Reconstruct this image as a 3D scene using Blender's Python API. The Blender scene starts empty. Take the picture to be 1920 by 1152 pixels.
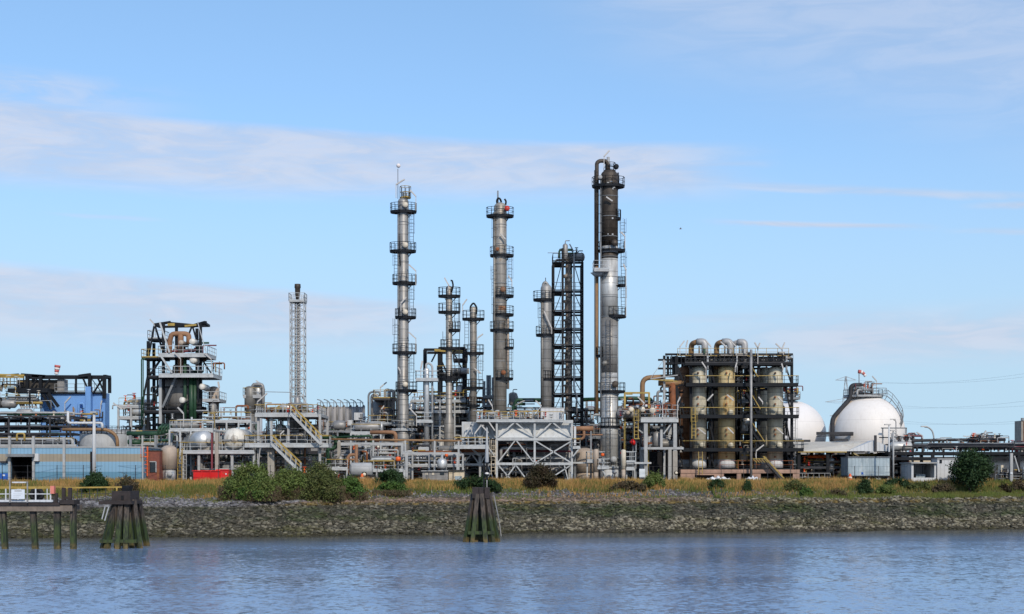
import bpy, math, random
import numpy as np
from mathutils import Vector, Matrix
R = math.radians
F = 2667.0            # focal length in photo pixels (1920 wide)
CX, HY = 960.0, 887.0 # principal column and horizon row of the photograph
H = 6.5               # eye height above the river
G = 5.4               # level of the plant yard above the river
S = bpy.context.scene
COL = S.collection

# ------------------------------------------------------------- camera
cam = bpy.data.cameras.new('camera'); camo = bpy.data.objects.new('camera', cam); COL.objects.link(camo)
camo.location = (0, 0, H); camo.rotation_euler = (R(90), 0, 0)
cam.sensor_width = 36; cam.lens = 36 * F / 1920; cam.shift_y = (HY - 576) / 1920
cam.clip_start = 0.5; cam.clip_end = 20000
S.camera = camo
S.view_settings.view_transform = 'Standard'; S.view_settings.look = 'None'
S.view_settings.exposure = 0.62; S.view_settings.gamma = 1

# ------------------------------------------------------------- sky and sun
SUN_EL, SUN_AZ = 33.0, 162.0      # azimuth clockwise from +Y (view direction): behind the camera, to the right
W = bpy.data.worlds.new('World'); S.world = W; W.use_nodes = True
nt = W.node_tree; nt.nodes.clear()
class NB:
    def __init__(s, nt): s.nt = nt
    def n(s, t, **k):
        nd = s.nt.nodes.new(t)
        for a, b in k.items(): setattr(nd, a, b)
        return nd
    def put(s, sock, v):
        if isinstance(v, bpy.types.NodeSocket): s.nt.links.new(v, sock)
        elif v is not None: sock.default_value = v
    def m(s, op, a, b=None, c=None, clamp=False):
        nd = s.n('ShaderNodeMath', operation=op); nd.use_clamp = clamp
        s.put(nd.inputs[0], a); s.put(nd.inputs[1], b) if b is not None else None
        if c is not None: s.put(nd.inputs[2], c)
        return nd.outputs[0]
    def ss(s, v, a, b, lo=0.0, hi=1.0):     # smoothstep a->b (a may exceed b)
        nd = s.n('ShaderNodeMapRange', interpolation_type='SMOOTHSTEP')
        s.put(nd.inputs['Value'], v)
        if a <= b: x = (a, b, lo, hi)
        else: x = (b, a, hi, lo)
        for i, q in zip((1, 2, 3, 4), x): nd.inputs[i].default_value = q
        return nd.outputs[0]
    def noise(s, vec, scale, detail=4, rough=.55, dist=0.0):
        nd = s.n('ShaderNodeTexNoise'); s.put(nd.inputs['Vector'], vec)
        nd.inputs['Scale'].default_value = scale; nd.inputs['Detail'].default_value = detail
        nd.inputs['Roughness'].default_value = rough; nd.inputs['Distortion'].default_value = dist
        return nd.outputs[0]
    def mix(s, f, a, b, mode='MIX'):
        nd = s.n('ShaderNodeMix', data_type='RGBA', blend_type=mode)
        s.put(nd.inputs[0], f)
        for i, v in ((6, a), (7, b)):
            s.put(nd.inputs[i], (*v, 1) if isinstance(v, tuple) and len(v) == 3 else v)
        return nd.outputs[2]
    def xyz(s, v):
        nd = s.n('ShaderNodeSeparateXYZ'); s.put(nd.inputs[0], v); return nd.outputs
    def comb(s, x, y, z):
        nd = s.n('ShaderNodeCombineXYZ')
        for i, v in enumerate((x, y, z)): s.put(nd.inputs[i], v)
        return nd.outputs[0]
B = NB(nt)
sky = B.n('ShaderNodeTexSky', sky_type='NISHITA', sun_disc=False)
sky.sun_elevation = R(SUN_EL); sky.sun_rotation = R(SUN_AZ)
sky.altitude = 0; sky.air_density = 1.0; sky.dust_density = 0.15; sky.ozone_density = 2.5
d = B.xyz(B.n('ShaderNodeTexCoord').outputs['Generated'])
vl = B.n('ShaderNodeVectorMath', operation='NORMALIZE'); B.put(vl.inputs[0], B.comb(d[0], d[1], B.m('ADD', B.m('MULTIPLY', B.m('MAXIMUM', d[2], 0.0), 0.95), .20)))
B.put(sky.inputs[0], vl.outputs[0])
az = B.m('ARCTAN2', d[0], d[1]); el = B.m('ARCSINE', d[2])
tinted = B.mix(1.0, sky.outputs[0], (1.14, 1.20, 1.14), 'MULTIPLY')
def EL(py): return math.atan((HY - py) / F)
def AZ(px): return math.atan((px - CX) / F)
tinted = B.mix(B.ss(el, EL(180), EL(780), 0.0, .88), tinted, (2.42, 3.32, 3.95))
nv = B.comb(B.m('MULTIPLY', az, 5.0), B.m('MULTIPLY', el, 34.0), 0.0)
nbig = B.noise(nv, .8, 4, .5)
nfine = B.noise(B.comb(B.m('MULTIPLY', az, 15.0), B.m('MULTIPLY', el, 72.0), 3.0), 1.0, 6, .58, .8)
nrip = B.noise(B.comb(B.m('MULTIPLY', az, 40.0), B.m('MULTIPLY', el, 260.0), 7.0), 1.0, 5, .65, .8)
wob = B.m('MULTIPLY', B.m('SUBTRACT', nbig, .5), .016)
e2 = B.m('ADD', el, wob)
tex = B.ss(nfine, .30, .66)
rip = B.ss(nrip, .30, .75, .8, 1.0)
# upper cloud sheet: crisp upper edge, broken and fading lower edge
slope = B.m('MULTIPLY', az, .035)
c1 = B.m('MULTIPLY', B.ss(B.m('ADD', e2, slope), EL(236)-.006, EL(262)-.006), B.ss(e2, EL(395), EL(335)))
c1 = B.m('MULTIPLY', c1, B.ss(B.m('ADD', az, B.m('MULTIPLY', wob, 6.0)), AZ(1510), AZ(1230)))
c1 = B.m('MULTIPLY', c1, B.m('MULTIPLY', B.ss(nfine, .20, .60, .55, 1.0), rip))
# wispy left beginning
c1b = B.m('MULTIPLY', B.m('MULTIPLY', B.ss(e2, EL(165), EL(200)), B.ss(e2, EL(320), EL(240))), B.ss(az, AZ(420), AZ(60)))
c1b = B.m('MULTIPLY', c1b, B.m('MULTIPLY', tex, .6))
# lower sheet, left
s2 = B.m('ADD', e2, B.m('MULTIPLY', az, .08))
c2 = B.m('MULTIPLY', B.ss(s2, EL(500)-.0275, EL(528)-.0275), B.ss(e2, EL(690), EL(590)))
c2 = B.m('MULTIPLY', c2, B.ss(az, AZ(1000), AZ(600)))
c2 = B.m('MULTIPLY', c2, B.m('MULTIPLY', B.ss(nfine, .2, .6, .5, 1.0), rip))
# veil upper right
c3 = B.m('MULTIPLY', B.ss(B.m('SUBTRACT', e2, B.m('MULTIPLY', az, -.28)), EL(130), EL(0)+.05), B.ss(az, AZ(900), AZ(1300)))
c3 = B.m('MULTIPLY', c3, B.ss(nfine, .1, .9, .30, .62))
def streak(py, w, x0, x1, amt, sl=0.0):
    e = B.m('ADD', B.m('ADD', el, B.m('MULTIPLY', B.m('SUBTRACT', az, AZ((x0+x1)/2)), sl)), B.m('MULTIPLY', B.m('SUBTRACT', nfine, .5), .006))
    k = B.m('ABSOLUTE', B.m('SUBTRACT', e, EL(py)))
    f = B.ss(k, w / F, 0.0)
    a0, a1 = AZ(x0), AZ(x1); wd = (a1 - a0) * .35
    f = B.m('MULTIPLY', f, B.m('MULTIPLY', B.ss(az, a0, a0 + wd), B.ss(az, a1, a1 - wd)))
    return B.m('MULTIPLY', f, B.m('MULTIPLY', B.ss(nfine, .2, .6, .3, 1.0), amt))
st = [streak(433, 9, 1290, 1790, 1.0, .06), streak(376, 12, 1180, 2100, .7, .085), streak(419, 10, 1780, 2200, .9, .06),
      streak(466, 8, 1740, 2200, 0.55, .08), streak(318, 14, 1150, 1480, .7), streak(600, 16, 1150, 1950, .5), streak(640, 75, 1150, 2700, .9),
      streak(425, 6, 60, 330, .35), streak(640, 40, -400, 700, .3)]
tot = c1
for q in [c1b, c2, c3] + st: tot = B.m('MAXIMUM', tot, q)
tot = B.m('MULTIPLY', tot, .86, clamp=True)
CLOUDCOL = B.mix(B.ss(nfine, .35, .65), (2.65, 2.98, 3.72), (3.15, 3.38, 4.0))
out = B.mix(tot, tinted, CLOUDCOL)
bg = B.n('ShaderNodeBackground'); B.put(bg.inputs[0], out); bg.inputs[1].default_value = 0.135
B.nt.links.new(bg.outputs[0], B.n('ShaderNodeOutputWorld').inputs[0])
W.cycles.sampling_method = 'MANUAL'; W.cycles.sample_map_resolution = 512
sl = bpy.data.lights.new('sun', 'SUN'); sl.energy = 1.95; sl.angle = R(0.8); sl.color = (1, .90, .76)
so = bpy.data.objects.new('sun', sl); COL.objects.link(so)
dv = Vector((math.sin(R(SUN_AZ)) * math.cos(R(SUN_EL)), math.cos(R(SUN_AZ)) * math.cos(R(SUN_EL)), math.sin(R(SUN_EL))))
so.rotation_euler = dv.to_track_quat('Z', 'Y').to_euler(); so.location = (40, -40, 80)

# ------------------------------------------------------------- materials
MATS = {}
def mat(name, col, rough=.6, metal=0.0, var=.25, vs=.6, seam=0.0, streaks=0.0, stain=None, stain_amt=0.0, bump=0.0, bs=3.0, vseam=0.0, spec=.4):
    m = bpy.data.materials.new(name); m.use_nodes = True; MATS[name] = m
    b = NB(m.node_tree); p = m.node_tree.nodes['Principled BSDF']
    oc = b.n('ShaderNodeTexCoord').outputs['Object']
    inf = b.n('ShaderNodeObjectInfo').outputs['Location']
    va = b.n('ShaderNodeVectorMath', operation='ADD'); b.put(va.inputs[0], oc); b.put(va.inputs[1], inf); wc = va.outputs[0]
    q = b.xyz(oc)
    c = tuple(col)
    n1 = b.noise(wc, vs, 6, .65)
    f = b.ss(n1, .3, .7)
    cur = b.mix(f, tuple(x * (1 - var) for x in c), tuple(min(1, x * (1 + var * .7)) for x in c))
    if streaks:
        mp = b.comb(b.m('MULTIPLY', b.xyz(wc)[0], 3.5), b.m('MULTIPLY', b.xyz(wc)[1], 3.5), b.m('MULTIPLY', b.xyz(wc)[2], .22))
        n2 = b.noise(mp, 1.0, 5, .6)
        cur = b.mix(b.m('MULTIPLY', b.ss(n2, .48, .72), streaks), cur, tuple(x * .4 for x in c))
    if stain:
        mp = b.comb(b.m('MULTIPLY', b.xyz(wc)[0], 1.3), b.m('MULTIPLY', b.xyz(wc)[1], 1.3), b.m('MULTIPLY', b.xyz(wc)[2], .35))
        n3 = b.noise(mp, 1.0, 6, .7)
        cur = b.mix(b.m('MULTIPLY', b.ss(n3, .5, .66), stain_amt), cur, stain)
    if seam:
        fr = b.m('FRACT', b.m('DIVIDE', q[2], seam))
        ln = b.m('LESS_THAN', fr, .11 / seam)
        cur = b.mix(b.m('MULTIPLY', ln, .55 if seam < 3 else .14), cur, tuple(x * .22 for x in c))
        cell = b.n('ShaderNodeTexWhiteNoise', noise_dimensions='1D'); b.put(cell.inputs['W'], b.m('FLOOR', b.m('DIVIDE', q[2], seam)))
        cur = b.mix(b.m('MULTIPLY', cell.outputs[0], .28 if seam < 3 else .05), cur, tuple(x * .45 for x in c))
    if vseam:
        fr = b.m('FRACT', b.m('DIVIDE', b.m('ADD', q[0], b.m('MULTIPLY', q[1], .37)), vseam))
        ln = b.m('LESS_THAN', fr, .28)
        cur = b.mix(b.m('MULTIPLY', ln, .24), cur, tuple(x * .4 for x in c))
    b.put(p.inputs['Base Color'], cur)
    p.inputs['Metallic'].default_value = metal
    b.put(p.inputs['Roughness'], b.ss(n1, .2, .8, max(.05, rough - .12), min(1, rough + .12)))
    p.inputs['Specular IOR Level'].default_value = spec
    if bump:
        bn = b.n('ShaderNodeBump'); bn.inputs['Strength'].default_value = bump; bn.inputs['Distance'].default_value = .05
        b.put(bn.inputs['Height'], b.noise(wc, bs, 4, .6)); b.put(p.inputs['Normal'], bn.outputs[0])
    return m
mat('clad', (.32, .31, .295), .5, .35, .18, .5, seam=1.25, streaks=.55, stain=(.16, .12, .09), stain_amt=.35)
mat('clad_brown', (.37, .34, .30), .5, .35, .2, .5, seam=1.25, streaks=.55, stain=(.2, .13, .07), stain_amt=.5)
mat('clad_dark', (.075, .058, .045), .55, .25, .35, .9, seam=1.05, streaks=.35, stain=(.20, .17, .13), stain_amt=.25)
mat('clad_bright', (.64, .63, .60), .45, .4, .16, .5, seam=1.5, streaks=.45, stain=(.30, .26, .21), stain_amt=.35)
mat('clad_grey', (.26, .245, .22), .5, .3, .2, .6, seam=1.25, streaks=.6)
mat('clad_yellow', (.66, .53, .29), .55, .05, .15, .5, seam=.9, streaks=.45, stain=(.50, .25, .05), stain_amt=.85)
mat('clad_cream', (.64, .59, .46), .55, .05, .14, .5, seam=.9, streaks=.5, stain=(.28, .21, .11), stain_amt=.4)
mat('clad_rust', (.31, .16, .09), .7, 0, .25, .6, seam=1.6, streaks=.4)
mat('alu_pipe', (.42, .41, .40), .5, .25, .15, .8, streaks=.3)
mat('silver', (.58, .58, .57), .42, .55, .12, .8, streaks=.15)
mat('tank_grey', (.26, .25, .24), .6, .1, .12, .5, streaks=.35, vseam=.9)
mat('silo', (.30, .285, .28), .6, .1, .1, .5, streaks=.35)
mat('concrete', (.33, .30, .26), .85, 0, .2, .8, streaks=.4, bump=.3)
mat('concrete_pink', (.38, .24, .18), .85, 0, .25, .8, streaks=.5, bump=.3)
mat('black_steel', (.009, .011, .015), .6, 0, .5, 1.0, spec=.2)
mat('black_dusty', (.035, .035, .04), .7, 0, .5, 1.0)
mat('backing_dark', (.028, .028, .032), .8, 0, .4, .4, vseam=.8)  # cladding of the added back halls, dark to read as shade between racks
mat('dark_mix', (.05, .045, .04), .75, 0, .6, 1.4)
mat('white_paint', (.44, .455, .46), .55, 0, .15, 1.2, streaks=.3, stain=(.3, .2, .12), stain_amt=.18)
mat('white_rail', (.42, .44, .45), .6, 0, .2, 1.5)
mat('light_grey', (.37, .375, .375), .6, 0, .15, .9, streaks=.25)
mat('panel_white', (.55, .56, .57), .6, 0, .07, .5, vseam=.5)
mat('plenum', (.54, .55, .545), .6, 0, .10, .5, streaks=.35, stain=(.30, .26, .22), stain_amt=.25)
mat('grey_steel', (.20, .21, .22), .6, .1, .3, 1.2)
mat('mid_pipe', (.30, .29, .28), .5, .3, .3, 1.0)
mat('yellow', (.36, .25, .06), .55, 0, .25, 1.5)
mat('yellow_dull', (.36, .25, .07), .6, 0, .3, 1.5)
mat('orange', (.75, .12, .02), .5, 0, .15, 1.5)
mat('rust', (.24, .085, .035), .75, 0, .35, 1.2)
mat('rust_pipe', (.27, .14, .075), .7, 0, .25, 1.0)
mat('brown_pipe', (.27, .155, .075), .6, .1, .2, 1.0, streaks=.2)
mat('green', (.020, .060, .030), .5, 0, .25, 1.0)
mat('green_dark', (.02, .07, .04), .55, 0, .3, 1.0)
mat('red_paint', (.62, .015, .015), .45, 0, .12, .8)
mat('red', (.5, .04, .03), .5)
mat('maroon', (.16, .03, .04), .6)
mat('cream', (.60, .50, .36), .7, 0, .12, .8, streaks=.3)
mat('beige_vessel', (.42, .34, .27), .6, .1, .12, .8, streaks=.45)
mat('cap_cream', (.62, .55, .44), .6, 0, .15, 1.0)
mat('drum_white', (.66, .63, .57), .5, 0, .10, 1.0, streaks=.2, stain=(.14, .10, .06), stain_amt=.65)
mat('sphere_white', (.78, .735, .69), .55, 0, .04, .25, streaks=.08, stain=(.45, .34, .25), stain_amt=.12, seam=3.4)
mat('sphere_pink', (.76, .73, .71), .55, 0, .04, .2, streaks=.06, seam=3.4)
mat('blue_clad', (.20, .36, .50), .6, 0, .06, .3, vseam=.42)
mat('blue_clad_dark', (.11, .25, .36), .6, 0, .08, .3, vseam=.42)
mat('beige_band', (.30, .26, .20), .7, 0, .12, .5, vseam=.42)
mat('blue_wall', (.15, .32, .64), .6, 0, .07, .3, streaks=.1)
mat('blue_sign', (.02, .12, .5), .5)
mat('lamp_body', (.46, .44, .42), .5, .1, .1)
mat('windsock_red', (.52, .13, .12), .8, 0, .1); mat('windsock_white', (.75, .68, .66), .8, 0, .1)
mat('galva', (.33, .40, .44), .5, .3, .15, 1.2, vseam=.45, streaks=.5, stain=(.6, .65, .66), stain_amt=.5)
mat('roof_beige', (.55, .52, .46), .7, 0, .12, .3, streaks=.2, stain=(.3, .2, .1), stain_amt=.25)
mat('brick', (.20, .065, .045), .85, 0, .25, 3.0)
mat('glass_dark', (.02, .025, .03), .12, 0, .1)
mat('white_tarp', (.78, .78, .80), .7, 0, .08, 2.0, bump=.5)
mat('opening_shade', (.008, .008, .010), .9, 0, .2)  # near-black colour stands in for the dark inside openings
mat('far_steel', (.34, .37, .40), .7)  # lightened for distance: aerial haze put into the steel colour
mat('rubber', (.012, .012, .015), .8)
mat('lifebuoy', (.65, .20, .15), .5, 0, .1)
mat('letter', (.07, .06, .06), .7)
mat('gull', (.35, .30, .28), .8)
mat('sign_face', (.62, .66, .70), .5, 0, .05)
mat('timber_dark', (.035, .027, .026), .85, 0, .4, 2.0, bump=.5)
mat('deck_concrete', (.19, .15, .12), .85, 0, .25, 1.2, streaks=.4, bump=.3)

# weathered piles: bare timber above the tide, green weed below it, ochre at the water
def pile_material():
    m = bpy.data.materials.new('pile_timber'); m.use_nodes = True; MATS['pile'] = m
    b = NB(m.node_tree); p = m.node_tree.nodes['Principled BSDF']
    g = b.n('ShaderNodeNewGeometry').outputs['Position']; q = b.xyz(g)
    n = b.noise(g, 1.6, 5, .6); z = b.m('ADD', q[2], b.m('MULTIPLY', b.m('SUBTRACT', n, .5), .9))
    st = b.noise(b.comb(b.m('MULTIPLY', q[0], 8.0), b.m('MULTIPLY', q[1], 8.0), b.m('MULTIPLY', q[2], .5)), 1.0, 4, .6)
    wood = b.mix(b.ss(st, .35, .65), (.012, .010, .009), (.080, .060, .046))
    weed = b.mix(b.ss(st, .35, .65), (.006, .012, .004), (.035, .058, .010))
    ochre = b.mix(b.ss(n, .4, .6), (.03, .03, .012), (.16, .10, .03))
    c = b.mix(b.ss(z, 2.9, 1.8), wood, weed); c = b.mix(b.m('MULTIPLY', b.ss(z, .7, .2), .7), c, ochre)
    b.put(p.inputs['Base Color'], c); p.inputs['Roughness'].default_value = .75
    bn = b.n('ShaderNodeBump'); bn.inputs['Strength'].default_value = .6; bn.inputs['Distance'].default_value = .05
    b.put(bn.inputs['Height'], st); b.put(p.inputs['Normal'], bn.outputs[0])
pile_material()

# ------------------------------------------------------------- mesh builder
class MB:
    def __init__(s): s.v = []; s.f = []; s.sm = []
    def add(s, vs, fs, smooth=False):
        o = len(s.v); s.v += [tuple(p) for p in vs]
        s.f += [tuple(i + o for i in f) for f in fs]; s.sm += [smooth] * len(fs); return s
    def box(s, x0, x1, y0, y1, z0, z1):
        return s.add([(x0,y0,z0),(x1,y0,z0),(x1,y1,z0),(x0,y1,z0),(x0,y0,z1),(x1,y0,z1),(x1,y1,z1),(x0,y1,z1)],
              [(0,3,2,1),(4,5,6,7),(0,1,5,4),(1,2,6,5),(2,3,7,6),(3,0,4,7)])
    def bar(s, p, q, w, h=None):
        p = Vector(p); q = Vector(q); d = q - p
        if d.length < 1e-6: return s
        d.normalize(); h = h or w
        up = Vector((0,0,1)) if abs(d.z) < .98 else Vector((0,1,0))
        a = d.cross(up).normalized() * w / 2; b = a.cross(d).normalized() * h / 2
        vs = [p-a-b, p+a-b, p+a+b, p-a+b, q-a-b, q+a-b, q+a+b, q-a+b]
        return s.add(vs, [(0,1,2,3),(7,6,5,4),(0,4,5,1),(1,5,6,2),(2,6,7,3),(3,7,4,0)])
    def tube(s, pts, r, n=8, fil=None, cap=True):
        pts = [Vector(p) for p in pts]
        if fil is None: fil = r * 2.2
        path = [pts[0]]
        for i in range(1, len(pts) - 1):
            a, b, c = pts[i-1], pts[i], pts[i+1]
            d1 = (a - b); d2 = (c - b); k = min(fil, d1.length * .49, d2.length * .49)
            if k < 1e-4: path.append(b); continue
            p0 = b + d1.normalized() * k; p2 = b + d2.normalized() * k
            m = 5 if r > .07 else 2
            for j in range(m + 1):
                t = j / m; path.append(p0 * (1-t)**2 + b * 2*t*(1-t) + p2 * t*t)
        path.append(pts[-1])
        u = None; vs = []
        for i, p in enumerate(path):
            d = (path[min(i+1, len(path)-1)] - path[max(i-1, 0)]).normalized()
            if u is None:
                u = d.orthogonal().normalized()
            else:
                u = (u - d * u.dot(d)); u = u.normalized() if u.length > 1e-6 else d.orthogonal().normalized()
            w = d.cross(u)
            for k in range(n):
                a = 2 * math.pi * k / n; vs.append(p + (u * math.cos(a) + w * math.sin(a)) * r)
        fs = [(i*n+k, i*n+(k+1)%n, (i+1)*n+(k+1)%n, (i+1)*n+k) for i in range(len(path)-1) for k in range(n)]
        s.add(vs, fs, True)
        if cap:
            o = len(s.v) - len(vs)
            s.f += [tuple(o + k for k in reversed(range(n))), tuple(o + len(vs) - n + k for k in range(n))]; s.sm += [False, False]
        return s
    def lathe(s, cx, cy, prof, n=24, ax='z', smooth=True):
        # prof: list of (t, r) along the axis
        vs = []
        for t, r in prof:
            for k in range(n):
                a = 2 * math.pi * k / n; c, d = r * math.cos(a), r * math.sin(a)
                vs.append((cx + c, cy + d, t) if ax == 'z' else ((t, cx + c, cy + d) if ax == 'x' else (cx + c, t, cy + d)))
        fs = [(i*n+k, i*n+(k+1)%n, (i+1)*n+(k+1)%n, (i+1)*n+k) for i in range(len(prof)-1) for k in range(n)]
        if ax == 'y': fs = [f[::-1] for f in fs]
        s.add(vs, fs, smooth)
        o = len(s.v) - len(vs)
        e1, e2 = tuple(o + k for k in reversed(range(n))), tuple(o + len(vs) - n + k for k in range(n))
        if ax == 'y': e1, e2 = e1[::-1], e2[::-1]
        if prof[0][1] > 1e-3: s.f.append(e1); s.sm.append(False)
        if prof[-1][1] > 1e-3: s.f.append(e2); s.sm.append(False)
        return s
    def cyl(s, p, q, r, n=12): return s.tube([p, q], r, n)
    def rail(s, pts, h=1.1, sp=1.3, r=.028, closed=False, mid=True, toe=True, top=True, posts=True):
        pts = [Vector(p) for p in pts]
        if closed: pts = pts + [pts[0]]
        z = Vector((0,0,1))
        for a, b in zip(pts, pts[1:]):
            L = (b-a).length; n = max(1, round(L / sp))
            if top: s.bar(a + z*h, b + z*h, r*2)
            if mid: s.bar(a + z*h*.52, b + z*h*.52, r*1.5)
            if toe: s.bar(a + z*.08, b + z*.08, .03, .16)
            if posts:
                for i in range(n + 1):
                    p = a.lerp(b, i / n); s.bar(p, p + z*h, r*2)
        return s
    def ladder(s, x, y, z0, z1, w=.5, cage=True, r=.03, out=-1):
        s.bar((x-w/2, y, z0), (x-w/2, y, z1), r*2); s.bar((x+w/2, y, z0), (x+w/2, y, z1), r*2)
        n = int((z1-z0)/.45)
        for i in range(1, n): s.bar((x-w/2, y, z0+i*.45), (x+w/2, y, z0+i*.45), r*1.3)
        if cage and z1 - z0 > 3:
            m = int((z1-z0-2.2)/1.2)
            P = [(-.38,0),(-.42,.4*out),(0,.75*out),(.42,.4*out),(.38,0)]
            for i in range(m+1):
                zz = z0 + 2.2 + i*1.2
                for a, b in zip(P, P[1:]): s.bar((x+a[0], y+a[1], zz), (x+b[0], y+b[1], zz), .035)
            for a in P[1:4]: s.bar((x+a[0], y+a[1], z0+2.2), (x+a[0], y+a[1], z1), .03)
        return s
    def stairs(s, p, q, w=.9, rail=True):
        # p top, q bottom, run along x; stringers both sides with steps
        p = Vector(p); q = Vector(q)
        for oy in (0, w):
            o = Vector((0, oy, 0)); s.bar(p+o, q+o, .09, .28)
        n = max(3, int(abs(p.z-q.z)/.24))
        for i in range(1, n):
            c = p.lerp(q, i/n); s.box(c.x-.13, c.x+.13, c.y+.05, c.y+w-.05, c.z-.02, c.z+.02)
        return s
    def build(s, name, m, parent=None, label=None, loc=(0,0,0), kind=None):
        me = bpy.data.meshes.new(name); me.from_pydata(s.v, [], s.f); me.validate()
        if len(me.polygons) == len(s.sm): me.polygons.foreach_set('use_smooth', s.sm)
        me.materials.append(MATS[m] if isinstance(m, str) else m); me.update()
        o = bpy.data.objects.new(name, me); COL.objects.link(o)
        if parent is not None: o.parent = parent
        o.location = loc
        if label: o['label'] = label
        if kind: o['kind'] = kind
        return o

class Thing:
    def __init__(s, name, label, cat, px, Y, group=None, z=G, single=False):
        s.Y = Y; s.k = Y / F; s.ox = (px - CX) * s.k; s.oz = z
        s.loc = (s.ox, Y, z)
        s.e = bpy.data.objects.new(name, None); s.e.empty_display_size = .5; COL.objects.link(s.e)
        s.e.location = s.loc; s.e['label'] = label; s.e['category'] = cat
        if group: s.e['group'] = group
        s.name = name
    def X(s, px): return (px - CX) * s.k - s.ox
    def Z(s, py): return H + (HY - py) * s.k - s.oz
    def p(s, px, py, dy=0.0): return (s.X(px), dy, s.Z(py))
    def m(s, px): return px * s.k
    def part(s, name, mb, m, parent=None, label=None, kind=None):
        return mb.build(name, m, parent or s.e, label, kind=kind)
    def lamp(s, base, elbow, tip, dy=0, m='lamp_body', parent=None):
        mb = MB(); mb.bar(s.p(*base, dy), s.p(*elbow, dy), .09)
        a = Vector(s.p(*elbow, dy)); b = Vector(s.p(*tip, dy)); mb.bar(a, b, .22, .16)
        return s.part('lamp', mb, m, parent)
def single(name, label, cat, mb, m, loc=(0,0,0), group=None):
    o = mb.build(name, m, None, label, loc); o['category'] = cat
    if group: o['group'] = group
    return o
def yh(px, Y): return (px - CX) * Y / F
# ============================================================= terrain
def bankY(x):
    x = np.asarray(x, float)
    return 151.2 + .218 * np.clip(x, -260, 260) + 1.1*np.sin(x*.11+1) + .6*np.sin(x*.31+.4) + .35*np.sin(x*.93) + .30*np.sin(x*2.3+2) + .5*np.sin(x*.55+3)
def fnoise(x, y, s=1.0, seed=0):
    r = np.random.RandomState(seed); o = 0
    for i in range(7):
        a = r.uniform(0, 6.28); k = s * (1.0 + i*.75); o = o + np.sin(x*k*math.cos(a) + y*k*math.sin(a) + r.uniform(0, 6.28)) / (1+i*.5)
    return o / 3.2
def groundZ(x, y):
    v = np.asarray(y, float) - bankY(x)
    z = np.interp(v, [-40, -4, 0, 1.2, 7, 8.2, 12, 15, 19, 23, 4000], [-6, -1.2, -.05, .55, 3.3, 3.45, 3.7, 4.65, 5.25, 5.4, 5.4])
    k = np.clip((v-1)/4, 0, 1) * np.clip((24 - v)/5, 0, 1)
    return z + .24 * fnoise(x, y, .42, 3) * k + .05 * fnoise(x, y, 2.4, 4) * k
def grid_mesh(name, xs, ys, zf, m, kind='structure'):
    X_, Y_ = np.meshgrid(xs, ys)
    return X_, Y_
xs = np.concatenate([np.linspace(-6000, -300, 12), np.linspace(-260, -80, 30), np.linspace(-78, 82, 500), np.linspace(84, 260, 30), np.linspace(300, 6000, 12)])
vs_ = np.concatenate([np.linspace(-40, -4, 5), np.linspace(-3, 24, 110), np.linspace(26, 120, 20), [200, 500, 1500, 4000, 9000]])
XX, VV = np.meshgrid(xs, vs_); YY = bankY(XX) + VV; ZZ = groundZ(XX, YY)
verts = np.stack([XX, YY, ZZ], -1).reshape(-1, 3)
nx, ny = len(xs), len(vs_)
ii = (np.arange(ny-1)[:, None] * nx + np.arange(nx-1)[None, :]).reshape(-1)
faces = np.stack([ii, ii+1, ii+nx+1, ii+nx], -1)
def fast_mesh(name, v, f, m, smooth=False):
    me = bpy.data.meshes.new(name); k = f.shape[1]
    me.vertices.add(len(v)); me.vertices.foreach_set('co', v.astype(np.float32).ravel())
    me.loops.add(f.size); me.loops.foreach_set('vertex_index', f.astype(np.int32).ravel())
    me.polygons.add(len(f)); me.polygons.foreach_set('loop_start', np.arange(0, f.size, k, dtype=np.int32))
    me.polygons.foreach_set('loop_total', np.full(len(f), k, dtype=np.int32))
    me.polygons.foreach_set('use_smooth', np.full(len(f), smooth))
    me.update(calc_edges=True); me.validate(); me.materials.append(m)
    o = bpy.data.objects.new(name, me); COL.objects.link(o); return o

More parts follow.
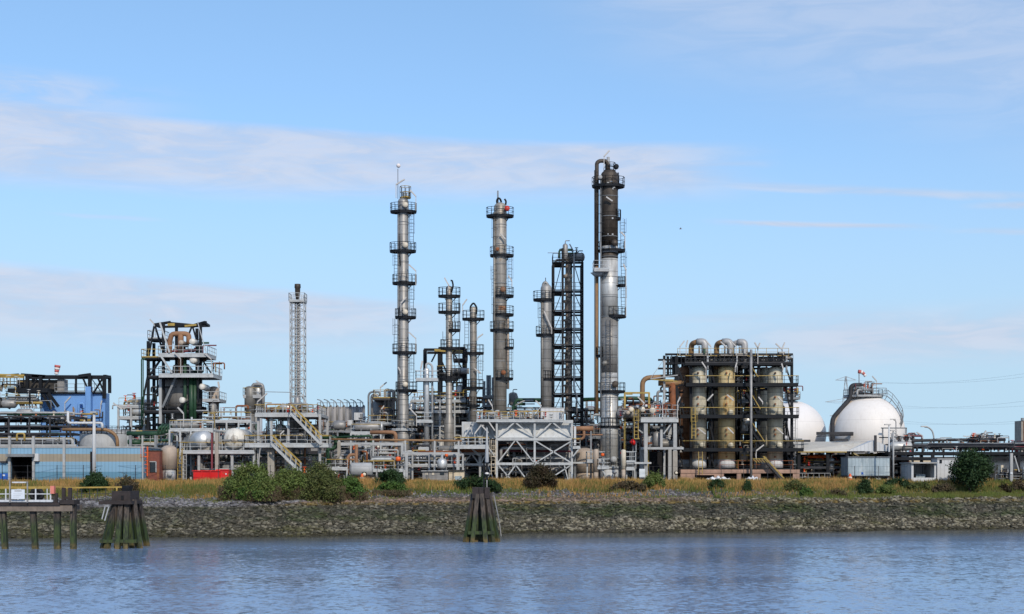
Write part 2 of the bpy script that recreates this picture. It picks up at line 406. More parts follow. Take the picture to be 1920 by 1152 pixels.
def bank_color(b, pos, isl=None):
    q = b.xyz(pos)
    nA = b.noise(b.comb(b.m('MULTIPLY', q[0], .35), q[1], q[2]), .32, 5, .6)
    nB = b.noise(pos, 1.1, 5, .65)
    z = b.m('ADD', q[2], b.m('MULTIPLY', b.m('SUBTRACT', nA, .5), 1.3))
    r = isl if isl is not None else b.noise(pos, 5.0, 3, .6)
    stone = b.mix(b.ss(r, .35 if isl is None else .1, .7 if isl is None else 1.0), (.040, .035, .024), (.29, .26, .19))
    dark = b.mix(r, (.022, .024, .017), (.11, .105, .085))
    left = b.ss(q[0], 18.0, -12.0)
    hi = b.m('MULTIPLY', b.ss(z, 1.25, 1.9), b.ss(z, 3.3, 2.9))
    lo = b.m('MULTIPLY', b.ss(z, 3.5, 2.9), b.m('MULTIPLY', left, .5))
    weedamt = b.m('MAXIMUM', b.m('MULTIPLY', hi, b.ss(nB, .34, .54, .4, 1.0)), lo)
    c = b.mix(weedamt, stone, dark)
    green = b.m('MULTIPLY', hi, b.m('MULTIPLY', b.ss(nA, .46, .64), .75))
    c = b.mix(green, c, b.mix(r, (.02, .035, .008), (.06, .085, .02)))
    wet = b.ss(b.m('ADD', q[2], b.m('MULTIPLY', nB, .25)), .62, .28); c = b.mix(b.m('MULTIPLY', wet, .85), c, (.035, .032, .02))
    red = b.m('MULTIPLY', b.m('MULTIPLY', b.ss(q[2], 3.15, 3.4), b.ss(q[2], 3.95, 3.6)), b.m('MULTIPLY', b.ss(q[0], 26.0, 16.0), b.ss(q[0], -32.0, -22.0)))
    c = b.mix(red, c, b.mix(r, (.10, .075, .06), (.27, .19, .15)))
    och = b.m('MULTIPLY', b.m('MULTIPLY', b.ss(q[2], 2.95, 3.1), b.ss(q[2], 3.45, 3.3)), b.ss(nB, .42, .6, 0.0, .9))
    c = b.mix(och, c, (.17, .115, .03))
    pat = b.noise(b.comb(b.m('MULTIPLY', q[0], .16), b.m('MULTIPLY', q[1], .5), b.m('MULTIPLY', q[2], .9)), 1.0, 5, .65)
    c = b.mix(b.ss(pat, .50, .68, 0.0, .75), c, b.mix(r, (.040, .042, .016), (.13, .12, .05)))
    c = b.mix(b.ss(pat, .46, .30, 0.0, .45), c, b.mix(r, (.09, .075, .058), (.30, .26, .20)))
    grav = b.ss(b.m('ADD', q[2], b.ss(b.m('ADD', q[0], b.m('MULTIPLY', nA, 10.0)), -12.0, -24.0, 0.0, .85)), 3.65, 3.95)
    c = b.mix(grav, c, b.mix(r, (.075, .072, .078), (.24, .23, .235)))
    return c, q, nB
def ground_mat():
    m = bpy.data.materials.new('ground'); m.use_nodes = True; b = NB(m.node_tree); p = m.node_tree.nodes['Principled BSDF']
    pos = b.n('ShaderNodeNewGeometry').outputs['Position']
    c, q, nB = bank_color(b, pos)
    c = b.mix(.55, c, (.03, .028, .022))
    soil = b.mix(b.ss(nB, .35, .65), (.06, .055, .022), (.15, .115, .045))
    g = b.ss(b.m('ADD', q[2], b.m('MULTIPLY', b.m('SUBTRACT', nB, .5), .4)), 4.65, 4.9)
    c = b.mix(g, c, soil)
    yard = b.mix(b.ss(nB, .3, .7), (.05, .048, .045), (.09, .085, .08))
    c = b.mix(b.ss(q[2], 5.33, 5.39), c, yard)
    b.put(p.inputs['Base Color'], c); p.inputs['Roughness'].default_value = .9; p.inputs['Specular IOR Level'].default_value = .2
    bn = b.n('ShaderNodeBump'); bn.inputs['Strength'].default_value = .8; bn.inputs['Distance'].default_value = .2
    b.put(bn.inputs['Height'], b.noise(pos, 3.5, 4, .65)); b.put(p.inputs['Normal'], bn.outputs[0])
    return m
go = fast_mesh('ground', verts, faces, ground_mat(), True); go['kind'] = 'structure'

def rock_mat():
    m = bpy.data.materials.new('rocks'); m.use_nodes = True; b = NB(m.node_tree); p = m.node_tree.nodes['Principled BSDF']
    g = b.n('ShaderNodeNewGeometry')
    c, q, nB = bank_color(b, g.outputs['Position'], g.outputs['Random Per Island'])
    b.put(p.inputs['Base Color'], c); p.inputs['Roughness'].default_value = .85; p.inputs['Specular IOR Level'].default_value = .25
    return m
t_ = (1+5**.5)/2
ICO = np.array([(-1,t_,0),(1,t_,0),(-1,-t_,0),(1,-t_,0),(0,-1,t_),(0,1,t_),(0,-1,-t_),(0,1,-t_),(t_,0,-1),(t_,0,1),(-t_,0,-1),(-t_,0,1)]) / math.sqrt(1+t_*t_)
ICF = np.array([(0,11,5),(0,5,1),(0,1,7),(0,7,10),(0,10,11),(1,5,9),(5,11,4),(11,10,2),(10,7,6),(7,1,8),(3,9,4),(3,4,2),(3,2,6),(3,6,8),(3,8,9),(4,9,5),(2,4,11),(6,2,10),(8,6,7),(9,8,1)])
def rocks(n, v0, v1, s0, s1, seed, pw=2.2, label='', name='rocks'):
    r = np.random.RandomState(seed)
    x = r.uniform(-62, 74, n); v = r.uniform(v0, v1, n); y = bankY(x) + v; z = groundZ(x, y)
    s = s0 + (s1 - s0) * r.rand(n) ** pw
    V = ICO[None] * r.uniform(.6, 1.25, (n, 12, 1)) * (s[:, None, None]) * np.stack([r.uniform(.8, 1.5, n), r.uniform(.7, 1.2, n), r.uniform(.45, .85, n)], -1)[:, None, :]
    a = r.uniform(0, 6.28, n); ca, sa = np.cos(a)[:, None], np.sin(a)[:, None]
    X = V[..., 0]*ca - V[..., 1]*sa; Y = V[..., 0]*sa + V[..., 1]*ca
    P = np.stack([X + x[:, None], Y + y[:, None], V[..., 2] + z[:, None] + (s*.12)[:, None]], -1).reshape(-1, 3)
    Fc = (ICF[None] + (np.arange(n)*12)[:, None, None]).reshape(-1, 3)
    o = fast_mesh(name, P, Fc, RM); o['kind'] = 'stuff'; o['label'] = label; o['category'] = 'rocks'; return o
RM = rock_mat()
rocks(40000, -.9, 8.4, .05, .30, 1, 3.2, 'grey and weed-darkened boulders covering the river bank slope', 'boulders')
rocks(12000, 8, 15.5, .05, .22, 2, 2.4, 'fine purple-grey stones along the top of the bank', 'gravel')

# ------------------------------------------------------------- river
def water_mat():
    m = bpy.data.materials.new('river'); m.use_nodes = True; b = NB(m.node_tree); p = m.node_tree.nodes['Principled BSDF']
    pos = b.n('ShaderNodeNewGeometry').outputs['Position']; q = b.xyz(pos)
    big = b.noise(b.comb(b.m('MULTIPLY', q[0], .012), b.m('MULTIPLY', q[1], .05), 0.0), 1.0, 4, .6)
    big2 = b.noise(b.comb(b.m('MULTIPLY', q[0], .10), b.m('MULTIPLY', q[1], .35), 5.0), 1.0, 4, .6)
    shore = b.ss(b.m('ADD', b.m('SUBTRACT', q[1], b.m('MULTIPLY', q[0], .218)), b.m('MULTIPLY', big2, 22.0)), 136.0, 160.0)
    wcol = (b.mix(b.ss(big, .3, .7), (.145, .225, .37), (.18, .275, .43)))
    b.put(p.inputs['Base Color'], b.mix(shore, wcol, (.07, .072, .065)))  # browner by the bank: mud and the bank's reflection put into the colour
    b.put(p.inputs['Roughness'], b.ss(big, .35, .65, .10, .20))
    p.inputs['IOR'].default_value = 1.33; p.inputs['Specular IOR Level'].default_value = .5
    def slope(k, off, amp, det):
        nd = b.n('ShaderNodeTexNoise'); nd.inputs['Scale'].default_value = k; nd.inputs['Detail'].default_value = det; nd.inputs['Roughness'].default_value = .62
        va = b.n('ShaderNodeVectorMath', operation='ADD'); b.put(va.inputs[0], pos); va.inputs[1].default_value = (off, off*.7, 0); b.put(nd.inputs['Vector'], va.outputs[0])
        sb = b.n('ShaderNodeVectorMath', operation='SUBTRACT'); b.put(sb.inputs[0], nd.outputs['Color']); sb.inputs[1].default_value = (.5, .5, .5)
        ml = b.n('ShaderNodeVectorMath', operation='MULTIPLY'); b.put(ml.inputs[0], sb.outputs[0]); ml.inputs[1].default_value = (amp, amp, 0)
        return ml.outputs[0]
    calm = b.m('MULTIPLY', b.ss(big, .30, .62, .6, 1.0), b.ss(big2, .38, .60, .65, 1.0))
    near = b.ss(q[1], 148.0, 118.0, .30, 1.0)
    s1 = b.n('ShaderNodeVectorMath', operation='ADD'); b.put(s1.inputs[0], slope(2.6, 3.0, .60, 4)); b.put(s1.inputs[1], slope(.6, 11.0, .14, 2))
    sc = b.n('ShaderNodeVectorMath', operation='SCALE'); b.put(sc.inputs[0], s1.outputs[0]); b.put(sc.inputs['Scale'], b.m('MULTIPLY', calm, near))
    up = b.n('ShaderNodeVectorMath', operation='ADD'); b.put(up.inputs[0], sc.outputs[0]); up.inputs[1].default_value = (0, -.03, 1)
    nn = b.n('ShaderNodeVectorMath', operation='NORMALIZE'); b.put(nn.inputs[0], up.outputs[0]); b.put(p.inputs['Normal'], nn.outputs[0])
    return m
MB().add([(-6000,-4000,0),(6000,-4000,0),(6000,260,0),(-6000,260,0)], [(0,1,2,3)]).build('river', water_mat(), None, kind='structure')

# ------------------------------------------------------------- long grass on top of the bank
def leaf_mat(name, c0, c1, c2, rough=.7, trans=0.0, patch=None):
    m = bpy.data.materials.new(name); m.use_nodes = True; b = NB(m.node_tree); p = m.node_tree.nodes['Principled BSDF']
    g = b.n('ShaderNodeNewGeometry'); r = g.outputs['Random Per Island']
    nz = b.noise(g.outputs['Position'], .35 if patch is None else patch, 4, .6)
    c = b.mix(r, c0, c1); gx = b.xyz(g.outputs['Position'])[0]
    c = b.mix(b.m('MAXIMUM', b.ss(nz, .45, .6), b.ss(gx, -18.0, -36.0, 0.0, .6) if 'dry' in name else 0.0), c, b.mix(r, c2, tuple(x*.75 for x in c1)))
    b.put(p.inputs['Base Color'], c); p.inputs['Roughness'].default_value = rough; p.inputs['Specular IOR Level'].default_value = .25
    MATS[name] = m; return m
leaf_mat('grass_dry', (.17, .12, .035), (.52, .32, .105), (.085, .095, .025), patch=.22)
leaf_mat('grass_green', (.045, .08, .012), (.15, .17, .04), (.12, .11, .03), patch=.3)
def blades(n, fx, v0, v1, h0, h1, seed, m, name, label, w=.05, tuft=.5):
    r = np.random.RandomState(seed)
    x = fx(r, n); v = r.uniform(v0, v1, n); y = bankY(x) + v
    z = groundZ(x, y)
    hh = r.uniform(h0, h1, n) * (1 + tuft * fnoise(x, y, 1.6, seed + 5)) * (1 + .45 * fnoise(x, y, .4, seed + 8))
    hh = np.clip(hh, .08, 2)
    keep = fnoise(x, y, .55, seed + 21) + r.uniform(-.5, .5, n) > -.75; hh = np.where(keep, hh, hh * .35)
    a = r.uniform(0, 3.14, n); dx, dy = np.cos(a)*w, np.sin(a)*w*.6
    lx, ly = r.normal(0, .16, n)*hh, r.normal(0, .16, n)*hh
    P = np.stack([np.stack([x-dx, y-dy, z-.05], -1), np.stack([x+dx, y+dy, z-.05], -1), np.stack([x+lx, y+ly, z+hh], -1)], 1).reshape(-1, 3)
    o = fast_mesh(name, P, np.arange(3*n).reshape(-1, 3), m); o['kind'] = 'stuff'; o['label'] = label; o['category'] = 'grass'
    return o
uni = lambda r, n: r.uniform(-60, 74, n)
def clumps(r, n):
    c = r.uniform(-60, 74, 90); return c[r.randint(90, size=n)] + r.normal(0, .8, n)
blades(100000, uni, 14.3, 22.5, .22, .58, 11, MATS['grass_dry'], 'dry_grass', 'tall golden dry grass in front of the refinery')
blades(34000, lambda r, n: np.clip(70 - np.abs(r.normal(0, 17, n)), 24, 74), 7.6, 18, .2, .6, 12, MATS['grass_green'], 'green_grass', 'short green grass spilling down the right bank')
leaf_mat('grass_orange', (.22, .13, .04), (.46, .26, .09), (.30, .2, .08), patch=.4)
blades(16000, clumps, 14.2, 19, .35, .85, 14, MATS['grass_orange'], 'reed_clumps', 'taller orange seed-headed clumps standing in the dry grass')
blades(20000, clumps, 13.2, 18, .3, .7, 15, MATS['grass_green'], 'green_tufts', 'green tufts mixed into the dry grass at the edge of the stones')
def spots(r, n):
    c = r.uniform(-60, 74, 60); return c[r.randint(60, size=n)] + r.normal(0, 1.3, n)
blades(7000, spots, 6.8, 13.5, .10, .35, 16, MATS['grass_green'], 'bank_weeds', 'scattered low weeds growing between the stones of the bank', tuft=.3)
blades(6000, spots, 11.5, 15, .15, .5, 18, MATS['grass_orange'], 'dry_weeds', 'scattered dry weeds at the upper edge of the stones', tuft=.3)
blades(9000, lambda r, n: np.clip(-40 + r.normal(0, 14, n), -60, 74), 12.0, 16, .25, .6, 13, MATS['grass_green'], 'bank_grass', 'green-yellow grass behind the left jetty')

# ------------------------------------------------------------- shrubs and trees
leaf_mat('leaf_mid', (.050, .080, .016), (.14, .185, .048), (.09, .11, .03), patch=.9)
leaf_mat('leaf_green', (.030, .068, .014), (.085, .16, .032), (.055, .09, .02), patch=.9)
leaf_mat('leaf_dark', (.010, .028, .010), (.032, .065, .020), (.022, .045, .013), patch=.9)
leaf_mat('leaf_red', (.022, .020, .010), (.060, .048, .022), (.040, .022, .014), patch=.9)
leaf_mat('leaf_brown', (.05, .035, .022), (.12, .09, .05), (.05, .055, .02), patch=.9)
leaf_mat('leaf_olive', (.040, .055, .014), (.11, .13, .038), (.08, .08, .028), patch=.9)
mat('bark', (.07, .05, .035), .9, 0, .3, 3.0)
def shrub(label, x0, x1, ytop, Y, leaf, seed, ybot=None, name='shrub', cat='shrub', n=None, group='shrubs along the top of the bank', trunk=False, lsize=.10, sparse=1.0, skirt=None):
    cxp = (x0 + x1) / 2; X0 = yh(cxp, Y)
    gz = float(groundZ(X0, Y)) if Y - float(bankY(X0)) < 24 else G
    t = Thing(name, label, cat, cxp, Y, group, z=gz - .05)
    w = (x1 - x0) * t.k; h = t.Z(ytop)
    r = np.random.RandomState(seed)
    z0 = h * .16 if trunk else 0.0
    nl = 12 + int(w * 3)
    # lobes: unequal clumps filling the outline
    L = []
    for i in range(nl):
        a = r.uniform(-1, 1); rr = r.uniform(.12, .30) * min(w, h) * (1.0 if w < 2*h else 1.3)
        cx = a * (w/2 - rr); top = (1 - abs(a)**2.4 * .62) if not trunk else math.sqrt(max(.05, 1 - a*a*.9))
        ht = z0 + (h - z0) * (.5 + .5*top if trunk else top)
        lo = (z0 + (h-z0) * (.5 - .5*top)) if trunk else 0
        cz = r.uniform(lo + rr*.6, max(lo + rr*.7, ht - rr*.9)); cy = r.uniform(-.35, .35) * min(w, h*1.4)
        L.append((cx, cy, cz, rr))
    for i in range(int(w*1.6)+3):        # crown line
        a = (i + r.uniform(.2, .8)) / (int(w*1.6)+3) * 2 - 1; rr = r.uniform(.13, .2) * min(w, h)
        top = (1 - abs(a)**2.4 * .62) if not trunk else .5 + .5*math.sqrt(max(0, 1 - a*a))
        L.append((a*(w/2-rr), r.uniform(-.2, .2)*w*.5, z0 + (h-z0)*top*r.uniform(.86, 1.0) - rr, rr))
    L = np.array(L)
    n = n or int((900 + 2100 * w * h / 3) * sparse)
    n = min(n, 24000)
    wt = L[:, 3]**2; pick = r.choice(len(L), n, p=wt/wt.sum())
    u = r.normal(0, 1, (n, 3)); u /= np.linalg.norm(u, axis=1)[:, None]
    rad = r.uniform(0.0, 1, n) ** .38 * (1 + .24 * r.normal(0, 1, n))
    C = L[pick, :3] + u * (L[pick, 3] * rad)[:, None]
    C[:, 2] = np.maximum(C[:, 2], .04)
    # leaf quads facing loosely outwards
    nn = u + r.normal(0, .7, (n, 3)); nn /= np.linalg.norm(nn, axis=1)[:, None]
    tt = np.cross(nn, r.normal(0, 1, (n, 3))); tt /= np.linalg.norm(tt, axis=1)[:, None]; bb = np.cross(nn, tt)
    s = (lsize * r.uniform(.6, 1.5, n))[:, None]
    P = np.stack([C - tt*s, C + bb*s*.6, C + tt*s, C - bb*s*.6], 1).reshape(-1, 3)
    P_leaf = P
    mb = MB()
    for i in range(5 if not trunk else 9):
        l = L[r.randint(len(L))]; b0 = (r.uniform(-.3, .3)*w*(0 if trunk else 1), 0, h*.1 if trunk else 0)
        mb.tube([b0, (l[0]*.6, l[1]*.6, l[2]*.6 + .1), (l[0], l[1], l[2])], .03 + .01*h, 5)
    if trunk: mb.lathe(0, 0, [(0, .2), (h*.2, .14), (h*.5, .09)], 8)
    t.part('trunk' if trunk else 'stems', mb, 'bark')
    # ragged sprigs breaking the outline
    ns = int(14 + w*h*7); pk = r.randint(len(L), size=ns); ang = r.uniform(0, 2*math.pi, ns); up = r.uniform(.15, 1, ns)
    D = np.stack([np.cos(ang)*(1-up*.6), np.sin(ang)*(1-up*.6)*.6, up], -1); D /= np.linalg.norm(D, axis=1)[:, None]
    k_ = 9; tt_ = np.linspace(.7, 1.0, k_)[None, :, None]; ln = r.uniform(.25, .75, ns) * (.5 + .5*min(1, h/3))
    Cs = (L[pk, :3][:, None] + D[:, None]*(L[pk, 3][:, None, None]*.9 + np.linspace(0, 1, k_)[None, :, None]*ln[:, None, None]) + r.normal(0, .05, (ns, k_, 3))).reshape(-1, 3)
    m_ = len(Cs); tt = r.normal(0, 1, (m_, 3)); tt /= np.linalg.norm(tt, axis=1)[:, None]; bb = np.cross(tt, r.normal(0, 1, (m_, 3))); bb /= np.linalg.norm(bb, axis=1)[:, None]
    s2 = (lsize*r.uniform(.4, 1.0, m_))[:, None]
    P = np.concatenate([P_leaf, np.stack([Cs - tt*s2, Cs + bb*s2*.6, Cs + tt*s2, Cs - bb*s2*.6], 1).reshape(-1, 3)])
    o = fast_mesh('foliage', P, np.arange(len(P)).reshape(-1, 4), MATS[leaf]); o.parent = t.e
    if skirt:     # low brown lower growth as part of the same bush
        n2 = int(n*.25); C = np.stack([r.uniform(-w/2, w/2, n2), r.uniform(-1.5, .3, n2), r.uniform(0, .35*h, n2)], -1)
        tt = r.normal(0, 1, (n2, 3)); tt[:, 2] = np.abs(tt[:, 2])+.8; tt /= np.linalg.norm(tt, axis=1)[:, None]; bb = np.cross(tt, (0,1,0))
        P = np.stack([C - tt*.02, C + bb*.03, C + tt*.28, C - bb*.03], 1).reshape(-1, 3)
        o = fast_mesh('dead_twigs', P, np.arange(4*n2).reshape(-1, 4), MATS[skirt]); o.parent = t.e
    return t
bY = lambda px, v: float(bankY(yh(px, 160))) + v
shrub('broad leafy green bush in front of the red skips', 412, 528, 866, bY(470, 9.6), 'leaf_mid', 1, skirt='leaf_brown')
shrub('tall green bush below the white stair landing', 497, 600, 872, bY(550, 9.8), 'leaf_mid', 2, skirt='leaf_brown')
shrub('olive bush crowning the dense thicket beside the lower stair', 556, 648, 864, bY(600, 9.4), 'leaf_olive', 3, skirt='leaf_brown')
shrub('twiggy olive bush filling the middle of the thicket', 520, 575, 884, bY(548, 9.0), 'leaf_olive', 31, skirt='leaf_brown')
shrub('low mid green bush in the left middle of the thicket', 440, 520, 890, bY(482, 8.8), 'leaf_green', 32, skirt='leaf_brown')
shrub('low green bush at the right end of the thicket', 622, 690, 894, bY(655, 9.6), 'leaf_green', 4, skirt='leaf_brown')
shrub('dark rounded bush behind a lighter one, under the orange valve', 700, 764, 878, bY(732, 15.5), 'leaf_dark', 5)
shrub('light green low bush in front of the dark rounded one', 700, 770, 901, bY(735, 12.4), 'leaf_green', 6, skirt='leaf_brown')
shrub('dark green bush behind the lone timber dolphin', 845, 944, 892, bY(895, 14), 'leaf_dark', 7)
shrub('dark reddish bush in front of the white cooler frame', 979, 1048, 870, bY(1012, 15.2), 'leaf_red', 8)
shrub('low brown bramble before the tallest column', 1142, 1214, 901, bY(1178, 14), 'leaf_brown', 9)
shrub('rounded green bush beside the brown bramble', 1203, 1248, 884, bY(1226, 15), 'leaf_mid', 10)
shrub('small dark bush below the caged reactors', 1327, 1361, 897, bY(1344, 14.5), 'leaf_dark', 11)
shrub('tiny dark sapling right of the small reactor bush', 1394, 1410, 900, bY(1402, 14.5), 'leaf_dark', 12)
shrub('wispy dark bush growing left of the bright green one', 1470, 1512, 900, bY(1491, 14.5), 'leaf_olive', 13, sparse=.5)
shrub('bright green low bush reaching down onto the stones', 1496, 1528, 913, bY(1512, 11), 'leaf_green', 14)
shrub('small dark bush below the corrugated grey cabin', 1606, 1636, 898, bY(1621, 15.5), 'leaf_dark', 15)
shrub('wide dark green bush below the open white shelter', 1655, 1712, 897, bY(1683, 15.5), 'leaf_dark', 16)
shrub('olive bush adjoining the wide dark green one', 1700, 1748, 903, bY(1724, 15), 'leaf_olive', 17)
shrub('reddish weedy bush between olive bush and round tree', 1745, 1790, 905, bY(1768, 14), 'leaf_brown', 18)
shrub('brown-green bush right of the round tree', 1868, 1896, 908, bY(1882, 15), 'leaf_red', 19)
shrub('reddish bush at the right end of the bank', 1893, 1925, 900, bY(1908, 16), 'leaf_brown', 20)
shrub('low grey-brown scrub on the stones under the sheds', 1550, 1590, 918, bY(1570, 11.5), 'leaf_brown', 21)
shrub('dark olive round bush in front of the blue warehouse', 150, 206, 884, bY(178, 14), 'leaf_dark', 22)
shrub('half-dead twiggy bush behind the left dolphin', 214, 262, 892, bY(238, 14), 'leaf_brown', 23, sparse=.5)
shrub('green scrub patch on the bank between grey cabin and shelter', 1640, 1680, 908, bY(1660, 13), 'leaf_mid', 25)
shrub('round dark green tree with a dense crown before the pipe bridge', 1779, 1857, 843, bY(1818, 15), 'leaf_dark', 24, name='tree', cat='tree', group=None, trunk=True, n=17000, lsize=.13)
# ============================================================= generic plant builders
def ring_pts(cx, cy, r, z, n=14, a0=0, a1=2*math.pi):
    full = abs(a1 - a0 - 2*math.pi) < 1e-3; m = n if full else n + 1
    return [(cx + r*math.cos(a0 + (a1-a0)*i/n), cy + r*math.sin(a0 + (a1-a0)*i/n), z) for i in range(m)]
def platform(t, py, x0, x1, shellr, cx=None, m='black_steel', rm=None, railh=1.15, th=.17):
    """round platform around a column, between picture columns x0..x1 at deck row py"""
    c = cx if cx is not None else 0.0
    a, b = t.X(x0), t.X(x1); mid = (a+b)/2; r = (b-a)/2; z = t.Z(py)
    d = MB()
    ry = min(r, max(shellr + .35, r*.3)); P = [(p[0], p[1]*ry/r - .05, 0) for p in ring_pts(mid, 0, r, 0, 14)]
    n = len(P); ins = [(c + (shellr*.9)*math.cos(2*math.pi*i/n), (shellr*.9)*math.sin(2*math.pi*i/n)) for i in range(n)]
    vs = [(p[0], p[1], z) for p in P] + [(q[0], q[1], z) for q in ins] + [(p[0], p[1], z-th) for p in P] + [(q[0], q[1], z-th*.4) for q in ins]
    fs = []
    for i in range(n):
        j = (i+1) % n
        fs += [(i, j, n+j, n+i), (2*n+j, 2*n+i, 3*n+i, 3*n+j), (j, i, 2*n+i, 2*n+j)]
    d.add(vs, fs)
    for i in range(1, n, 4): d.bar((P[i][0]*.7, P[i][1]*.7, z-th), (c + (ins[i][0]-c)*1.05, ins[i][1]*1.05, z-th-.6), .06)
    o = t.part('platform', d, m)
    rl = MB().rail([(p[0], p[1], z) for p in P], h=railh, sp=1.1, closed=True, r=.028)
    t.part('railing', rl, rm or m, o)
    return o
def column(label, cx, rp, ytop, Y, m, plats, ladders=(), lamps=(), foot=None, manholes=(), pipes=(), sections=None, mid=None, dome=True, group='tall distillation columns', skirt=None, yshell=None):
    t = Thing('distillation_column', label, 'column', cx, Y, group)
    r = rp * t.k; zt = t.Z(ytop)
    segs = sections or [(ytop, None, m)]
    for i, (ya, yb, mm) in enumerate(segs):
        za = t.Z(ya); zb = t.Z(yb) if yb else 0.0
        pr = [(zb, r)]
        if foot and zb < t.Z(foot[0]) < za:
            pr = [(zb, foot[2]*t.k), (t.Z(foot[1]), foot[2]*t.k), (t.Z(foot[0]), r)]
        if i == 0 and dome:
            pr += [(za - r*.75, r), (za - r*.45, r*.9), (za - r*.2, r*.68), (za - r*.04, r*.35), (za, .02)]
        else: pr += [(za, r)]
        t.part('shell', MB().lathe(0, 0, pr, 28), mm)
    rings = MB()
    z = 3.0
    while z < zt - r:
        rr = r
        if foot and z < t.Z(foot[1]): rr = foot[2]*t.k
        rings.lathe(0, 0, [(z-.04, rr+.002), (z-.04, rr+.035), (z+.04, rr+.035), (z+.04, rr+.002)], 20); z += 2.6
    t.part('girth_band', rings, 'grey_steel')
    if skirt: t.part('skirt', MB().lathe(0, 0, [(0, skirt[1]*t.k), (t.Z(skirt[0]), skirt[1]*t.k)], 28), skirt[2])
    for pl in plats:
        platform(t, pl[0], pl[1], pl[2], r, m=pl[3] if len(pl) > 3 else 'black_steel', rm=pl[4] if len(pl) > 4 else None)
    for (lx, ya, yb) in ladders:
        t.part('ladder', MB().ladder(t.X(lx), -r*.4 if abs(t.X(lx)) > r*.8 else -r-.3, t.Z(yb), t.Z(ya)), 'black_dusty')
    for l in lamps: t.lamp(*l, dy=-r-.5)
    for (mx, my, mr, mm) in manholes:
        mb = MB(); R_ = mr*t.k; mb.lathe(t.X(mx), t.Z(my), [(-r-.42, 0.02), (-r-.42, R_*1.12), (-r-.30, R_*1.12), (-r-.30, R_*.85), (-r*.55, R_*.85)], 14, ax='y')
        t.part('manhole', mb, mm)
    for (pts, pr, mm) in pipes: t.part('pipe', MB().tube([t.p(*q) for q in pts], pr, 8), mm)
    return t
def drum_y(t, px, py, rpx, y0, y1, m, name='drum', cap=None):
    "horizontal drum pointing at the river"
    r = rpx*t.k; mb = MB().lathe(t.X(px), t.Z(py), [(y0-r*.42, .02), (y0-r*.38, r*.35), (y0-r*.24, r*.7), (y0-r*.08, r*.93), (y0+.1, r), (y1, r)], 24, ax='y')
    o = t.part(name, mb, m)
    if cap: t.part('manway', MB().lathe(t.X(px)+r*.1, t.Z(py)-r*.1, [(y0-r*.5, .02), (y0-r*.5, r*.27), (y0-r*.3, r*.27)], 14, ax='y'), cap, o)
    return o
def drum_x(t, x0, x1, py, rpx, dy, m, name='drum'):
    r = rpx*t.k; a, b = t.X(x0), t.X(x1); e = r*.45
    return t.part(name, MB().lathe(dy, t.Z(py), [(a, .02), (a+e*.15, r*.5), (a+e*.5, r*.82), (a+e, r), (b-e, r), (b-e*.5, r*.82), (b-e*.15, r*.5), (b, .02)], 24, ax='x'), m)
def vtank(t, px, rpx, y0, y1, dy, m, name='vessel', dome=.5, n=28, x=None):
    r = rpx*t.k; zb, zt = t.Z(y1), t.Z(y0)
    pr = [(zb, r), (zt - r*dome, r), (zt - r*dome*.6, r*.88), (zt - r*dome*.25, r*.62), (zt - r*dome*.05, r*.3), (zt, .02)]
    return t.part(name, MB().lathe(t.X(px), dy, pr, n), m)
def deck(t, x0, x1, py, dy0, dy1, m='white_paint', th=.28, rail='white_rail', top='yellow', sides='fblr', sp=1.3, h=1.1, name='deck'):
    z = t.Z(py); a, b = t.X(x0), t.X(x1)
    if min(b - a, dy1 - dy0) > .9:
        d = MB().box(a, b, dy0, dy0+.1, z-th, z).box(a, b, dy1-.1, dy1, z-th, z).box(a, a+.1, dy0+.1, dy1-.1, z-th, z).box(b-.1, b, dy0+.1, dy1-.1, z-th, z)
        for i in range(1, int((b-a)/2.2)+1): x = a + (b-a)*i/(int((b-a)/2.2)+1); d.box(x-.05, x+.05, dy0+.1, dy1-.1, z-th*.8, z-.06)
        o = t.part(name, d, m); t.part('grating', MB().box(a+.1, b-.1, dy0+.1, dy1-.1, z-.055, z-.005), 'black_dusty', o)
    else: o = t.part(name, MB().box(a, b, dy0, dy1, z-th, z), m)
    segs = {'f': [(a, dy0, z), (b, dy0, z)], 'b': [(a, dy1, z), (b, dy1, z)], 'l': [(a, dy0, z), (a, dy1, z)], 'r': [(b, dy0, z), (b, dy1, z)]}
    r1 = MB(); r2 = MB()
    for s in sides:
        r1.rail(segs[s], h=h, sp=sp, top=False); r2.rail(segs[s], h=h, mid=False, toe=False, posts=False, r=.036)
    if rail and sides: ro = t.part('railing', r1, rail, o); t.part('handrail', r2, top, ro)
    return o
def frame(t, xs, ys, dys, w, m, ybot=None, diag=0, name='frame', beamh=None):
    mb = MB(); zb = 0.0 if ybot is None else t.Z(ybot); zt = t.Z(min(ys))
    for x in xs:
        for d in dys: mb.bar((t.X(x), d, zb), (t.X(x), d, zt), w)
    for y in ys:
        z = t.Z(y) - (beamh or w)/2 - .01
        for d in dys: mb.bar((t.X(xs[0]), d, z), (t.X(xs[-1]), d, z), w*.85, beamh or w)
        for x in xs: mb.bar((t.X(x), dys[0], z), (t.X(x), dys[-1], z), w*.85, beamh or w)
    if diag:
        Z = sorted([t.Z(y) for y in ys] + [zb])
        for i, (a, b) in enumerate(zip(xs, xs[1:])):
            for j, (u, v) in enumerate(zip(Z, Z[1:])):
                if diag == 1 or (i+j) % 2 == 0: mb.bar((t.X(a), dys[0], u), (t.X(b), dys[0], v), w*.55)
                else: mb.bar((t.X(b), dys[0], u), (t.X(a), dys[0], v), w*.55)
    return t.part(name, mb, m)
PCOL = ['mid_pipe', 'mid_pipe', 'silver', 'white_rail', 'rust_pipe', 'green_dark', 'brown_pipe', 'black_dusty', 'grey_steel', 'grey_steel']
